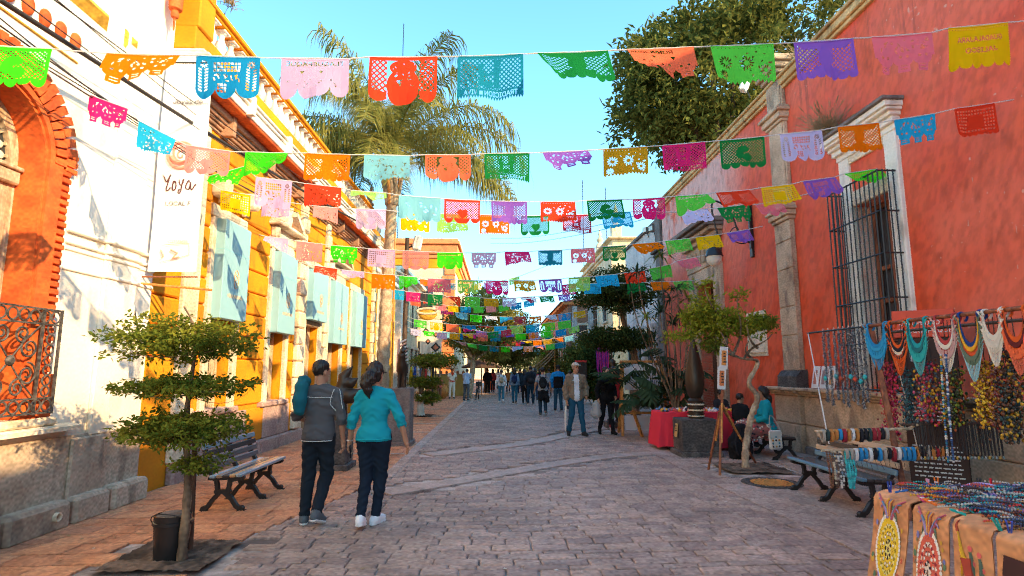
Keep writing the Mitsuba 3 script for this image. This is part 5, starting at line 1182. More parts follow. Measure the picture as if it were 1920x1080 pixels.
def dress(F_, A, f, seed):
    F_['top'], F_['bottom'] = folds(F_['top'], A, f, seed), folds(F_['bottom'], A * .9, f * .9, seed + 3, .8)
    if 'hair' in F_: F_['hair'] = strands(F_['hair'], .004, seed)
    return F_
SKIN = (0.42, 0.20, 0.12)
def person(label, x, y, heading, height, fig, top, bottom, hair=(0.018, 0.012, 0.010), shoe=(.05, .05, .055), sole=(.6, .58, .55), skin=SKIN, face=False, group=None, name='person', z=0.0, category='person'):
    """heading: the angle, from +y towards +x, in which the person faces."""
    t = thing(name, label, category, group)
    s = height / 1.75; Rz = rotz(-heading); pos = V(x, y, z)
    W = lambda m: move(m, pos, Rz, s)
    part(t, 'body', W(fig['body']), 'skin', col=skin, smooth=True)
    a = part(t, 'top', W(fig['top']), 'cloth', col=top, smooth=True); b = part(t, 'trousers' if not fig.get('skirt') else 'skirt', W(fig['bottom']), 'cloth', col=bottom, smooth=True)
    for u, l in fig['shoes']:
        k = part(t, 'shoe', W(u), 'cloth', col=shoe, smooth=True); part(k, 'sole', W(l), 'cloth', col=sole, smooth=True)
    if 'hair' in fig: part(t, 'hair', W(fig['hair']), 'hair', col=hair, smooth=True)
    H, R = fig['H'], fig['R']
    if face:
        for q in (-1, 1):
            part(t, 'eye', W(ball(H(q * .033, .090, .014), (.013, .006, .007), 2)), 'paint_gloss', col=(.03, .02, .015), smooth=True)
            part(t, 'eyebrow', W(ball(H(q * .034, .091, .037), (.021, .006, .005), 1)), 'hair', col=hair, smooth=True)
        part(t, 'mouth', W(ball(H(0, .092, -.053), (.024, .007, .006), 1)), 'skin', col=(.30, .07, .06), smooth=True)
    return t, W
def clay_part(t, W, name, fn, lo, hi, res, mat_, col, **kw):
    c = Clay(lo, hi, res); fn(c); return part(t, name, W(c.mesh()), mat_, col=col, smooth=True, **kw)

# --- the couple in front
NAVY, TEAL = (.010, .018, .032), (.010, .27, .33)
f1 = figure(dict(el=(-.27, .02, 1.14), hl=(-.17, .21, 1.06), er=(.25, -.03, 1.12), hr=(.255, .05, .86), kl=(-.105, .04, .50), fl=(-.115, -.01, .085), tl=(-.155, .15, .03), kr=(.075, .10, .51), fr=(.06, -.16, .16), tr=(.085, -.005, .045), yaw=-.55, curlr=1.0),
            res=.0085, sleeve=1.22, hem=.88, seed=1, bulk=1.0)
dress(f1, .0075, 11, 3)
man, W1 = person('man in a charcoal jersey walking away with a teal jacket over his shoulder', -1.97, 6.42, 0.02, 1.74, f1, (.085, .080, .084), (.014, .02, .028), shoe=(.10, .11, .12), sole=(.62, .6, .58))
pip = lambda pts, r_=.0035: tube(spline([V(*p) for p in pts], 20), r_, 5)
def on(mesh, pts, off=.004):
    """Lay a line of local points onto a garment's surface."""
    pts = np.asarray(pts, float); tr = trimesh.proximity.closest_point_naive if False else None
    from scipy.spatial import cKDTree
    v = mesh.vertices; d, i = cKDTree(v).query(pts); n = trimesh.Trimesh(v, mesh.faces, process=False).vertex_normals[i]
    return v[i] + n * off
def piping(t, W, mesh, pts, r_, col, name='piping'):
    pts = [V(*p) for p in pts]; q = spline(pts, int(4 + sum(np.linalg.norm(b - a) for a, b in zip(pts[:-1], pts[1:])) / .022)); q = on(mesh, q); q = q[np.r_[True, np.linalg.norm(np.diff(q, axis=0), axis=1) > 1e-4]]; q = np.stack([np.convolve(np.pad(q[:, k], 2, 'edge'), np.ones(5) / 5, 'valid') for k in range(3)], 1)
    part(t, name, W(tube(q, r_, 5)), 'cloth', col=col, smooth=True)
LG = (.55, .54, .52)
piping(man, W1, f1['top'], [(-.17, -.10, 1.355), (0, -.13, 1.35), (.17, -.10, 1.355)], .004, LG)
piping(man, W1, f1['top'], [(.17, -.06, 1.46), (.155, -.12, 1.36), (.165, -.12, 1.26), (.20, -.09, 1.2)], .004, LG)
piping(man, W1, f1['top'], [(.22, -.03, 1.46), (.255, -.06, 1.36), (.27, -.06, 1.22)], .004, LG)
piping(man, W1, f1['top'], [(-.17, -.06, .892), (-.08, -.13, .888), (.02, -.15, .888), (.1, -.13, .888), (.17, -.05, .892)], .005, LG, 'hem')
clay_part(man, W1, 'cuff', lambda c: c.cone((.249, -.02, 1.09), (.25, -.012, 1.06), .052, .050, k=0, cut=True), (.1, -.2, .95), (.4, .2, 1.2), .008, 'cloth', (.045, .042, .045))
jk = thing('jacket', 'teal folded jacket slung over the left shoulder of the man in the jersey', 'jacket')
clay_part(jk, W1, 'folded_cloth', lambda c: c.path([V(-.175, .05, 1.44), V(-.185, -.02, 1.53), V(-.185, -.11, 1.46), V(-.18, -.15, 1.33), V(-.175, -.155, 1.22)], [.05, .06, .065, .07, .06], .03).ell((-.15, -.15, 1.3), (.05, .035, .12), k=.03).ell((-.22, -.14, 1.34), (.04, .035, .11), k=.03).ripple(.02, 13, 4, (1.6, 1, .5)), (-.4, -.35, 1.0), (.1, .25, 1.7), .009, 'cloth', (.012, .105, .13))
f2 = figure(dict(el=(-.24, -.02, 1.13), hl=(-.285, .06, .88), er=(.285, -.03, 1.15), hr=(.345, .03, .90), palmr=(-.3, 1, 0), curlr=.35, curll=1.0, kl=(-.075, .02, .50), fl=(-.075, -.17, .13), tl=(-.085, -.02, .035), kr=(.07, .08, .50), fr=(.03, .05, .085), tr=(.075, .20, .03), yaw=-.35),
            female=True, res=.0085, sleeve=1.35, hem=.90, hair='pony', seed=5, bulk=1.06)
dress(f2, .0065, 13, 8)
wom, W2 = person('woman with a dark ponytail in turquoise sweatshirt and navy trousers, walking away', -1.35, 6.34, 0.03, 1.72, f2, TEAL, NAVY, shoe=(.75, .74, .74), sole=(.7, .69, .68), hair=(.022, .013, .010))
piping(wom, W2, f2['top'], [(-.2, -.06, .925), (-.1, -.15, .925), (0, -.17, .925), (.1, -.15, .925), (.2, -.06, .925)], .006, (.012, .33, .39), 'hem')
for s_ in (-1, 1): clay_part(wom, W2, 'cuff', lambda c: c.cone((s_ * (.255 + (.045 if s_ > 0 else 0)), .01, 1.065), (s_ * (.262 + (.05 if s_ > 0 else 0)), .02, 1.035), .049, .046, k=0, cut=True), (-.5, -.2, .9), (.5, .2, 1.25), .008, 'cloth', (.012, .31, .37))
piping(wom, W2, f2['bottom'], [(0, -.15, .98), (0, -.17, .90), (0, -.16, .82), (0, -.10, .77)], .0025, (.02, .03, .05), 'seam')
part(wom, 'bracelet', W2(tube([f2['J']['hl'] + V(.03 * math.cos(a), .03 * math.sin(a), .012) for a in np.linspace(0, 6.28, 15)], .006, 5)), 'paint_gloss', col=(.5, .48, .45))
part(wom, 'glasses_arm', W2(bar(f2['H'](.083, -.0, .02), f2['H'](.075, .09, .016), .006, .01)), 'paint_gloss', col=(.02, .02, .02))
ph_ = W2(bx(f2['J']['hl'] + V(.01, .035, -.10), (.016, .085, .155), .006, rotx(.35)))
single('phone', ph_, 'paint_gloss', 'black phone held between the hands of the walking couple', 'phone', col=(.012, .012, .014))

# --- the pair walking towards us
f3 = figure(dict(el=(-.27, -.03, 1.13), hl=(-.235, .10, .93), er=(.26, -.04, 1.12), hr=(.25, .05, .86), kl=(-.12, .05, .50), fl=(-.17, .06, .085), tl=(-.2, .21, .03), kr=(.12, .02, .50), fr=(.17, -.10, .10), tr=(.21, .05, .035), yaw=.35), res=.012, sleeve=1.95, hem=.80, coat=.016, seed=11, hair='short', bulk=1.1, open_front=True)
f3i = figure(dict(), res=.014, sleeve=.4, hem=.82, coat=.006, seed=12, hair=None)
dress(f3, .008, 8, 5)
cm, W3 = person('man in a khaki jacket and pale cap walking towards the viewer', 1.95, 14.45, math.pi - .12, 1.80, f3, (.20, .145, .10), (.015, .075, .13), hair=(.25, .2, .17), shoe=(.03, .028, .028), sole=(.05, .05, .05), face=True)
part(cm, 'shirt', W3(f3i['top']), 'cloth', col=(.62, .62, .64), smooth=True)
part(cm, 'moustache', W3(ball(f3['H'](0, .094, -.038), (.032, .010, .011), 1)), 'hair', col=(.2, .15, .12), smooth=True)
clay_part(cm, W3, 'cap', lambda c: c.ell(f3['H'](0, -.01, .075), (.088, .102, .072), f3['R'], k=.0).keep((0, 0, -1), f3['H'](0, 0, .062)).ell(f3['H'](0, .12, .072), (.07, .075, .012), f3['R'], k=.01), V(-.3, -.3, 1.4), V(.3, .3, 1.9), .009, 'cloth', (.50, .43, .36))
for zz in (1.24,):
    for s_ in (-1, 1): piping(cm, W3, f3['top'], [(s_ * .09, .15, 1.26), (s_ * .13, .15, 1.26), (s_ * .15, .12, 1.26)], .006, (.15, .11, .075), 'pocket_flap')
tb = thing('rolled_umbrella', 'pale rolled umbrella hanging from the hand of the man in the khaki jacket', 'umbrella')
part(tb, 'canopy', W3(tube([(.27, .05, .72), (.28, .05, .4), (.285, .04, .12)], [.022, .032, .012], 9)), 'cloth', col=(.66, .58, .5), smooth=True); part(tb, 'handle', W3(tube([(.265, .05, .86), (.27, .05, .70)], .012, 7)), 'wood_pale')
f4 = figure(dict(el=(-.235, -.06, 1.13), hl=(-.20, .14, .97), er=(.25, -.03, 1.14), hr=(.24, .06, .90), kl=(-.10, .04, .50), fl=(-.13, .10, .085), tl=(-.16, .24, .03), kr=(.12, .0, .50), fr=(.17, -.14, .12), tr=(.2, .02, .04), yaw=.55), female=True, res=.012, sleeve=1.95, hem=.74, coat=.012, hair='short', seed=14)
dress(f4, .008, 8, 6)
bw, W4 = person('dark haired woman all in black walking beside the man in the khaki jacket', 2.78, 14.75, math.pi - .1, 1.70, f4, (.008, .008, .010), (.010, .010, .013), face=True, skin=(.5, .27, .19), shoe=(.012, .012, .012), sole=(.02, .02, .02))
pb = thing('plastic_bag', 'pale grey plastic bag carried between the man in khaki and the woman in black', 'bag')
clay_part(pb, W4, 'bag', lambda c: c.path([V(.30, .06, .86), V(.30, .06, .74), V(.31, .06, .55)], [.03, .10, .14], .04).ripple(.03, 9, 6, (1, 1, .4)), (.0, -.2, .3), (.6, .35, 1.0), .014, 'cloth', (.42, .39, .37))
f5 = figure(dict(kl=(-.1, .08, .5), fl=(-.1, .10, .085), kr=(.1, .0, .5), fr=(.1, -.12, .12), tr=(.1, .04, .04), yaw=.2), res=.014, sleeve=.8, hem=.86, hair='short', seed=15)
person('man in a red shirt partly hidden behind the woman in black', 3.22, 15.9, math.pi, 1.72, f5, (.42, .03, .03), (.012, .014, .02), face=True, shoe=(.35, .04, .035))
# --- people walking away
fA = figure(dict(kl=(-.1, .06, .5), fl=(-.1, -.01, .085), kr=(.09, .08, .51), fr=(.09, -.18, .17), tr=(.09, -.03, .05), el=(-.25, -.03, 1.13), er=(.25, -.03, 1.13)), res=.015, sleeve=1.9, hem=.88, seed=21)
fB = figure(dict(kl=(-.09, .05, .5), fl=(-.08, .10, .085), tl=(-.08, .25, .03), kr=(.08, .02, .5), fr=(.08, -.14, .12), tr=(.08, .01, .04)), female=True, res=.015, sleeve=1.9, hem=.9, hair='long', seed=22)
fC = figure(dict(kl=(-.1, .04, .5), kr=(.1, .04, .5), fl=(-.12, .0, .085), fr=(.12, .0, .085), el=(-.28, -.02, 1.13), er=(.28, -.02, 1.13)), res=.015, sleeve=1.95, hem=.84, coat=.02, bulk=1.12, seed=23)
fD = figure(dict(kl=(-.1, .06, .5), fl=(-.09, -.01, .085), kr=(.09, .07, .51), fr=(.10, -.16, .16), tr=(.1, -.01, .05), el=(-.27, -.02, 1.14), er=(.27, -.02, 1.14), hl=(-.31, .05, .88), hr=(.31, .05, .88)), res=.014, sleeve=.7, hem=.9, seed=24, bulk=1.05)
for q_ in (fA, fB, fC, fD): dress(q_, .009, 7, 4)
def at_foot(px, py): p = GZ(px, py); return p[0], p[1]
def rucksack(label, W, col, col2, s=1.0):
    k = thing('backpack', label, 'backpack')
    clay_part(k, W, 'bag', lambda c: c.ell((0, -.20, 1.20), (.15 * s, .10 * s, .22 * s), k=.02).ell((0, -.25, 1.12), (.11 * s, .08 * s, .11 * s), k=.02), (-.35, -.5, .8), (.35, .1, 1.6), .016, 'cloth', col)
    clay_part(k, W, 'pocket', lambda c: c.ell((0, -.285 - .03 * s, 1.11), (.10 * s, .045, .09 * s), k=.02), (-.3, -.5, .9), (.3, -.1, 1.4), .014, 'cloth', col2)
    for q in (-1, 1): part(k, 'strap', W(tube(spline([V(q * .1, -.16, 1.38), V(q * .12, -.06, 1.49), V(q * .12, .08, 1.45), V(q * .14, .135, 1.28), V(q * .16, .02, 1.08)], 14), .02, 6)), 'cloth', col=col2, smooth=True)
_, W = person('person in a grey tee with a black jacket tied round the waist, walking away', *at_foot(1018, 779), .03, 1.70, fD, (.32, .32, .34), (.02, .045, .075), shoe=(.14, .11, .09))
rucksack('black backpack on the person in the grey tee', W, (.014, .015, .017), (.02, .022, .025))
clay_part(_, W, 'tied_jacket', lambda c: c.ell((0, -.03, .86), (.19, .16, .09), k=.02).path([V(.05, -.16, .86), V(.13, -.19, .66), V(.16, -.17, .55)], [.07, .10, .08], .04).path([V(-.05, -.16, .86), V(-.08, -.19, .64)], [.08, .11], .04).ripple(.03, 10, 9), (-.4, -.4, .3), (.4, .25, 1.1), .015, 'cloth', (.012, .012, .013))
g_, W = person('heavy man in a blue and black jacket and jeans, walking away', *at_foot(1047, 771), -.02, 1.80, fC, (.012, .22, .52), (.025, .075, .12), shoe=(.03, .03, .03))
part(g_, 'black_back_panel', W(trimesh.Trimesh(fC['top'].vertices + trimesh.Trimesh(fC['top'].vertices, fC['top'].faces, process=False).vertex_normals * .006, fC['top'].faces[((np.abs(fC['top'].vertices[:, 0]) < .19) & (fC['top'].vertices[:, 2] < 1.33) & (fC['top'].vertices[:, 2] > .86))[fC['top'].faces].all(1)], process=False)), 'cloth', col=(.01, .01, .012), smooth=True)
clay_part(g_, W, 'cap', lambda c: c.ell(fC['H'](0, -.01, .07), (.088, .104, .07), k=0).keep((0, 0, -1), fC['H'](0, 0, .04)), V(-.3, -.3, 1.4), V(.3, .3, 1.9), .012, 'cloth', (.012, .013, .016))
_, W = person('girl in a white hoodie and light jeans, walking away', *at_foot(940, 755), 0, 1.62, fA, (.62, .61, .62), (.05, .17, .24), shoe=(.6, .6, .6), hair=(.02, .014, .012)); rucksack('beige backpack on the girl in the white hoodie', W, (.42, .31, .2), (.25, .18, .12), .8)
_, W = person('woman in a denim blue shirt and jeans, walking away', *at_foot(965, 757), .1, 1.70, fB, (.17, .25, .34), (.02, .11, .18), shoe=(.10, .07, .05)); rucksack('navy blue backpack on the woman in the denim shirt', W, (.015, .025, .08), (.02, .03, .06), .95)
person('woman in dark clothes with a pink strap, between the denim shirt and the big backpack', *at_foot(984, 757), 0, 1.64, fB, (.02, .035, .05), (.016, .016, .018))
_, W = person('tall man in dark clothes carrying a big backpack, walking away', *at_foot(995, 758), 0, 1.78, fC, (.025, .035, .05), (.012, .035, .06)); rucksack('big black backpack of the tall man in dark clothes', W, (.015, .016, .02), (.03, .03, .035), 1.25)
person('person in a bright pink top half hidden behind the man in khaki', 2.95, 23.6, .1, 1.58, fA, (.60, .05, .15), (.03, .03, .05))
person('person in a red top beyond the tall man with the backpack', *at_foot(1004, 752), 0, 1.66, fB, (.48, .04, .04), (.03, .05, .09))
person('person in pale trousers beyond the crowd with grey hair', *at_foot(1000, 747), .1, 1.68, fA, (.12, .15, .2), (.3, .27, .24), hair=(.3, .28, .26))
for px, py, top, bot, lb, ff in ((914, 738, (.02, .02, .025), (.015, .015, .018), 'person in black at the left edge of the far crowd', fC), (924, 736, (.45, .06, .06), (.03, .03, .04), 'person in red left of the girl in the white hoodie', fB), (953, 736, (.5, .22, .06), (.03, .04, .06), 'person in orange beyond the girl in the white hoodie', fA), (975, 738, (.02, .03, .04), (.02, .04, .08), 'person in dark blue deep in the crowd', fA), (1012, 742, (.03, .03, .035), (.02, .02, .025), 'person in black beyond the heavy man in blue', fB), (1030, 745, (.25, .28, .32), (.03, .05, .08), 'person in a grey top between the two men in jackets', fA), (934, 730, (.6, .55, .5), (.1, .1, .1), 'person in a cream top far down the street', fB), (962, 728, (.1, .3, .35), (.05, .05, .05), 'person in a green blue top far down the street', fC)):
    person(lb, *at_foot(px, py), .05, 1.66, ff, top, bot)
fE = figure(dict(el=(-.2, .14, 1.14), er=(.2, .14, 1.14), hl=(-.17, .40, 1.02), hr=(.17, .40, 1.02), sl=(-.185, .08, 1.40), sr=(.185, .08, 1.40), head=(0, .15, 1.58), kl=(-.1, .04, .5), fl=(-.11, -.05, .085), kr=(.1, .02, .5), fr=(.11, -.08, .085), nod=-.3), res=.014, sleeve=.8, hem=.88, seed=31, hair='short')
person('man in a light blue shirt bent over a pushed bicycle', *at_foot(874, 752), .25, 1.70, fE, (.36, .47, .62), (.10, .11, .125), shoe=(.04, .04, .04))
bk = thing('bicycle', 'dark bicycle pushed by the man in the light blue shirt', 'bicycle')
bxy = V(*at_foot(893, 750), 0)
for dx, dy in ((0, 0), (.1, 1.02)):
    c = bxy + V(dx, dy, .33)
    k = part(bk, 'wheel', tube([c + V(.02 * math.sin(a), .33 * math.cos(a), .33 * math.sin(a)) for a in np.linspace(0, 6.28, 25)], .024, 6), 'cable')
    part(k, 'spokes', cat([tube([c, c + V(0, .32 * math.cos(a), .32 * math.sin(a))], .006, 4) for a in np.linspace(0, 6.28, 12)]), 'iron')
fb = lambda *p: [bxy + V(*q) for q in p]
part(bk, 'frame', cat([tube(fb(a, b), .02, 6) for a, b in (((0, 0, .33), (.03, .3, .82)), ((.03, .3, .82), (.09, .85, .86)), ((.03, .3, .82), (.04, .42, .3)), ((.04, .42, .3), (.09, .88, .78)), ((0, 0, .33), (.04, .42, .3)), ((.1, 1.02, .33), (.09, .84, 1.0)))]), 'iron')
part(bk, 'saddle', bx(bxy + V(.03, .26, .92), (.14, .26, .06), .03), 'cable'); part(bk, 'handlebar', tube(fb((-.18, .72, 1.02), (.09, .84, 1.02), (.34, .74, 1.02)), .016, 6), 'iron'); part(bk, 'basket', bx(bxy + V(.1, 1.08, .82), (.34, .28, .26), .03), 'wood_dark')
# --- shop figures
mn = figure(dict(el=(-.27, .04, 1.18), hl=(-.19, .20, 1.1), er=(.27, .04, 1.18), hr=(.19, .20, 1.1), fl=(-.12, 0, .085), fr=(.12, 0, .085), kl=(-.11, .01, .5), kr=(.11, .01, .5)), res=.016, sleeve=.7, hem=.9, seed=41)
mk, W = person('mannequin in a wide sombrero, white clothes and a red sash by the left shops', *at_foot(847, 748), math.pi - .3, 1.72, mn, (.70, .66, .58), (.72, .68, .6), name='mannequin', category='mannequin', face=True)
part(mk, 'sombrero', W(lathe([(.36, 1.74), (.33, 1.70), (.12, 1.70), (.11, 1.80), (.05, 1.93), (0, 1.94)], 20)), 'wood_pale', smooth=40)
part(mk, 'sash', W(lathe([(.165, .94), (.172, .98), (.165, 1.03)], 20).apply_scale([1.05, .85, 1])), 'cloth', col=(.6, .06, .03)); part(mk, 'neckerchief', W(trimesh.Trimesh([(-.1, .12, 1.46), (.1, .12, 1.46), (0, .15, 1.28), (0, .05, 1.5)], [[0, 2, 1], [0, 1, 3]], process=False)), 'cloth', col=(.62, .07, .03))
ms, W = person('child sized dressed figure with a red and white top by the tiered tree', *at_foot(823, 752), 2.4, 1.35, mn, (.6, .12, .1), (.2, .1, .06), name='mannequin', category='mannequin')
for i, (px, py, s_, c) in enumerate(((832, 748, .55, 'wood_orange'), (806, 757, .5, 'roof_tile'))):
    x, y = at_foot(px, py)
    single('clay_pot', lathe([(.12 * s_, 0), (.5 * s_, .5 * s_), (.55 * s_, .9 * s_), (.3 * s_, 1.4 * s_), (.34 * s_, 1.5 * s_), (.26 * s_, 1.5 * s_), (0, 1.2 * s_)], 16, (x, y, 0)), c, ['big clay pot beside the white mannequin', 'brown clay pot near the tiered tree foot'][i], 'pot', smooth=40)
# --- the family on the bench by the red house
SP = dict(pl=(-.09, 0, .50), pr=(.09, 0, .50), kl=(-.11, .42, .50), kr=(.11, .42, .50), fl=(-.11, .44, .085), fr=(.11, .46, .085), tl=(-.12, .60, .03), tr=(.12, .62, .03), sl=(-.165, .03, 1.0), sr=(.165, .03, 1.0), head=(0, .06, 1.21), el=(-.22, .10, .74), er=(.22, .10, .74), hl=(-.10, .33, .66), hr=(.10, .33, .66))
fs = figure({**SP, 'nod': -.25}, female=True, res=.011, sleeve=1.6, hair='long', skirt=True, seed=51, bulk=1.15); fs['skirt'] = True
sw, W = person('seated woman with long black hair, turquoise top and patterned skirt', 5.20, 11.05, -1.35, 1.72, fs, TEAL, (.30, .11, .10), face=True, skin=(.36, .17, .10))
r = np.random.default_rng(8); vv = fs['bottom'].vertices; nn_ = trimesh.Trimesh(vv, fs['bottom'].faces, process=False).vertex_normals; ii = r.choice(len(vv), 240)
for j, cc in enumerate(((.62, .56, .5), (.04, .03, .04), (.55, .08, .1))): part(sw, 'skirt_print', W(cat([ball(vv[i] + nn_[i] * .001, (.018, .018, .018), 1) for i in ii[j::3]])), 'cloth', col=cc)
fk = figure({**SP, 'nod': -.1, 'yaw': -.2}, res=.011, sleeve=1.95, hair='short', seed=52)
kb, W = person('boy in a black hooded top with a white stripe, sitting beside the turquoise woman', 4.78, 11.35, 1.0, 1.40, fk, (.012, .013, .016), (.02, .025, .035), face=True, skin=(.38, .18, .11), z=.10)
piping(kb, W, fk['top'], [(.14, .1, .98), (.10, .14, .85), (.14, .14, .7), (.2, .12, .62)], .008, (.6, .6, .6)); piping(kb, W, fk['top'], [(-.14, .1, .98), (-.10, .14, .85), (-.14, .14, .7)], .008, (.6, .6, .6))
fk2 = figure({**SP, 'nod': -.55}, res=.012, sleeve=1.9, hair='short', seed=53)
person('child with bowed dark head behind the red table', 5.02, 12.95, 2.9, 1.42, fk2, (.03, .03, .035), (.02, .03, .05), face=True, z=.1)

# ================================================================== street furniture and stalls
def bench(label, x, ys, face, tops, z=0.0, back=True):
    """face = +1 looks towards +x."""
    S_ = .87
    b = thing('bench', label, 'bench', 'slatted benches with cast iron legs')
    L = lambda *p: LineString([(face * q[0], q[1]) for q in p])
    g = unary_union([L((0.0, .25), (.10, .17), (.17, .07), (.23, .03)).buffer(.026), L((-.06, .25), (-.15, .15), (-.21, .06), (-.25, .03)).buffer(.026), L((-.10, .26), (.06, .26)).buffer(.03), L((-.09, .26), (-.115, .42)).buffer(.024), L((.05, .26), (.07, .42)).buffer(.024),
                     L((.07, .40), (.22, .43)).buffer(.02), L((-.20, .43), (.24, .44)).buffer(.022), L((-.14, .42), *(((-.26, .60), (-.31, .86)) if back else ((-.18, .44),))).buffer(.024), Point(face * .235, .035).buffer(.042), Point(-face * .255, .035).buffer(.042),
                     sbox(min(face * .19, face * .30), 0, max(face * .19, face * .30), .02), sbox(min(-face * .20, -face * .31), 0, max(-face * .20, -face * .31), .02)])
    g = affinity.scale(g, S_, S_, origin=(0, 0))
    for y in ys: part(b, 'leg_frame', prism(g, .05, O=(x, y + .025, z), ex=(1, 0, 0), ey=(0, 0, 1)), 'iron')
    y0, y1 = min(ys) - .10, max(ys) + .10
    for i in range(5): part(b, 'seat_slat', bx((x + face * (.225 - i * .088) * S_, (y0 + y1) / 2, z + (.482 - .004 * i) * S_), (.066, y1 - y0, .034), .007), 'paint_gloss', col=tops[i])
    for i, (dx, dz) in enumerate(() if not back else ((-.235, .57), (-.265, .66), (-.285, .755), (-.305, .85))): part(b, 'back_slat', bx((x + face * (dx + .028) * S_, (y0 + y1) / 2, z + dz * S_), (.032, y1 - y0, .066), .007, roty(-face * .2)), 'paint_gloss', col=tops[5 + i])
    return b
DK, GLARE_BL, TN = (.05, .042, .042), (.10, .20, .27), (.42, .27, .15)  # the blue slat tone is sky glare put into the dark paint
bench('dark slatted bench with cast iron legs facing the street on the terracotta pavement', -3.22, (7.0, 7.62, 8.2), 1, [(.22, .30, .35), (.45, .27, .13), DK, (.30, .2, .13), (.25, .33, .38), (.16, .13, .13), (.13, .11, .11), DK, (.22, .28, .32)])  # blue grey slats: sky glare given to the dark boards as colour
bench('dark slatted bench with pale back boards, in front of the jewellery racks', 4.28, (6.55, 7.3, 8.0), -1, [GLARE_BL, DK, DK, DK, DK, GLARE_BL, (.48, .33, .22), DK, (.50, .36, .25)])
bench('dark bench under the seated woman by the red house', 5.26, (10.55, 11.3, 12.0), -1, [DK] * 9, back=False)
bu = thing('bucket', 'black plastic bucket full of cement behind the foot of the tiered tree', 'bucket')
bc = V(-2.87, 5.30, .01)
part(bu, 'pail', lathe([(.0, .0), (.125, .0), (.13, .02), (.146, .29), (.160, .295), (.160, .32), (.148, .325), (.150, .375), (.143, .375), (.136, .34)], 26, bc), 'paint_gloss', col=(.012, .012, .013), smooth=35)
part(bu, 'filling', lathe([(.0, .38), (.10, .385), (.142, .36)], 20, bc), 'stone_grey'); part(bu, 'handle', tube([bc + V(.168 * math.cos(a), .168 * math.sin(a) - .0, .29 - .12 * math.sin(a)) for a in np.linspace(0, -3.14, 14)][::1], .005, 5), 'cable')
single('stake', tube([(-2.80, 5.5, -.02), (-2.83, 5.48, 1.15)], .024, 7), 'wood_dark', 'dark wooden stake standing behind the trunk of the tiered tree', 'stake')
# sculpture blocks
def plinth(label, x0, x1, y0, y1, h, m='stone_dark'):
    k = thing('stone_plinth', label, 'plinth'); part(k, 'block', bb(x0, x1, y0, y1, .10, h, .015), m); part(k, 'foot', bb(x0 - .05, x1 + .05, y0 - .05, y1 + .05, 0, .105, .015), m); return k
pk = plinth('square grey stone plinth with a small brass plaque under the bulb shaped sculpture', 3.48, 4.18, 10.9, 11.5, .70)
part(pk, 'plaque', bx((3.44, 11.15, .48), (.012, .16, .26), .003, roty(.12)), 'paint_gloss', col=(.42, .27, .10)); part(pk, 'plaque_letters', cat([bx((3.432, 11.15, .56 - .045 * k), (.006, .10 - .02 * (k % 2), .018)) for k in range(4)]), 'cable')
bs = thing('sculpture', 'tall brown bulb shaped sculpture with a ringed neck on the stone plinth', 'sculpture'); bp = V(3.86, 11.2, .70)
prof = [(0, 0), (.14, 0), (.145, .04), (.13, .30), (.15, .34)] + [(max(.02, .20 * math.sin(math.pi * (t ** .62)) ** .75 * (1 - .25 * t)), .34 + 1.28 * t) for t in np.linspace(.04, .985, 22)] + [(0, 1.62)]
part(bs, 'bulb', lathe(prof, 26, bp), 'bronze', smooth=40)
for k in range(5): part(bs, 'ring', lathe([(.135, .03 + .055 * k), (.165, .04 + .055 * k), (.165, .055 + .055 * k), (.135, .065 + .055 * k)], 22, bp), 'bronze' if k % 2 else 'stone_pale')
plinth('dark plinth of the horse sculpture, right of the woman in turquoise', -2.42, -1.92, 12.55, 13.1, 1.24, 'stone_grey')
hs = thing('sculpture', 'dark horse sculpture with a pale striped crest standing on a plinth', 'sculpture'); hp = V(-2.15, 12.8, 1.24)
c = Clay(hp - V(.4, .4, .02), hp + V(.4, .4, 1.2), .014)
for dx, dy in ((-.06, -.07), (.06, -.07), (-.06, .09), (.06, .09)): c.path([hp + V(dx, dy, 0), hp + V(dx, dy * .9, .18), hp + V(dx * .8, dy * .7, .36)], [.03, .028, .055], .03)
c.ell(hp + V(0, 0, .46), (.12, .17, .15), k=.05); c.path([hp + V(0, -.08, .52), hp + V(.0, -.14, .70), hp + V(.02, -.10, .84)], [.10, .07, .05], .04); c.path([hp + V(.02, -.10, .84), hp + V(.03, -.24, .80)], [.055, .032], .03)
part(hs, 'animal', c.mesh(), 'bronze', smooth=True)
for k in range(7):
    z = hp[2] + .52 + .075 * k; part(hs, 'crest_slat', bar((hp[0] - .10, hp[1], z), (hp[0] + .13 - .01 * k, hp[1] + .02, z + .10), .05, .035, .008), 'paint', col=(.62, .36, .28) if k % 2 else (.66, .6, .55))
part(hs, 'crest_post', bar(hp + V(-.11, 0, .35), hp + V(-.09, 0, 1.08), .07, .05, .01), 'paint', col=(.60, .36, .30))
plinth('low dark plinth behind the man in the jersey', -3.0, -2.5, 9.6, 10.1, .80)
bi = thing('sculpture', 'brown bronze sculpture of upturned beaks behind the man in the jersey', 'sculpture'); q = V(-2.72, 9.85, .80)
c = Clay(q - V(.4, .4, .02), q + V(.75, .4, 1.0), .014)
c.path([q, q + V(0, 0, .35), q + V(.08, 0, .7)], [.16, .13, .08], .05); c.path([q + V(.0, 0, .42), q + V(.2, 0, .40), q + V(.44, 0, .50)], [.13, .12, .02], .04); c.path([q + V(.08, 0, .62), q + V(.2, 0, .62), q + V(.32, 0, .70)], [.09, .08, .01], .03); c.path([q + V(.06, 0, .72), q + V(.12, 0, .78), q + V(.22, 0, .90)], [.08, .06, .01], .03)
part(bi, 'casting', c.mesh(), 'bronze', smooth=True)
gu = thing('sculpture', 'slim dark bronze figure playing an instrument beside the wooden easel', 'sculpture')
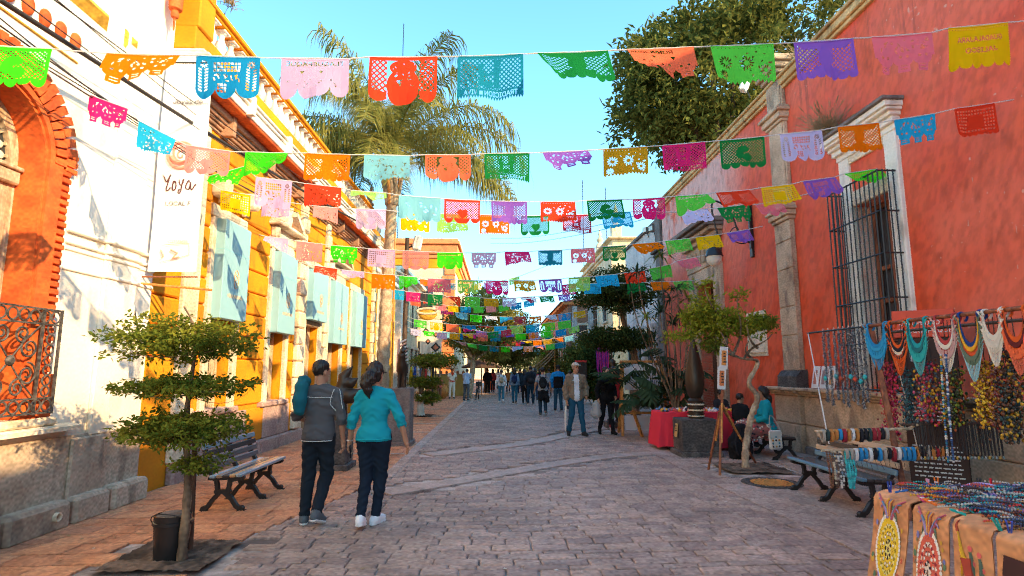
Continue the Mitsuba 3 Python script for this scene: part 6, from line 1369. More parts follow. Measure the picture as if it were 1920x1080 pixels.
fg = figure(dict(el=(-.25, .10, 1.16), hl=(-.05, .22, 1.1), er=(.27, .05, 1.15), hr=(.16, .20, .98), nod=.3, yaw=.4), res=.014, sleeve=1.9, hem=.6, coat=.02, seed=61)
gx = V(3.28, 16.4, .18)
Wg = lambda m: move(m, gx, rotz(2.6), 1.0)
for nm in ('body', 'top', 'bottom', 'hair'): part(gu, {'body': 'figure', 'top': 'robe', 'bottom': 'trousers', 'hair': 'hair'}[nm], Wg(fg[nm]), 'bronze', smooth=True)
part(gu, 'instrument', Wg(cat(ball((.08, .24, 1.0), (.14, .05, .18), 2), tube([(.05, .26, 1.1), (-.25, .3, 1.5)], .022, 6))), 'bronze', smooth=True); part(gu, 'base', bb(gx[0] - .25, gx[0] + .25, gx[1] - .25, gx[1] + .25, 0, .18, .02), 'stone_dark')
# red clothed table
tb = thing('table', 'table draped to the ground in red cloth behind the stone plinth', 'table')
N = 90; s = np.linspace(0, 2 * math.pi, N, endpoint=False); a, b = .88, .42
def sup(t, k=5.0): return np.sign(np.cos(t)) * np.abs(np.cos(t)) ** (2 / k) * a, np.sign(np.sin(t)) * np.abs(np.sin(t)) ** (2 / k) * b
rows = []
for z, f in ((.775, 0), (.76, .010), (.6, .3), (.35, .7), (.08, 1.0)):
    x, y = sup(s); w = 1 + f * (.035 * np.sin(9 * s) + .025 * np.sin(17 * s + 1) + .05); rows.append(np.c_[4.16 + x * w, 12.12 + y * w, np.full(N, z) + (.02 * np.sin(5 * s) if f == 1 else 0)])
v = np.vstack(rows + [[[4.16, 12.12, .778]]]); j = np.arange(N); k = (j + 1) % N
f = np.vstack([np.stack([(i + 1) * N + j, (i + 1) * N + k, i * N + k, i * N + j], 1) for i in range(4)]); f = np.vstack([f[:, [0, 1, 2]], f[:, [0, 2, 3]], np.stack([j, k, j * 0 + 5 * N], 1)])
part(tb, 'cloth', trimesh.Trimesh(v, f, process=False), 'cloth', col=(.66, .035, .06), smooth=50)
for x_ in (3.5, 4.8):
    for y_ in (11.85, 12.4): part(tb, 'leg', tube([(x_, y_, 0), (x_, y_, .76)], .02, 6), 'iron')
r = np.random.default_rng(5)
tr = thing('trinkets', 'small black, white and yellow trinkets spread over the red table', 'trinkets'); labels[tr]['kind'] = 'stuff'
for col in ((.75, .74, .7), (.02, .02, .02), (.72, .36, .03), (.12, .25, .42), (.5, .08, .06)):
    part(tr, 'trinket', cat([move(lathe([(.0, 0), (.03, .0), (.034, .02), (.015, .045), (0, .05)], 7), (r.uniform(3.4, 4.95), r.uniform(11.85, 12.45), .779), None, r.uniform(.7, 1.5)) for _ in range(28)]), 'paint_gloss', col=col, kind='stuff')
# the wooden board easel and the tripod with pictures
ez = thing('easel', 'orange wooden easel holding a white board beside the philodendron', 'easel'); EYY = 14.55
e = lambda px, py, dy=0: AY(px, py, EYY + dy)
xl_, xr_ = e(1165, 700)[0], e(1240, 700)[0]
for p, q_ in (((xl_ - .06, EYY - .25, 0), (xl_, EYY, 1.86)), ((xr_ + .06, EYY - .25, 0), (xr_, EYY, 1.86)), ((xl_ + .38, EYY - .45, 0), (xl_ + .25, EYY - .1, .62)), ((xl_, EYY + .5, 0), (xl_ + .05, EYY, 1.7))): part(ez, 'leg', bar(p, q_, .075, .05, .008), 'wood_orange')
for z in (.56, 1.84): part(ez, 'crossbar', bar((xl_ - .05, EYY - .07, z), (xr_ + .05, EYY - .07, z), .05, .06, .008), 'wood_orange')
part(ez, 'board', bb(xl_ + .06, xr_ - .06, EYY - .05, EYY - .02, 1.12, 1.78, .005), 'paint', col=(.66, .66, .70)); part(ez, 'sheet', bb(xl_ + .02, xr_ - .02, EYY - .16, EYY - .14, .14, .5, .005), 'paint', col=(.60, .60, .68))
tp_ = thing('tripod_easel', 'tall wooden tripod carrying two small framed pictures by the crooked tree', 'easel')
ap = AY(1352, 770, 9.25)
for px, py in ((1328, 882), (1350, 893), (1419, 872)):
    g_ = GZ(px, py); part(tp_, 'leg', bar(g_ + V(0, 0, .01), ap + V(0, 0, .08), .034, .028, .004), 'wood_red'); part(tp_, 'leg_extension', bar(g_ * .5 + ap * .5 + V(.012, -.02, 0), ap + V(.012, -.02, .12), .026, .024, .004), 'wood_orange')
part(tp_, 'mast', bar(ap - V(0, 0, .1), AY(1358, 655, 9.25), .04, .03, .004), 'wood_red')
for i, (px, py, cc) in enumerate(((1357, 671, (.62, .22, .05)), (1353, 709, (.55, .16, .05)))):
    fc = AY(px, py, 9.2); k = thing('picture', ['upper small white framed picture clipped on the tripod', 'lower small white framed picture clipped on the tripod'][i], 'picture')
    part(k, 'mount', bx(fc, (.135, .012, .36), .003, roty(.08)), 'paint', col=(.62, .6, .57)); part(k, 'print', bx(fc - V(0, .008, 0), (.075, .006, .24), 0, roty(.08)), 'paint', col=cc)
    part(k, 'figure', cat([bx(fc - V(-.01, .012, -.07 + .045 * m_), (.03 + .015 * (m_ % 2), .004, .022), 0) for m_ in range(4)]), 'paint', col=(.05, .03, .03))
rk = thing('backpack', 'black backpack slumped on the ground under the tripod', 'backpack')
c = Clay((4.0, 10.4, -.05), (5.1, 11.2, .8), .014); c.path([V(4.5, 10.75, .08), V(4.52, 10.78, .34), V(4.55, 10.8, .52)], [.20, .19, .11], .06); c.ell((4.4, 10.62, .2), (.14, .10, .14), k=.04); c.ripple(.05, 7, 3); c.keep((0, 0, -1), (0, 0, .003))
part(rk, 'bag', c.mesh(), 'cloth', col=(.012, .012, .014), smooth=True); part(rk, 'strap', tube(spline([(4.4, 10.56, .5), (4.32, 10.5, .3), (4.36, 10.5, .1)], 10), .018, 5), 'cloth', col=(.02, .02, .024))
hb = thing('shoulder_bag', 'white patterned shoulder bag hanging beside the seated woman', 'bag')
part(hb, 'bag', bx((5.02, 10.42, .38), (.26, .1, .34), .03, rotz(.3)), 'cloth', col=(.62, .60, .55)); part(hb, 'flap', bx((5.0, 10.365, .48), (.25, .02, .13), .008, rotz(.3)), 'cloth', col=(.55, .53, .48)); part(hb, 'strap', tube(spline([(4.93, 10.4, .54), (5.05, 10.6, .8), (5.14, 10.46, .54)], 12), .01, 5), 'cloth', col=(.3, .28, .25))
for j, cc in enumerate(((.03, .03, .035), (.05, .2, .28), (.5, .2, .04))): part(hb, 'print', cat([ball((5.0 + .07 * (i - 1) * .95, 10.352 + .02 * (i - 1), .27 + .055 * ((i * 2 + j) % 4)), (.018, .008, .018), 1) for i in range(3)]), 'cloth', col=cc)
for i in range(3):
    y_ = (10.72, 10.45, 10.2)[i]; k = thing('picture', ['small white framed picture on the stone shelf, farthest of three', 'small white framed picture on the stone shelf, middle of three', 'small white framed picture on the stone shelf, nearest of three'][i], 'picture', 'pictures on the stone shelf')
    part(k, 'frame', bx((6.02, y_, 1.50), (.018, .22, .42), .004, roty(.2)), 'paint', col=(.66, .64, .62)); part(k, 'print', bx((6.008, y_, 1.50), (.008, .1, .26), 0, roty(.2)), 'paint', col=((.45, .16, .12), (.3, .2, .2), (.55, .25, .08))[i])

# ---------------- jewellery stall
SX, SZ = 4.7, 2.19
rack = thing('jewellery_rack', 'rustic pole rack hung with collars and beads before the red house', 'rack')
part(rack, 'rod', tube([(SX, 8.52, SZ), (SX, 7.15, SZ)], .014, 7), 'iron'); part(rack, 'pole', tube([(SX, 7.2, SZ), (SX, 6.2, SZ + .01), (SX, 4.4, SZ)], .022, 8), 'wood_red', smooth=True)
part(rack, 'back_pole', tube([(SX + .35, 7.2, SZ - .07), (SX + .35, 4.4, SZ - .07)], .018, 7), 'wood_dark'); part(rack, 'cord', tube([(SX, 8.5, SZ), (SX - .9, 6.6, .80)], .007, 5), 'string')
part(rack, 'post', bar(V(4.52, 6.40, 0), V(4.74, 7.10, 2.2), .06, .05, .006), 'wood_red'); part(rack, 'post', bar(V(5.1, 4.5, 0), V(4.75, 4.55, 2.2), .06, .05, .006), 'wood_red'); part(rack, 'thin_cord', tube([(SX, 6.72, SZ), (4.9, 6.7, .75)], .006, 4), 'string')
part(rack, 'bracelet_rod', tube([(3.55, 6.44, .955), (4.62, 6.38, .99)], .016, 7), 'wood_pale'); part(rack, 'bracelet_rod', tube([(3.58, 6.38, .755), (5.0, 6.3, .79)], .016, 7), 'wood_pale'); part(rack, 'thong_rod', tube([(4.45, 6.3, 1.04), (5.6, 6.3, 1.06)], .014, 6), 'wood_dark')
part(rack, 'cross_rail', tube([(4.62, 6.42, .99), (4.62, 6.28, 1.04)], .014, 6), 'wood_pale')
def beads(pts, r_, per=1.05, sub=1, seed=0, n=6):
    p = np.asarray(pts, float); d = np.r_[0, np.cumsum(np.linalg.norm(np.diff(p, axis=0), axis=1))]; k = max(3, int(d[-1] / (2 * r_ * per)))
    u = (np.arange(k) + .5) / k * d[-1]; c = np.stack([np.interp(u, d, p[:, i]) for i in range(3)], 1); return c
OCT = trimesh.Trimesh([(1, 0, 0), (-1, 0, 0), (0, 1, 0), (0, -1, 0), (0, 0, 1), (0, 0, -1)], [[0, 2, 4], [2, 1, 4], [1, 3, 4], [3, 0, 4], [2, 0, 5], [1, 2, 5], [3, 1, 5], [0, 3, 5]], process=False)
ICO = trimesh.creation.icosphere(subdivisions=1)
def bead_parts(owner, centres, radius, cols, seed, mat_='paint_gloss', name='beads', base=OCT, kind='stuff'):
    r = np.random.default_rng(seed); who = r.integers(len(cols), size=len(centres))
    for i, cc in enumerate(cols):
        q = centres[who == i]
        if len(q) == 0: continue
        m = len(base.vertices); v = (base.vertices[None] * np.broadcast_to(radius, (3,)) * r.uniform(.75, 1.2, (len(q), 1, 1)) + q[:, None]).reshape(-1, 3)
        part(owner, name, trimesh.Trimesh(v, (base.faces[None] + (np.arange(len(q)) * m)[:, None, None]).reshape(-1, 3), process=False), mat_, col=cc, kind=kind)
SIL = [(.16, .18, .21), (.03, .04, .06), (.42, .42, .40), (.05, .10, .16), (.10, .08, .07)]
for i, px in enumerate((1543, 1552, 1563, 1572, 1580, 1590, 1598, 1608, 1616)):
    p0 = AX(px, 622 - (px - 1520) * .12, SX); L = .98 + .05 * math.sin(i * 2.1)
    k = thing('bead_strand', f'hanging strand of tiny grey blue beads, number {i + 1} from the left on the black rod', 'necklace', 'grey bead strands on the black rod')
    labels[k]['label'] = ['leftmost', 'second', 'third', 'fourth', 'fifth', 'sixth', 'seventh', 'eighth', 'rightmost'][i] + ' long strand of tiny grey blue beads from the left on the black rod'
    r = np.random.default_rng(200 + i); z = np.linspace(0, L, 90)
    P = np.concatenate([p0 + np.c_[r.normal(0, .010, 90), r.normal(0, .010, 90) + .004 * np.sin(z * 9), -z - .04] for _ in range(6)])
    bead_parts(k, P, .0085, SIL, 210 + i)
    part(k, 'hook', tube(spline([p0 - V(0, 0, .05), p0 + V(0, .012, -.01), p0 + V(0, 0, .022), p0 + V(0, -.015, .005)], 8), .004, 4), 'string')
    zc = -.04 - L * .66
    if i not in (1, 4): part(k, 'pendant', bx(p0 + V(-.02, 0, zc), (.03, .055, .055), .006, rotx(.78)), 'paint_gloss', col=((.03, .42, .45), (.03, .42, .45), (.05, .3, .35), (.45, .07, .03), (.05, .1, .3), (.03, .4, .45), (.5, .07, .04), (.03, .42, .45), (.03, .45, .48))[i])
def collar(lb, px, wpx, hpx, bands, fringe, colf, tail=None):
    """A bib collar hanging from the pole: nested crescents, then a fringe."""
    k = thing('collar_necklace', lb, 'necklace', 'woven collars on the pole'); p0 = AX(px, 600, SX); y0 = p0[1]; W = abs(AX(px - wpx / 2, 600, SX)[1] - AX(px + wpx / 2, 600, SX)[1]); H = hpx * y0 / FPX * 1.02
    w = W / 2; x = SX - .03
    def cres(t0, t1):
        up = np.linspace(0, math.pi, 25); pts = []
        for tt, d in ((t0, 1), (t1, -1)):
            a = up[::d]; ww = w * (.56 + .44 * tt); dep = H * (.42 + .36 * tt); taper = np.sin(a) ** .6
            pts += [(math.cos(q) * (w * .62 + (ww - w * .62) * tp), -dep * math.sin(q) ** .85 * 1.0 + .0) for q, tp in zip(a, taper)]
        return Polygon(pts).buffer(0)
    n = len(bands)
    for i, cc in enumerate(bands):
        g = cres(i / n, (i + .93) / n)
        part(k, 'band', prism(g, .010 + .004 * (i % 2), O=(x - .004 * (i % 2), y0, SZ - .02), ex=(0, -1, 0), ey=(0, 0, 1)), 'cloth', col=cc)
    tri = []
    for j in range(13):
        q = (j + .5) / 13 * math.pi; q0 = (math.cos(q) * w * .95, -H * .80 * math.sin(q) ** .85)
        tri.append(Polygon([(q0[0] - .016, q0[1] + .06), (q0[0] + .016, q0[1] + .06), (q0[0] * .6, q0[1] - .03)]))
    part(k, 'triangles', prism(unary_union([affinity.scale(t, 1, 1) for t in tri]).buffer(0), .004, O=(x - .014, y0, SZ + .02), ex=(0, -1, 0), ey=(0, 0, 1)), 'cloth', col=bands[-1] if bands[-1] != bands[0] else fringe)
    fr = []
    for j in range(23):
        q = .35 + j / 22 * 2.44; yb, zb = math.cos(q) * w * .98, -H * .76 * math.sin(q) ** .85; ln = H * fringe_len(q, hpx)
        fr.append(tube([(x - .005, y0 - yb, SZ - .02 + zb + .01), (x - .008, y0 - yb * .7, SZ - .02 + zb - ln)], .0045, 4))
    part(k, 'fringe', cat(fr), 'cloth', col=colf)
    for s_ in (-1, 1): part(k, 'tie', tube(spline([(x, y0 + s_ * w * .62, SZ - .03), (x, y0 + s_ * w * .66, SZ + .02), (SX + .03, y0 + s_ * w * .66, SZ + .02), (SX + .03, y0 + s_ * w * .66, SZ - .06)], 10), .012, 5), 'cloth', col=bands[0])
    return k
def fringe_len(q, h): return .22 * math.sin(q) ** 2.5 + .05
OR, RE, WH, TQ, DG = (.62, .10, .02), (.38, .05, .05), (.62, .58, .5), (.02, .30, .33), (.12, .17, .12)
collar('bright blue woven collar, leftmost on the pole', 1645, 48, 78, [(.02, .22, .46), (.03, .28, .52), (.02, .16, .36), (.03, .30, .55)], (.02, .2, .45), (.03, .28, .52))
collar('orange collar with black and white chevrons on the pole', 1685, 44, 92, [OR, (.02, .02, .03), WH, (.02, .02, .03), OR], OR, OR)
collar('teal green woven collar with long fringe on the pole', 1722, 46, 96, [TQ, (.02, .15, .17), TQ, (.03, .36, .36)], TQ, (.08, .32, .33))
collar('maroon and white triangle collar with pale fringe on the pole', 1775, 52, 96, [RE, WH, RE, (.5, .3, .28)], WH, WH)
collar('many coloured collar with sky blue fringe on the pole', 1822, 56, 118, [(.02, .05, .2), (.7, .35, .03), (.5, .08, .03), DG, DG], (.04, .3, .4), (.25, .45, .5))
collar('cream crochet collar with ragged fringe on the pole', 1866, 50, 96, [WH, (.55, .5, .43), WH], WH, (.6, .55, .47))
collar('red orange collar, nearest on the pole', 1908, 60, 116, [OR, (.12, .02, .02), OR, (.7, .13, .05)], OR, (.6, .14, .08))
gl = [(1668, 680, 820, .085, [(.45, .02, .08), (.62, .04, .16), (.16, .015, .03), (.5, .05, .04)], 'crimson and pink flower bead garland beside the brown post'), (1702, 690, 800, .07, [(.01, .06, .075), (.015, .11, .14), (.01, .02, .025)], 'dark teal bead garland beside the crimson garland'), (1738, 680, 792, .11, [(.36, .02, .05), (.5, .28, .02), (.15, .05, .03), (.05, .1, .15), (.45, .06, .14)], 'thick red and gold bead garland in the middle of the rack'),
      (1785, 690, 800, .085, [(.02, .05, .02), (.16, .22, .02), (.03, .03, .02), (.3, .08, .02)], 'dark green bead garland with lime discs'), (1846, 680, 795, .085, [(.55, .32, .01), (.40, .20, .01), (.12, .05, .015), (.6, .4, .03)], 'yellow and brown disc bead garland'), (1872, 690, 800, .06, [(.16, .02, .02), (.08, .02, .02), (.3, .12, .03)], 'dark wine red bead garland'), (1895, 660, 830, .12, [(.015, .05, .055), (.10, .04, .02), (.4, .24, .02), (.02, .02, .02)], 'big dark bead garland at the right end of the rack')]
for i, (px, ya, yb, hw, cols, lb) in enumerate(gl):
    k = thing('bead_garland', lb, 'necklace'); r = np.random.default_rng(400 + i); p0, p1 = AX(px, ya, SX + .1), AX(px + 4, yb, SX + .1)
    n = int(620 * hw / .1); t = r.random(n) ** .9
    P = p0 + (p1 - p0) * t[:, None] + np.c_[r.normal(0, .045, n), r.normal(0, hw * .55, n), r.normal(0, .02, n)]
    bead_parts(k, P, (.008, .0155, .0155), cols, 410 + i, base=ICO if hw > .08 else OCT, mat_='paint_gloss', name='bead_discs')
    part(k, 'cord', cat([tube([(SX + .1, p0[1] + d_, SZ - .02), (SX + .1, p0[1] + d_ * 1.4, p0[2] - .1)], .005, 4) for d_ in (-.05, 0, .05)]), 'cable')
ck = thing('bead_chain', 'long double chain of blue, white and yellow beads hanging down the rack', 'necklace')
for i in range(2):
    a_, b_ = AX(1764 + 9 * i, 664, SX - .06), AX(1778 + 10 * i, 868, SX - .06)
    bead_parts(ck, beads([a_, (a_ + b_) / 2 + V(0, .01, 0), b_], .011), .0125, [(.5, .48, .44), (.03, .1, .25), (.55, .3, .02), (.02, .2, .3)] if i == 0 else [(.55, .55, .55), (.03, .08, .2)], 430 + i, base=ICO)
# bracelets and thongs
OD = 'first second third fourth fifth sixth seventh eighth ninth tenth eleventh twelfth thirteenth fourteenth fifteenth sixteenth seventeenth eighteenth nineteenth twentieth twenty-first twenty-second twenty-third twenty-fourth'.split()
BN = ['white', 'black', 'dark red', 'orange', 'blue', 'grey', 'dark green', 'red']
r = np.random.default_rng(17); bc_ = [(.60, .58, .56), (.02, .02, .025), (.30, .03, .04), (.45, .18, .05), (.03, .22, .45), (.35, .3, .25), (.03, .05, .05), (.5, .08, .1)]
def brace(p, q, n, lb, tails):
    for i in range(n):
        c = p + (q - p) * (i + .5) / n; k = thing('bracelet', 'x', 'bracelet', lb[1]); ci = int(r.integers(len(bc_))); w_ = r.uniform(.014, .019); t = np.linspace(0, 2 * math.pi, 15)
        cx = V(q[1] - p[1], p[0] - q[0], 0); cx /= np.linalg.norm(cx); ax_ = (q - p) / np.linalg.norm(q - p); H_ = r.uniform(.058, .075)
        ringp = [c + cx * .034 * math.cos(a) + V(0, 0, .018 - H_ + H_ * math.sin(a)) for a in t]; m = cat([bar(u_, v_, w_ * 2, .007, up=np.cross(ax_, v_ - u_)) for u_, v_ in zip(ringp[:-1], ringp[1:])])
        scene[k] = shape(m, 'cloth', col=bc_[ci]); labels[k]['label'] = BN[ci] + ' ' + lb[0].format(OD[i])
        if tails: part(k, 'tail', tube([c - V(0, 0, 2 * H_ - .02), c + V(r.normal(0, .01), -.02, -2 * H_ - r.uniform(.04, .1))], .003, 3), 'cable')
brace(V(3.62, 6.437, .957), V(4.36, 6.395, .982), 16, ('woven bracelet, {} from left on the upper rod', 'bracelets on the upper rod'), False)
brace(V(3.82, 6.366, .76), V(4.9, 6.306, .788), 21, ('woven bracelet with tails, {} from left on the lower rod', 'bracelets on the lower rod'), True)
for i in range(24):
    x_ = 4.62 + .040 * i; k = thing('leather_thong', f'dark leather thong necklace, {OD[i]} from left on the low thong rod', 'necklace', 'leather thongs on the low rod')
    scene[k] = shape(tube(spline([(x_, 6.3, 1.06), (x_ + r.normal(0, .004), 6.285, .80), (x_ + .008, 6.285, .70), (x_ + .016, 6.29, .82), (x_ + .014, 6.3, 1.06)], 9), .0065, 4), 'cable')
    part(k, 'pendant', ball((x_ + .008, 6.28, .685), (.011, .008, .02), 1), 'paint_gloss', col=((.3, .32, .32), (.5, .3, .05), (.12, .2, .2))[i % 3])
for i, (x_, cols, lb) in enumerate(((3.64, [(.12, .04, .02), (.2, .08, .03)], 'brown wooden bead strand at the left end of the lower rod'), (3.70, [(.10, .05, .03), (.5, .42, .3)], 'brown and cream bead strand on the lower rod'), (3.76, [(.5, .48, .45), (.06, .05, .05)], 'silver and black bead strand on the lower rod'), (3.86, [(.02, .36, .38), (.03, .45, .45), (.015, .25, .27)], 'thick turquoise bead strand hanging over the bench seat'))):
    k = thing('bead_strand', lb, 'necklace'); P = np.concatenate([beads([(x_ + d_, 6.36, .755), (x_ + d_ * 1.5 + .01, 6.33, .55), (x_ + d_ * .6, 6.33, .36)], .011) for d_ in ((-.03, -.01, .012, .034) if i == 3 else (-.015, .012))])
    bead_parts(k, P, .0125 if i < 3 else (.013, .013, .017), cols, 450 + i, base=ICO)
# information pillar
tt = thing('information_pillar', 'brown information pillar with a red head and white lettering behind the jewellery rack', 'sign')
A_ = -.62; tc = V(5.55, 7.25, 0); Rt = rotz(A_)
lo_ = lambda m: move(m, tc, Rt)
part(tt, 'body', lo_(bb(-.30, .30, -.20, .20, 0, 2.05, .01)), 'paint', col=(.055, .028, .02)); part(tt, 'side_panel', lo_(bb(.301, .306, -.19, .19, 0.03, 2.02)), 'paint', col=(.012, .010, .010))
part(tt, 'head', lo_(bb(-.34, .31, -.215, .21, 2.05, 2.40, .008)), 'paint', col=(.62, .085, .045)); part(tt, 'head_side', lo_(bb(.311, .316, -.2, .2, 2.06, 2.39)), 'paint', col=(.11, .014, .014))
part(tt, 'lettering', lo_(cat(lettering('SAN PEDRO', .055, (-.27, -.217, 2.21), **UX), lettering('TLAQUEPAQUE', .055, (-.28, -.217, 2.11), **UX), lettering('F', .12, (-.2, -.202, 1.75), bold=True, **UX), lettering('L', .12, (.12, -.202, 1.75), bold=True, **UX))), 'paint', col=(.70, .68, .66))
wd = []
for row_ in range(13):
    x_ = -.25
    while x_ < .2:
        w_ = r.uniform(.02, .075); wd.append(bx((x_ + w_ / 2, -.2015, (1.22 - row_ * .05) if row_ < 5 else (.70 - (row_ - 5) * .052)), (w_, .004, .017))); x_ += w_ + .016
part(tt, 'small_print', lo_(cat(wd)), 'paint', col=(.62, .60, .56), kind='stuff')

# ---------------- table of painted leather in the right corner
TX0, TX1, TY0, TY1, TZ = 2.68, 4.3, 2.2, 4.02, .80
lt = thing('stall_table', 'market table under a lilac cloth in the near right corner', 'table')
part(lt, 'top', bb(TX0 + .12, TX1, TY0, TY1 - .02, TZ - .06, TZ - .010, .008), 'wood_pale'); part(lt, 'cloth', bb(TX0 + .16, TX1 + .05, TY0, TY1 + .01, TZ - .008, TZ, .003), 'cloth', col=(.50, .34, .58))
part(lt, 'cloth_edge', cat([tube(spline([(TX0 + .25 + .3 * i, TY1 + .015, TZ + .01), (TX0 + .4 + .3 * i, TY1 + .03, TZ + .03 + .012 * (i % 2)), (TX0 + .55 + .3 * i, TY1 + .015, TZ + .01)], 8), .022, 6) for i in range(5)]), 'cloth', col=(.52, .36, .60), smooth=True)
for x_ in (TX0 + .1, TX1 - .1):
    for y_ in (TY0 + .1, TY1 - .15): part(lt, 'leg', bar((x_, y_, 0), (x_, y_, TZ - .04), .04, .04, .004), 'wood_dark')
LEA = (.56, .27, .13)
pal_l = [AX(px, 1000, TX0)[1] for px in (1652, 1716, 1724, 1790, 1797, 1868, 1876, 1960)]
def flap(y1, y0, zlow, seed):
    n, m = 8, 14; u, w_ = np.meshgrid(np.linspace(0, 1, n), np.linspace(0, 1, m), indexing='ij')
    y = y1 + (y0 - y1) * u; arc = np.clip(w_ / .22, 0, 1); down = np.clip((w_ - .22) / .78, 0, 1)
    x = TX0 + .14 - .17 * np.sin(arc * math.pi / 2) - .10 * down ** 1.5 + .014 * np.sin(u * 5 + seed) * down; z = TZ + .014 - .05 * (1 - np.cos(arc * math.pi / 2)) - (TZ - zlow) * down
    y = y + .03 * down * np.sin(seed + 2 * down)
    i = np.arange(n * m).reshape(n, m); q = np.stack([i[:-1, :-1], i[1:, :-1], i[1:, 1:], i[:-1, 1:]], -1).reshape(-1, 4)
    P = np.stack([x, y, z], -1)
    def at(a, b):  # surface point, a across 0..1, b down 0..1
        fa, fb = a * (n - 1), b * (m - 1); ia, ib = min(int(fa), n - 2), min(int(fb), m - 2); fa -= ia; fb -= ib
        return (P[ia, ib] * (1 - fa) + P[ia + 1, ib] * fa) * (1 - fb) + (P[ia, ib + 1] * (1 - fa) + P[ia + 1, ib + 1] * fa) * fb
    P2 = P.reshape(-1, 3); return cat((np.vstack([P2, P2 + V(.006, 0, -.004)]), np.vstack([q, q[:, ::-1] + n * m]))), at

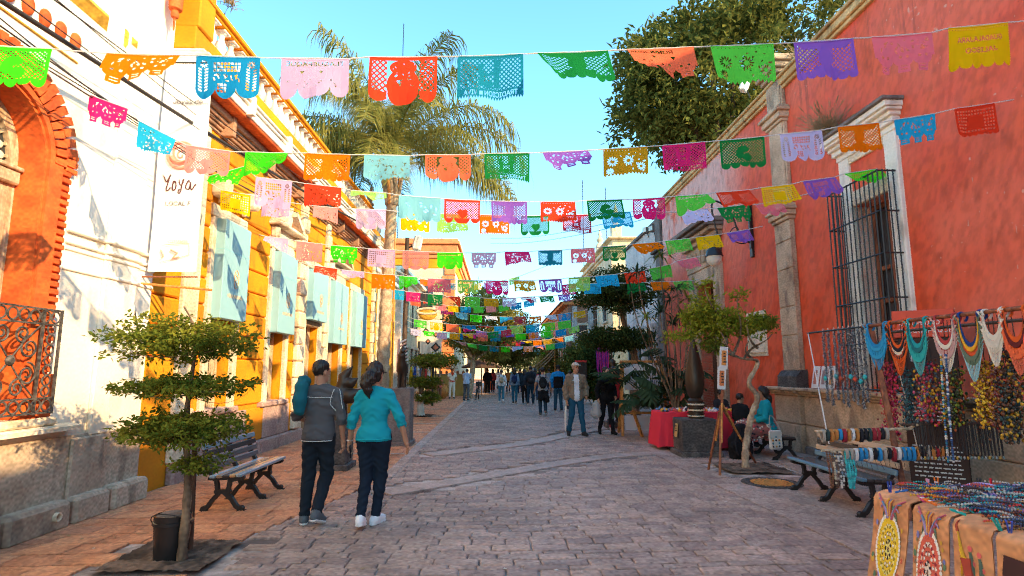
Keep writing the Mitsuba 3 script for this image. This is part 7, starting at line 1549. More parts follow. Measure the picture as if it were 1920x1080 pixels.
FL = [('leather sheet painted with a yellow oval beadwork pattern, leftmost on the table', .16), ('leather sheet painted with a red oval pattern, second on the table', .10), ('leather sheet painted with a long tailed yellow bird', .08), ('leather sheet painted with a blue framed landscape, at the picture edge', .06)]
for i, (lb, zl) in enumerate(FL):
    y1, y0 = pal_l[2 * i], pal_l[2 * i + 1]; m, at = flap(y1, y0, zl, i * 1.7); k = thing('painted_leather', lb, 'leather sheet', 'painted leather on the near table'); part(k, 'hide', m, 'leather', smooth=True)
    off = V(-.004, -.002, .002)
    def dot(a, b, s_, asp=1.0): 
        c = at(a, b) + off; d1 = at(min(a + .05, 1), b) - at(a, b); d1 /= np.linalg.norm(d1); d2 = at(a, min(b + .05, 1)) - at(a, b); d2 /= np.linalg.norm(d2)
        t = np.linspace(0, 2 * math.pi, 9)[:-1]; v = np.vstack([c[None], c + s_ * np.cos(t)[:, None] * d1 + s_ * asp * np.sin(t)[:, None] * d2]); return trimesh.Trimesh(v, [[0, j_ + 1, (j_ + 1) % 8 + 1] for j_ in range(8)], process=False)
    def stroke(pts, w_, n_=14): 
        s_ = spline([V(a, b, 0) for a, b in pts], n_); return cat([tube([at(min(max(p_[0], 0), 1), min(max(p_[1], 0), 1)) + off for p_ in s_], np.linspace(w_, w_ * .35, n_), 4)])
    r = np.random.default_rng(70 + i); paint = {}
    P_ = lambda c_, m_: paint.setdefault(c_, []).append(m_)
    if i < 2:
        main = ((.72, .50, .03), (.75, .66, .2), (.30, .22, .02)) if i == 0 else ((.62, .12, .08), (.72, .60, .5), (.28, .03, .05))
        cx, cy_, ra, rb = .50, .60, .34, .27
        for ring_ in range(9):
            f_ = 1 - ring_ / 9.2; nn = int(46 * f_) + 5
            for j_ in range(nn):
                t = 2 * math.pi * (j_ + .5 * (ring_ % 2)) / nn; P_(((.72, .70, .64), main[0], main[0], main[2] if j_ % 2 else main[1], main[0], (.70, .68, .62) if j_ % 2 else main[0], main[0], (.02, .02, .03) if j_ % 2 else main[1], main[1])[ring_], dot(cx + ra * f_ * math.cos(t), cy_ + rb * f_ * math.sin(t), .0075 + .003 * f_, 1.3))
                if ring_ % 2 == 0 and j_ % 2: P_((.75, .73, .68) if ring_ < 3 else (.03, .03, .05), dot(cx + ra * (f_ - .06) * math.cos(t), cy_ + rb * (f_ - .06) * math.sin(t), .006))
        for sg in (-1, 1):
            for j_ in range(4): P_(((.10, .16, .12), (.30, .22, .42), (.12, .22, .35), (.45, .10, .15))[j_], stroke([(cx + sg * .05, .36), (cx + sg * (.14 + .05 * j_), .30 - .035 * j_), (cx + sg * (.20 + .06 * j_), .36 - .07 * j_)], .011)); P_(((.25, .2, .5), (.1, .3, .2), (.35, .25, .55), (.2, .3, .45))[j_], stroke([(cx + sg * .04, .84), (cx + sg * (.16 + .05 * j_), .86 + .02 * j_), (cx + sg * (.22 + .05 * j_), .80 + .05 * j_)], .012))
        [P_(((.60, .38, .03), (.45, .12, .05), (.25, .2, .4))[j_ % 3], stroke([(cx + .012 * (j_ - 2), .34), (cx - .06 + .03 * j_, .26 - .01 * j_), (cx - .05 + .035 * j_, .17 + .015 * (j_ % 2))], .0075)) for j_ in range(5)]
        for j_ in range(26):
            t = r.uniform(0, 6.28); P_(((.10, .2, .12), (.5, .1, .06), (.2, .2, .45), (.55, .35, .05))[j_ % 4], dot(cx + .43 * math.cos(t), cy_ + .34 * math.sin(t), r.uniform(.006, .014), 1.8))
    elif i == 2:
        for j_ in range(9): P_((.66, .47, .02) if j_ % 2 else (.5, .28, .02), stroke([(.52, .50 + .02 * j_), (.34 - .01 * j_, .42), (.16 + .01 * j_, .26 + .035 * j_)], .012)); P_((.62, .42, .02) if j_ % 2 else (.36, .06, .03), stroke([(.56, .62), (.64, .76), (.62 + .05 * j_, .96)], .013))
        P_((.36, .05, .03), stroke([(.40, .40), (.48, .52), (.58, .66)], .035)); P_((.30, .04, .03), stroke([(.58, .66), (.80, .74), (.92, .78)], .014)); P_((.34, .05, .03), stroke([(.16, .26), (.12, .20), (.16, .15)], .008))
        for a_, b_, c_ in ((.44, .36, .5), (.66, .38, .52), (.8, .5, .6)): P_((.09, .14, .10), stroke([(a_, b_ + .2), (a_ + .06, b_ + .08), (a_ + .02, b_)], .018)); P_((.62, .12, .12), dot(a_ + .02, b_ - .02, .016)); P_((.62, .12, .12), dot(a_ + .1, b_ + .06, .013))
        for j_ in range(4): P_(((.45, .08, .08), (.1, .2, .18))[j_ % 2], stroke([(.3, .98), (.22, .8), (.1 + .05 * j_, .6 + .05 * j_)], .010))
    else:
        for a_, b_, c_ in ((.18, .30, (.05, .02, .02)), (.24, .35, (.30, .10, .05)), (.30, .40, (.02, .18, .36))):
            v = [at(a_, b_) + off * (1 + a_ * 3), at(1, b_) + off * (1 + a_ * 3), at(1, 1) + off * (1 + a_ * 3), at(a_, 1) + off * (1 + a_ * 3)]; P_(c_, trimesh.Trimesh(v, [[0, 1, 2], [0, 2, 3]], process=False))
        for j_ in range(14): P_(((.55, .38, .02), (.05, .2, .06), (.6, .58, .5))[j_ % 3], dot(.40 + .5 * r.random(), .55 + .35 * r.random(), .02))
    for c_, ms_ in paint.items(): part(k, 'painted_motif', cat([move(q_, V(-.003, 0, 0)) for q_ in ms_]), 'paint', col=c_, kind='stuff')
hp_ = thing('necklace_pile', 'heap of many coloured bead necklaces spread over the near table', 'necklaces'); labels[hp_]['kind'] = 'stuff'
r = np.random.default_rng(99); HC = [(.02, .018, .02), (.02, .07, .22), (.45, .44, .4), (.5, .04, .04), (.62, .34, .02), (.02, .32, .34), (.05, .025, .02), (.03, .03, .04), (.4, .08, .02), (.05, .09, .2)]
st = {i: [] for i in range(len(HC))}
for j in range(1900):
    x_, y_ = r.uniform(TX0 + .10, TX1), r.uniform(TY0, TY1 - .05); a_ = math.pi / 2 + r.normal(0, .55) + .6; L = r.uniform(.07, .16); d_ = V(math.cos(a_), math.sin(a_), 0) * L; z_ = TZ + .012 + .045 * r.random() + (.03 * r.random() if y_ > 3.7 else 0)
    zone = int(np.clip((y_ - TY0) / .3 + r.normal(0, 1.2), 0, 9)); ci = int(r.integers(len(HC))) if r.random() < .6 else (zone * 3) % len(HC)
    rb_ = r.uniform(.0058, .0092); q0 = V(x_, y_, z_); q1 = q0 + d_ * .5 + V(r.normal(0, .025), r.normal(0, .025), .012); q2 = V(x_, y_, z_ - .006) + d_; t_ = np.linspace(0, 1, max(5, int(L / (1.75 * rb_))))[:, None]
    st[ci].append((q0 * (1 - t_) ** 2 + 2 * q1 * t_ * (1 - t_) + q2 * t_ ** 2, rb_))
for i, ms_ in st.items():
    q_ = np.vstack([a_ for a_, _ in ms_]); rr_ = np.concatenate([np.full(len(a_), b_) for a_, b_ in ms_])[:, None, None]; m_ = len(OCT.vertices)
    part(hp_, 'strands', trimesh.Trimesh((OCT.vertices[None] * rr_ * 1.15 + q_[:, None]).reshape(-1, 3), (OCT.faces[None] + (np.arange(len(q_)) * m_)[:, None, None]).reshape(-1, 3), process=False), 'paint_gloss', col=HC[i], kind='stuff', smooth=True)
pins = [(1668, 913, (.02, .05, .3)), (1690, 921, (.03, .10, .32)), (1740, 908, (.62, .3, .4)), (1756, 905, (.70, .16, .02)), (1729, 935, (.5, .06, .16)), (1744, 941, (.62, .13, .02)), (1796, 960, (.02, .30, .25)), (1870, 983, (.03, .36, .33)), (1893, 988, (.05, .08, .38)), (1836, 907, (.03, .03, .03)), (1858, 907, (.5, .02, .03))]
for i, (px, py, cc) in enumerate(pins):
    p = GZ(px, py, TZ + .05); stand = i in (0, 2, 3, 9, 10); Rp = rotz(.7 * i) @ (np.eye(3) if stand else rotx(1.25 if i < 7 else .5))
    k = thing('clothes_peg', ['blue clothes peg at the far corner of the near table', 'dark blue clothes peg lying on the leftmost leather sheet', 'pink clothes peg standing on the lilac cloth', 'orange clothes peg standing on the lilac cloth', 'crimson clothes peg between the first two leather sheets', 'orange clothes peg on the second leather sheet', 'green clothes peg on the third leather sheet', 'turquoise clothes peg hanging at the fourth leather sheet', 'blue clothes peg beside the turquoise peg', 'black clothes peg on the lilac cloth edge', 'red clothes peg on the lilac cloth edge'][i], 'clothes peg', 'clothes pegs on the near table')
    for s_ in (-1, 1): part(k, 'arm', move(bx((s_ * .008, 0, 0), (.008, .012, .075), .002, roty(s_ * .10)), p, Rp), 'paint', col=cc)
    part(k, 'spring', move(tube([(-.012, .004, .004), (.012, .004, .004)], .005, 6), p, Rp), 'string')

# ---------------- things far down the street
um = thing('market_umbrella', 'dark brown market umbrella among the far trees', 'umbrella'); uc = AY(903, 690, 38)
part(um, 'canopy', lathe([(1.35, -.0), (1.33, .08), (.7, .42), (.0, .66)], 8, (uc[0], 38, uc[2])), 'cloth', col=(.07, .045, .035)); part(um, 'pole', tube([(uc[0], 38, 0), (uc[0], 38, uc[2] + .5)], .035, 7), 'wood_dark')
for i, (px, py, w_, h_, y, cc, lb) in enumerate(((918, 714, .9, 1.0, 46, (.6, .09, .03), 'orange red stall counter beyond the far umbrella'), (842, 705, 2.2, 1.3, 36, (.5, .35, .1), 'yellow craft stall beyond the mannequin'), (970, 712, 1.6, 1.2, 60, (.5, .1, .06), 'red stall at the end of the street'))):
    p = AY(px, py, y); k = thing('market_stall', lb, 'stall'); part(k, 'counter', bb(p[0] - w_ / 2, p[0] + w_ / 2, y, y + .8, 0, h_, .02), 'paint', col=cc); part(k, 'top', bb(p[0] - w_ / 2 - .05, p[0] + w_ / 2 + .05, y - .05, y + .85, h_, h_ + .05, .01), 'wood_pale')
    part(k, 'goods', cat([ball((p[0] + (j / 5 - .5) * w_ * .8, y + .2, h_ + .14), (.09, .09, .12), 1) for j in range(6)]), 'roof_tile', kind='stuff')
cr_ = thing('clothes_rail', 'rail of hanging coloured garments by the pillared shop', 'rail'); cy = 29.0
part(cr_, 'rail', tube([(-4.6, cy, 0), (-4.6, cy, 1.9), (-3.2, cy, 1.9), (-3.2, cy, 0)], .02, 6), 'iron')
for j, cc in enumerate(((.5, .35, .02), (.03, .08, .35), (.6, .58, .55), (.04, .2, .5), (.5, .05, .05), (.65, .62, .58), (.6, .4, .03))):
    c = Clay((-4.7, cy - .25, .7), (-3.0, cy + .25, 1.95), .03); x_ = -4.42 + .18 * j; c.path([V(x_, cy, 1.75), V(x_, cy - .02, 1.35), V(x_, cy, .95 + .08 * (j % 2))], [.04, .09, .11], .03); c.cone((x_, cy - .2, 1.6), (x_, cy + .2, 1.6), .04, k=.05); part(cr_, 'garment', c.mesh(), 'cloth', col=cc, smooth=True)
rb = thing('ribbon_curtain', 'purple and pink ribbons hanging before the far houses on the right', 'ribbons')
for j in range(12):
    p = AY(1118 + 2.0 * j, 640 + 3 * (j % 3), 24); part(rb, 'ribbon', bx(p - V(0, .03 * (j % 2), .6 + .06 * (j % 3)), (.04, .012, 1.25), 0, roty(.04 * (j % 3 - 1))), 'cloth', col=((.22, .03, .32), (.5, .03, .2), (.3, .05, .4), (.62, .05, .25))[j % 4])
part(rb, 'beam', tube([AY(1112, 638, 24), AY(1146, 636, 24), AY(1146, 636, 24) * V(1, 1, 0)], .03, 6), 'wood_dark')
ib = thing('notice_board', 'dark notice board with a red heading behind the man in khaki', 'sign'); p = AY(1089, 690, 21)
part(ib, 'panel', bx(p - V(0, 0, .05), (.46, .05, .62), .008), 'cable'); part(ib, 'heading', bx(p + V(0, -.03, .25), (.44, .01, .07)), 'paint', col=(.5, .05, .05)); part(ib, 'post', bar(p * V(1, 1, 0), p - V(0, 0, .3), .05, .05), 'iron')
aw = thing('awning_poles', 'pale curved poles of an awning over the far right stalls', 'awning')
for j in range(3): part(aw, 'pole', tube(spline([AY(990, 706 - 5 * j, 44), AY(1012, 692 - 6 * j, 44), AY(1040, 664 - 6 * j, 44)], 10), .05, 6), 'bark_pale')
part(aw, 'post', tube([AY(1040, 655, 44) * V(1, 1, 0), AY(1040, 655, 44)], .06, 6), 'wood_orange')

# ================================================================== cut paper flags
scene['paper'] = {'type': 'principledthin', 'base_color': VC, 'roughness': 0.7, 'diff_trans': 0.85, 'spec_trans': 0.0, 'eta': 1.2}
HF = .66
def text_poly(t, w, y, h):
    m = meshkit.text_mesh(t, 1.0, .002, True); k = m.vertices[m.faces][:, :, 2].max(1) < 1e-6
    g = unary_union([Polygon(q[:, :2]).buffer(.004) for q in m.vertices[m.faces[k]]]); a, b, c, d = g.bounds
    return affinity.translate(affinity.scale(affinity.translate(g, -(a + c) / 2, -b), -w / (c - a), h / (d - b), origin=(0, 0)), .5, y)
def base(bottom, n=6, H=HF):
    if bottom == 'scallop': r_ = .5 / n; return unary_union([sbox(0, -H + r_ * .9, 1, 0)] + [Point((i + .5) / n, -H + r_).buffer(r_) for i in range(n)])
    if bottom == 'zig': return unary_union([sbox(0, -H + .05, 1, 0)] + [Polygon([(i / n, -H + .052), ((i + 1) / n, -H + .052), ((i + .5) / n, -H)]) for i in range(n)])
    if bottom == 'lobes': return unary_union([sbox(0, -H + .16, 1, 0), affinity.scale(Point(.13, -H + .16).buffer(.13), 1, 1.2), affinity.scale(Point(.5, -H + .17).buffer(.23), 1, .9), affinity.scale(Point(.87, -H + .16).buffer(.13), 1, 1.2)])
    if bottom == 'skulls': return unary_union([sbox(0, -.38, 1, 0)] + [q for i in range(3) for q in (affinity.scale(Point(.2 + .3 * i, -.38).buffer(.15), 1.05, 1), sbox(.11 + .3 * i, -.62, .29 + .3 * i, -.42))])
    return sbox(0, -H, 1, 0)
def lattice(x0, y0, x1, y1, s_=.075, w=.011):
    L_ = [LineString([(t, y0 - .0), (t + (y1 - y0), y1)]) for t in np.arange(x0 - (y1 - y0), x1, s_)] + [LineString([(t, y1), (t + (y1 - y0), y0)]) for t in np.arange(x0 - (y1 - y0), x1, s_)]
    return unary_union([l.buffer(w, cap_style=2) for l in L_]).intersection(sbox(x0, y0, x1, y1))
def man_shape(x, y, s_): return unary_union([Point(x, y).buffer(.05 * s_), affinity.scale(Point(x, y + .045 * s_).buffer(.085 * s_), 1, .3), Polygon([(x - .06 * s_, y - .05 * s_), (x + .06 * s_, y - .05 * s_), (x + .05 * s_, y - .33 * s_), (x + .08 * s_, y - .36 * s_), (x - .05 * s_, y - .36 * s_), (x - .03 * s_, y - .2 * s_)]), LineString([(x, y - .1 * s_), (x + .14 * s_, y - .16 * s_)]).buffer(.018 * s_)])
def petals(x, y, r_, n, w=.018): return [affinity.rotate(affinity.scale(Point(x + r_, y).buffer(w), 2.1, .8), 360 * k / n, origin=(x, y)) for k in range(n)]
rf = np.random.default_rng(3)
def scat(n, x0, y0, x1, y1, a, b):
    return [affinity.rotate(affinity.scale(Point(rf.uniform(x0, x1), rf.uniform(y0, y1)).buffer(rf.uniform(a, b)), rf.uniform(.8, 1.8), rf.uniform(.4, .9)), rf.uniform(0, 180)) for _ in range(n)]
def edge_dots(n=15): return [Point((i + .5) / n, -.035).buffer(.008) for i in range(n)]
def latt(bottom, n, sil, s_=.075, frame=.05, H=HF): return unary_union([base(bottom, n).difference(sbox(frame, -H + .13, 1 - frame, -.05)), lattice(frame - .01, -H + .12, 1 - frame + .01, -.04, s_), sil])
def pattern(nm):
    if nm == 'couple':
        g = unary_union([base('zig', 24).difference(sbox(.04, -.50, .96, -.04)), lattice(.03, -.51, .97, -.03, .068), man_shape(.36, -.16, .8), affinity.scale(man_shape(.60, -.12, 1.0), -1, 1, origin=(.60, 0)), affinity.scale(Point(.47, -.43).buffer(.06), 1.2, 1)])
        return g.difference(unary_union([text_poly('TRADICION', .52, -.60, .075).buffer(0), affinity.translate(text_poly('VIVA', .2, -.60, .075), -.33, 0)]) if False else unary_union([affinity.translate(text_poly('TRADICION', .50, -.605, .08), .16, 0), affinity.translate(text_poly('VIVA', .2, -.605, .08), -.30, 0), sbox(.33, -.60, .385, -.535)]))
    if nm == 'town': return base('lobes').difference(unary_union([text_poly('TLAQUEPAQUE', .86, -.125, .085)] + [Polygon([(x, -.2), (x + .07, -.2), (x + .035, -.25)]) for x in (.28, .56)] + scat(14, .1, -.5, .9, -.34, .008, .016)))
    if nm == 'roma': return base('skulls').difference(unary_union([text_poly('ROMA', .34, -.10, .075), affinity.translate(text_poly('ROMA', .34, -.10, .075), -.5 + .17, 0) if False else affinity.translate(text_poly('DON JOMA', .5, -.10, .07), -.22, 0)] + [q for i in range(3) for q in (Point(.15 + .3 * i, -.36).buffer(.022), Point(.26 + .3 * i, -.36).buffer(.022), Polygon([(.19 + .3 * i, -.44), (.22 + .3 * i, -.44), (.205 + .3 * i, -.40)]), sbox(.15 + .3 * i, -.52, .25 + .3 * i, -.51), sbox(.16 + .3 * i, -.565, .24 + .3 * i, -.555))] + [Polygon([(x, -.17), (x + .08, -.17), (x + .04, -.24)]) for x in (.31, .61)]))
    if nm == 'skulls': return base('skulls').difference(unary_union([q for i in range(3) for q in (Point(.15 + .3 * i, -.36).buffer(.024), Point(.26 + .3 * i, -.36).buffer(.024), sbox(.15 + .3 * i, -.52, .25 + .3 * i, -.505), sbox(.15 + .3 * i, -.57, .25 + .3 * i, -.555))] + scat(26, .06, -.28, .94, -.06, .012, .03)))
    if nm == 'sunflower': return base('zig', 13).difference(unary_union(petals(.2, -.3, .085, 12) + petals(.55, -.30, .08, 12) + petals(.84, -.45, .07, 11) + petals(.14, -.54, .05, 9) + scat(22, .05, -.58, .95, -.08, .010, .024) + edge_dots()))
    if nm == 'fern':
        q = [affinity.rotate(affinity.scale(Point(x + s_ * .05, -.2 - .045 * k).buffer(.02), 1.7, .6), s_ * 28) for x in (.12, .88) for s_ in (-1, 1) for k in range(8)]
        sq = [sbox(.28 + .055 * i, -.12 - .055 * j, .318 + .055 * i, -.082 - .055 * j) for i in range(8) for j in range(3)] + [sbox(.36 + .05 * i, -.56 + .05 * j, .395 + .05 * i, -.525 + .05 * j) for i in range(3) for j in range(3)]
        return base('scallop', 3).difference(unary_union(q + sq + petals(.13, -.12, .04, 9, .012) + petals(.87, -.12, .04, 9, .012) + scat(14, .3, -.4, .7, -.26, .012, .028)))
    if nm == 'panel':
        g = unary_union([lattice(.03, -.62, .26, -.03, .085), lattice(.74, -.62, .97, -.03, .085), affinity.scale(Point(.5, -.40).buffer(.23), 1.05, 1.1), affinity.scale(Point(.5, -.14).buffer(.2), 1, .55)])
        return unary_union([base('lobes').difference(sbox(.04, -.50, .96, -.04)), g]).difference(unary_union(scat(20, .32, -.45, .68, -.08, .008, .02)))
    if nm == 'letters': return base('scallop', 6).difference(unary_union([text_poly('GUADALAJARA', .72, -.24, .085), text_poly('JALISCO', .48, -.42, .085)] + edge_dots(22)))
    if nm == 'eagle': return latt('scallop', 7, unary_union([affinity.scale(Point(.5, -.3).buffer(.13), 1, 1.3), Polygon([(.5, -.12), (.64, -.05), (.6, -.3), (.42, -.3), (.36, -.05)]), sbox(.1, -.12, .9, -.05), affinity.scale(Point(.5, -.5).buffer(.1), 2.4, .8)]))
    if nm == 'cactus': return latt('scallop', 5, unary_union([affinity.scale(Point(.5, -.22).buffer(.10), 1.3, .8), affinity.scale(Point(.42, -.34).buffer(.09), 1, 1.2), affinity.scale(Point(.58, -.42).buffer(.11), 1.0, .9)]), .066)
    if nm == 'heart': return latt('lobes', 5, unary_union([Point(.45, -.36).buffer(.09), Point(.57, -.36).buffer(.09), Polygon([(.365, -.39), (.655, -.39), (.51, -.56)])]), .07)
    if nm == 'scatter': return base('zig', 12).difference(unary_union(scat(60, .05, -.56, .95, -.08, .010, .028)))
    if nm == 'holes': return base('scallop', 9).difference(unary_union([Point(.08 + .07 * i, -.09 - .075 * j).buffer(.023) for i in range(13) for j in range(7) if not (4 <= i <= 8 and 2 <= j <= 5)]))
    if nm == 'few': return base('scallop', 5).difference(unary_union(scat(12, .08, -.5, .92, -.1, .02, .04)))
def flagmesh(nm, nx, ny):
    g = pattern(nm); vs, fs, at = [], [], 0
    for i in range(nx):
        for j in range(ny):
            for q in getattr(g.intersection(sbox(i / nx, -HF * (j + 1) / ny - (.01 if j == ny - 1 else 0), (i + 1) / nx, -HF * j / ny)), 'geoms', None) or [g.intersection(sbox(i / nx, -HF * (j + 1) / ny - (.01 if j == ny - 1 else 0), (i + 1) / nx, -HF * j / ny))]:
                if q.geom_type != 'Polygon' or q.area < 1e-5: continue
                q = q.simplify(.0012); v, f = trimesh.creation.triangulate_polygon(q, engine='earcut'); vs.append(v); fs.append(f + at); at += len(v)
    return np.vstack(vs), np.vstack(fs)
FM = {}
FC = dict(orange=(.80, .17, .005), blue=(.010, .24, .50), lilac=(.58, .40, .60), red=(.78, .055, .02), teal=(.012, .21, .31), dgreen=(.010, .20, .045), salmon=(.80, .15, .07), green=(.10, .58, .06), purple=(.24, .10, .46), pink=(.84, .17, .21), yellow=(.84, .52, .006), lgreen=(.05, .66, .015), sky=(.20, .52, .60), gold=(.55, .30, .015), magenta=(.66, .02, .16), lavender=(.56, .52, .76), maroon=(.45, .03, .06), rose=(.76, .27, .24), white=(.62, .62, .68), lime=(.32, .68, .12), cyan=(.02, .40, .66))
WORD = dict(orange='orange', blue='bright blue', lilac='pale lilac', red='red', teal='teal', dgreen='dark green', salmon='salmon', green='green', purple='purple', pink='pink', yellow='yellow', lgreen='vivid green', sky='sky blue', gold='golden brown', magenta='magenta', lavender='lavender', maroon='dark red', rose='pale rose', white='white', lime='lime green', cyan='cyan blue')
PW = dict(couple='lattice with two figures', town='row of cut letters', roma='three skulls and letters', skulls='row of skulls', sunflower='cut flowers', fern='cut fern leaves', panel='solid round centre', letters='two rows of cut letters', eagle='lattice with an eagle', cactus='fine lattice figure', heart='lattice heart', scatter='scattered cuts', holes='rows of round holes', few='few cuts')
ORD = ['first', 'second', 'third', 'fourth', 'fifth', 'sixth', 'seventh', 'eighth', 'ninth', 'tenth', 'eleventh', 'twelfth', 'thirteenth', 'fourteenth', 'fifteenth', 'sixteenth', 'seventeenth', 'eighteenth', 'nineteenth', 'twentieth']
def pyof(P):
    q = P - EYE; return 540 - FPX * (q @ UPV) / (q @ FWD)
def tilt(T_, D, h, back):
    """The fall of one side of a flag, blown towards the viewer until it looks h high."""
    y0 = pyof(T_); best = min(np.linspace(0, 1.75, 60), key=lambda t: abs(pyof(T_ + D * (back * math.sin(t) - V(0, 0, 1) * math.cos(t))) - y0 - h))
    k = h / max(1, pyof(T_ - V(0, 0, D)) - y0); D2 = D * max(1.0, min(k, 1.35))
    return D2 * (back * math.sin(best) - V(0, 0, 1) * math.cos(best))
def flag(TL, TR, hL, hR, col, nm, label, group, seed, far=False, lift=None):
    r = np.random.default_rng(seed); key = (nm, far)
    if key not in FM: FM[key] = flagmesh(nm, 5 if far else 9, 2 if far else 4)
    v, f = FM[key]; W = np.linalg.norm(TR - TL); D = .63 * W; ex = (TR - TL) / W
    back = V(.25, -.97, 0) if lift is None else lift
    def drop(h):
        c = min(1.0, h / D); s_ = math.sqrt(max(0, 1 - c * c)); return (V(0, 0, -c) + back * s_) * max(D, h)
    dl, dr_ = (drop(hL), drop(hR)) if far else (tilt(TL, D, hL, back), tilt(TR, D, hR, back)); u, w = v[:, 0], -v[:, 1] / HF
    bend = 4 * u * (1 - u); ph = r.uniform(0, 6)
    P = TL + (TR - TL) * u[:, None] + (dl * (1 - u)[:, None] + dr_ * u[:, None]) * w[:, None]
    n = np.cross(ex, (dl + dr_) / np.linalg.norm(dl + dr_))
    P = P + n * (W * (.050 * w * np.sin(6.0 * u + ph) + .035 * w * w * np.sin(11 * u + 2 * ph) + .045 * w * w * np.cos(ph) + .014 * np.sin(19 * u + 5 * w + ph) * w))[:, None] - V(0, 0, .022) * (bend * W)[:, None] * (1 - w)[:, None]
    t = thing('paper_flag', label, 'paper flag', group)
    c = np.clip(np.array(FC[col]) * r.uniform(1.0, 1.2), 0, .90)
    scene[t] = shape(trimesh.Trimesh(P, f, process=False), 'paper', col=c, smooth=True)
    e = np.linspace(0, 1, 8); q = TL + (TR - TL) * e[:, None] - V(0, 0, .022) * (4 * e * (1 - e) * W)[:, None]
    if not far: part(t, 'hem', tube(q, W * .009, 5), 'cloth', col=c * .9)
def string(nm, yL, yR, ends, flags, seed):
    Pt = lambda px, py: AY(px, py, yL + (yR - yL) * px / 1920)
    pts = [Pt(*ends[0])]; base_ = seed * 100
    for i, F_ in enumerate(flags):
        x0, y0, x1, y1, hl, hr, col, pat = F_; y = yL + (yR - yL) * x0 / 1920; k = 1 / FPX * y / math.cos(math.atan(abs(y0 + y1) / 2 / FPX * 0)) 
        TL, TR = Pt(x0, y0), Pt(x1, y1)
        flag(TL, TR, hl, hr, col, pat, f'{WORD[col]} paper flag with {PW[pat]}, {ORD[i]} from left, {nm}', f'paper flags on the {nm}', base_ + i)
        pts += [TL, TR]
    pts.append(Pt(*ends[1])); pts = np.array(pts); keep = np.r_[True, np.linalg.norm(np.diff(pts, axis=0), axis=1) > .004]
    single('flag_string', tube(pts[keep], .0045 + .0003 * yL, 4), 'string', f'thin white string carrying the {nm}'.replace('carrying the ', 'that is the '), 'string')
string('nearest flag string', 4.15, 4.65, ((-60, 93), (1965, 36)), [(-40, 84, 98, 92, 66, 72, 'lgreen', 'cactus'), (200, 100, 338, 104, 50, 34, 'orange', 'skulls'), (368, 104, 488, 108, 78, 78, 'blue', 'fern'), (528, 109, 655, 110, 80, 70, 'lilac', 'town'), (693, 107, 820, 106, 84, 86, 'red', 'panel'), (858, 106, 981, 101, 84, 84, 'teal', 'couple'), (1008, 100, 1140, 95, 24, 60, 'dgreen', 'eagle'), (1176, 93, 1300, 88, 40, 66, 'salmon', 'roma'), (1332, 87, 1450, 82, 66, 72, 'green', 'sunflower'), (1488, 80, 1600, 72, 74, 74, 'purple', 'eagle'), (1634, 70, 1747, 61, 70, 72, 'pink', 'skulls'), (1778, 53, 1890, 42, 76, 80, 'yellow', 'letters')], 1)
string('second flag string', 5.6, 6.3, ((96, 132), (1915, 184)), [(168, 178, 240, 204, 52, 42, 'magenta', 'skulls'), (260, 226, 330, 262, 50, 30, 'cyan', 'scatter'), (349, 272, 432, 284, 54, 46, 'rose', 'heart'), (460, 285, 540, 287, 52, 16, 'lgreen', 'cactus'), (572, 287, 657, 290, 52, 50, 'orange', 'eagle'), (683, 290, 768, 292, 46, 40, 'sky', 'scatter'), (797, 290, 882, 290, 46, 48, 'salmon', 'panel'), (908, 288, 993, 287, 48, 54, 'dgreen', 'couple'), (1017, 286, 1102, 282, 28, 24, 'purple', 'skulls'), (1131, 280, 1214, 275, 52, 50, 'gold', 'sunflower'), (1241, 273, 1322, 266, 50, 52, 'magenta', 'couple'), (1349, 264, 1433, 256, 56, 56, 'dgreen', 'cactus'), (1462, 252, 1541, 244, 54, 56, 'lavender', 'fern'), (1570, 238, 1648, 230, 50, 52, 'orange', 'eagle'), (1676, 225, 1753, 213, 48, 52, 'cyan', 'skulls'), (1789, 204, 1865, 193, 52, 56, 'red', 'holes')], 2)
string('third flag string', 7.8, 8.9, ((280, 262), (1668, 312)), [(300, 290, 362, 316, 44, 30, 'rose', 'skulls'), (393, 330, 458, 312, 18, 34, 'lgreen', 'skulls'), (480, 332, 548, 340, 66, 58, 'lilac', 'fern'), (571, 344, 640, 352, 42, 34, 'red', 'scatter'), (658, 357, 724, 362, 14, 14, 'lime', 'heart'), (748, 366, 826, 372, 46, 46, 'sky', 'few'), (833, 373, 900, 376, 42, 44, 'red', 'heart'), (921, 377, 988, 378, 40, 44, 'purple', 'eagle'), (1013, 378, 1078, 378, 40, 38, 'red', 'sunflower'), (1100, 376, 1166, 374, 38, 34, 'dgreen', 'cactus'), (1186, 374, 1246, 370, 38, 42, 'magenta', 'panel'), (1266, 368, 1326, 364, 36, 14, 'green', 'town'), (1342, 361, 1405, 356, 30, 26, 'red', 'eagle'), (1427, 352, 1487, 345, 38, 30, 'yellow', 'holes'), (1505, 340, 1565, 332, 34, 28, 'purple', 'fern'), (1582, 326, 1642, 317, 18, 14, 'lgreen', 'cactus')], 3)
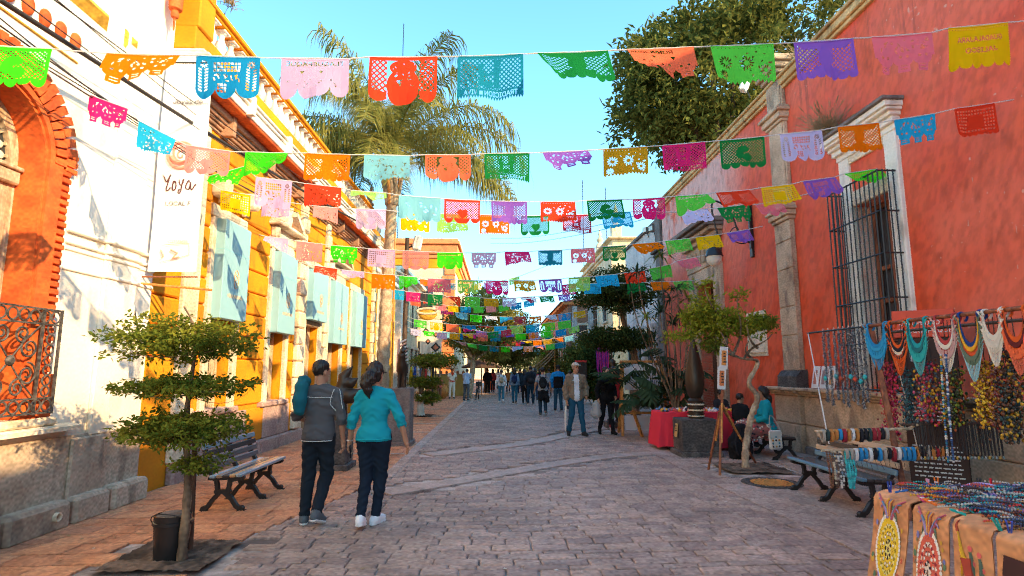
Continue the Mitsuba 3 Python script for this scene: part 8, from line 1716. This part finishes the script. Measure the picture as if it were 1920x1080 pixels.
string('fourth flag string', 8.6, 10.2, ((395, 344), (1560, 352)), [(414, 356, 470, 366, 36, 40, 'yellow', 'holes'), (492, 374, 545, 380, 34, 28, 'lilac', 'scatter'), (588, 386, 634, 390, 20, 30, 'rose', 'scatter'), (668, 391, 724, 394, 38, 36, 'lilac', 'heart'), (752, 398, 806, 400, 34, 36, 'yellow', 'few'), (820, 401, 876, 403, 36, 30, 'lime', 'scatter'), (899, 403, 955, 404, 34, 36, 'orange', 'sunflower'), (977, 405, 1030, 404, 36, 36, 'dgreen', 'heart'), (1053, 403, 1108, 402, 32, 38, 'maroon', 'couple'), (1127, 400, 1182, 397, 30, 28, 'cyan', 'cactus'), (1275, 398, 1326, 392, 26, 20, 'lavender', 'few'), (1345, 390, 1404, 383, 26, 34, 'dgreen', 'skulls'), (1416, 384, 1464, 376, 22, 24, 'pink', 'heart')], 4)
string('fifth flag string', 10.6, 12.2, ((470, 436), (1430, 424)), [(497, 443, 541, 448, 8, 30, 'lilac', 'scatter'), (556, 452, 605, 458, 36, 36, 'rose', 'scatter'), (620, 460, 670, 464, 32, 34, 'lgreen', 'skulls'), (690, 466, 741, 469, 34, 34, 'lilac', 'holes'), (755, 470, 804, 472, 34, 34, 'rose', 'heart'), (820, 473, 868, 474, 30, 30, 'lgreen', 'town'), (884, 474, 930, 474, 30, 30, 'lilac', 'skulls'), (946, 472, 992, 472, 26, 18, 'magenta', 'scatter'), (1009, 470, 1054, 469, 28, 28, 'teal', 'eagle'), (1070, 467, 1115, 465, 28, 28, 'pink', 'sunflower'), (1130, 463, 1173, 460, 28, 28, 'dgreen', 'heart'), (1185, 458, 1233, 454, 16, 10, 'orange', 'few'), (1247, 452, 1292, 447, 24, 22, 'green', 'couple'), (1304, 445, 1348, 440, 26, 22, 'yellow', 'scatter'), (1362, 437, 1404, 430, 20, 22, 'purple', 'eagle')], 5)
string('sixth flag string', 12.4, 14.2, ((560, 492), (1330, 476)), [(590, 498, 632, 504, 10, 20, 'red', 'scatter'), (641, 506, 683, 510, 10, 12, 'lilac', 'scatter'), (697, 513, 741, 516, 28, 28, 'orange', 'few'), (749, 517, 782, 520, 26, 12, 'lgreen', 'heart'), (802, 522, 845, 524, 26, 26, 'pink', 'scatter'), (858, 525, 897, 526, 24, 26, 'lime', 'fern'), (911, 526, 953, 527, 26, 26, 'magenta', 'panel'), (963, 526, 1002, 526, 22, 20, 'gold', 'sunflower'), (1010, 525, 1053, 523, 24, 26, 'purple', 'fern'), (1066, 521, 1106, 519, 28, 26, 'lime', 'cactus'), (1116, 518, 1157, 514, 22, 22, 'cyan', 'scatter'), (1170, 512, 1208, 507, 22, 22, 'red', 'few'), (1217, 504, 1257, 496, 20, 24, 'green', 'scatter'), (1268, 490, 1306, 482, 14, 18, 'pink', 'scatter')], 6)
string('seventh flag string', 15.2, 17.0, ((715, 540), (1310, 524)), [(736, 543, 758, 545, 22, 20, 'cyan', 'few'), (762, 547, 788, 549, 18, 18, 'magenta', 'scatter'), (802, 551, 830, 553, 22, 22, 'dgreen', 'scatter'), (838, 556, 863, 557, 2, 20, 'red', 'few'), (872, 556, 900, 557, 20, 20, 'green', 'heart'), (907, 559, 934, 560, 16, 16, 'gold', 'few'), (942, 559, 968, 559, 16, 16, 'lavender', 'heart'), (975, 558, 1003, 556, 6, 13, 'maroon', 'holes'), (1011, 556, 1037, 555, 12, 12, 'dgreen', 'scatter'), (1046, 553, 1068, 552, 12, 13, 'purple', 'scatter'), (1054, 534, 1080, 532, 20, 20, 'magenta', 'scatter'), (1094, 532, 1126, 531, 20, 20, 'cyan', 'holes'), (1176, 531, 1207, 530, 22, 14, 'dgreen', 'few'), (1219, 529, 1253, 528, 17, 17, 'orange', 'scatter'), (1262, 528, 1296, 526, 18, 19, 'green', 'couple')], 7)
r = np.random.default_rng(2024); NM = ['eighth', 'ninth', 'tenth', 'eleventh', 'twelfth', 'thirteenth', 'fourteenth', 'fifteenth', 'sixteenth', 'seventeenth', 'eighteenth', 'nineteenth', 'twentieth', 'twenty-first', 'twenty-second', 'twenty-third', 'twenty-fourth', 'twenty-fifth', 'twenty-sixth', 'twenty-seventh']; cl_ = list(FC); pl_ = ['scatter', 'few', 'heart', 'holes', 'sunflower', 'panel']
for i, (y, zs, n, x0, x1, sag) in enumerate(((21, 4.25, 10, -3.3, 1.4, .3), (24, 3.75, 10, -3.6, 3.2, .3), (27, 3.55, 10, -3.4, 2.6, .3), (30, 4.0, 10, -2.6, 4.4, .5), (34, 3.7, 11, -2.4, 4.6, .4), (38, 4.2, 10, -1.8, 4.3, .6), (43, 3.8, 10, -1.8, 4.4, .5), (48, 4.1, 9, -1.0, 4.6, .6), (54, 3.9, 9, -1.4, 4.7, .6), (60, 4.3, 9, -1.0, 5.0, .8), (19.6, 4.9, 9, -3.2, .8, .3), (22.6, 3.25, 8, -3.5, .6, .2), (32, 3.2, 10, -2.4, 3.9, .3), (36, 3.35, 9, -1.6, 4.2, .3), (46, 3.2, 9, -.6, 4.6, .3), (51, 4.9, 9, -.4, 4.6, .5), (29, 4.7, 10, -3.0, 4.6, .4), (40, 5.2, 10, -1.9, 4.4, .5), (45, 4.6, 9, -.4, 4.6, .5), (57, 5.6, 9, -.6, 4.7, .6))):
    pts = []
    for k in range(n):
        a = x0 + (x1 - x0) * k / n; b = a + (x1 - x0) / n * .80; zz = lambda x: zs - sag * 4 * ((x - x0) / (x1 - x0)) * (1 - (x - x0) / (x1 - x0))
        TL, TR = V(a, y + r.uniform(-.05, .05), zz(a)), V(b, y, zz(b)); W = b - a; h = .63 * W; q = r.random()
        hl, hr = (h, h) if q < .6 else (h * r.uniform(.2, 1), h * r.uniform(.2, 1)); col, pat = cl_[r.integers(len(cl_))], pl_[r.integers(6)]
        flag(TL, TR, hl, hr, col, pat, f'{WORD[col]} paper flag, {ORD[k]} from left on the {NM[i]} flag string', f'paper flags on the {NM[i]} flag string', 5000 + 50 * i + k, True); pts += [TL, TR]
    e0, e1 = V(x0 - 1.2, y, zs + .5), V(x1 + 1.0, y, zs + .4)
    single('flag_string', tube(np.array([e0] + pts + [e1]), .008, 4), 'string', f'thin white string that is the {NM[i]} flag string', 'string')
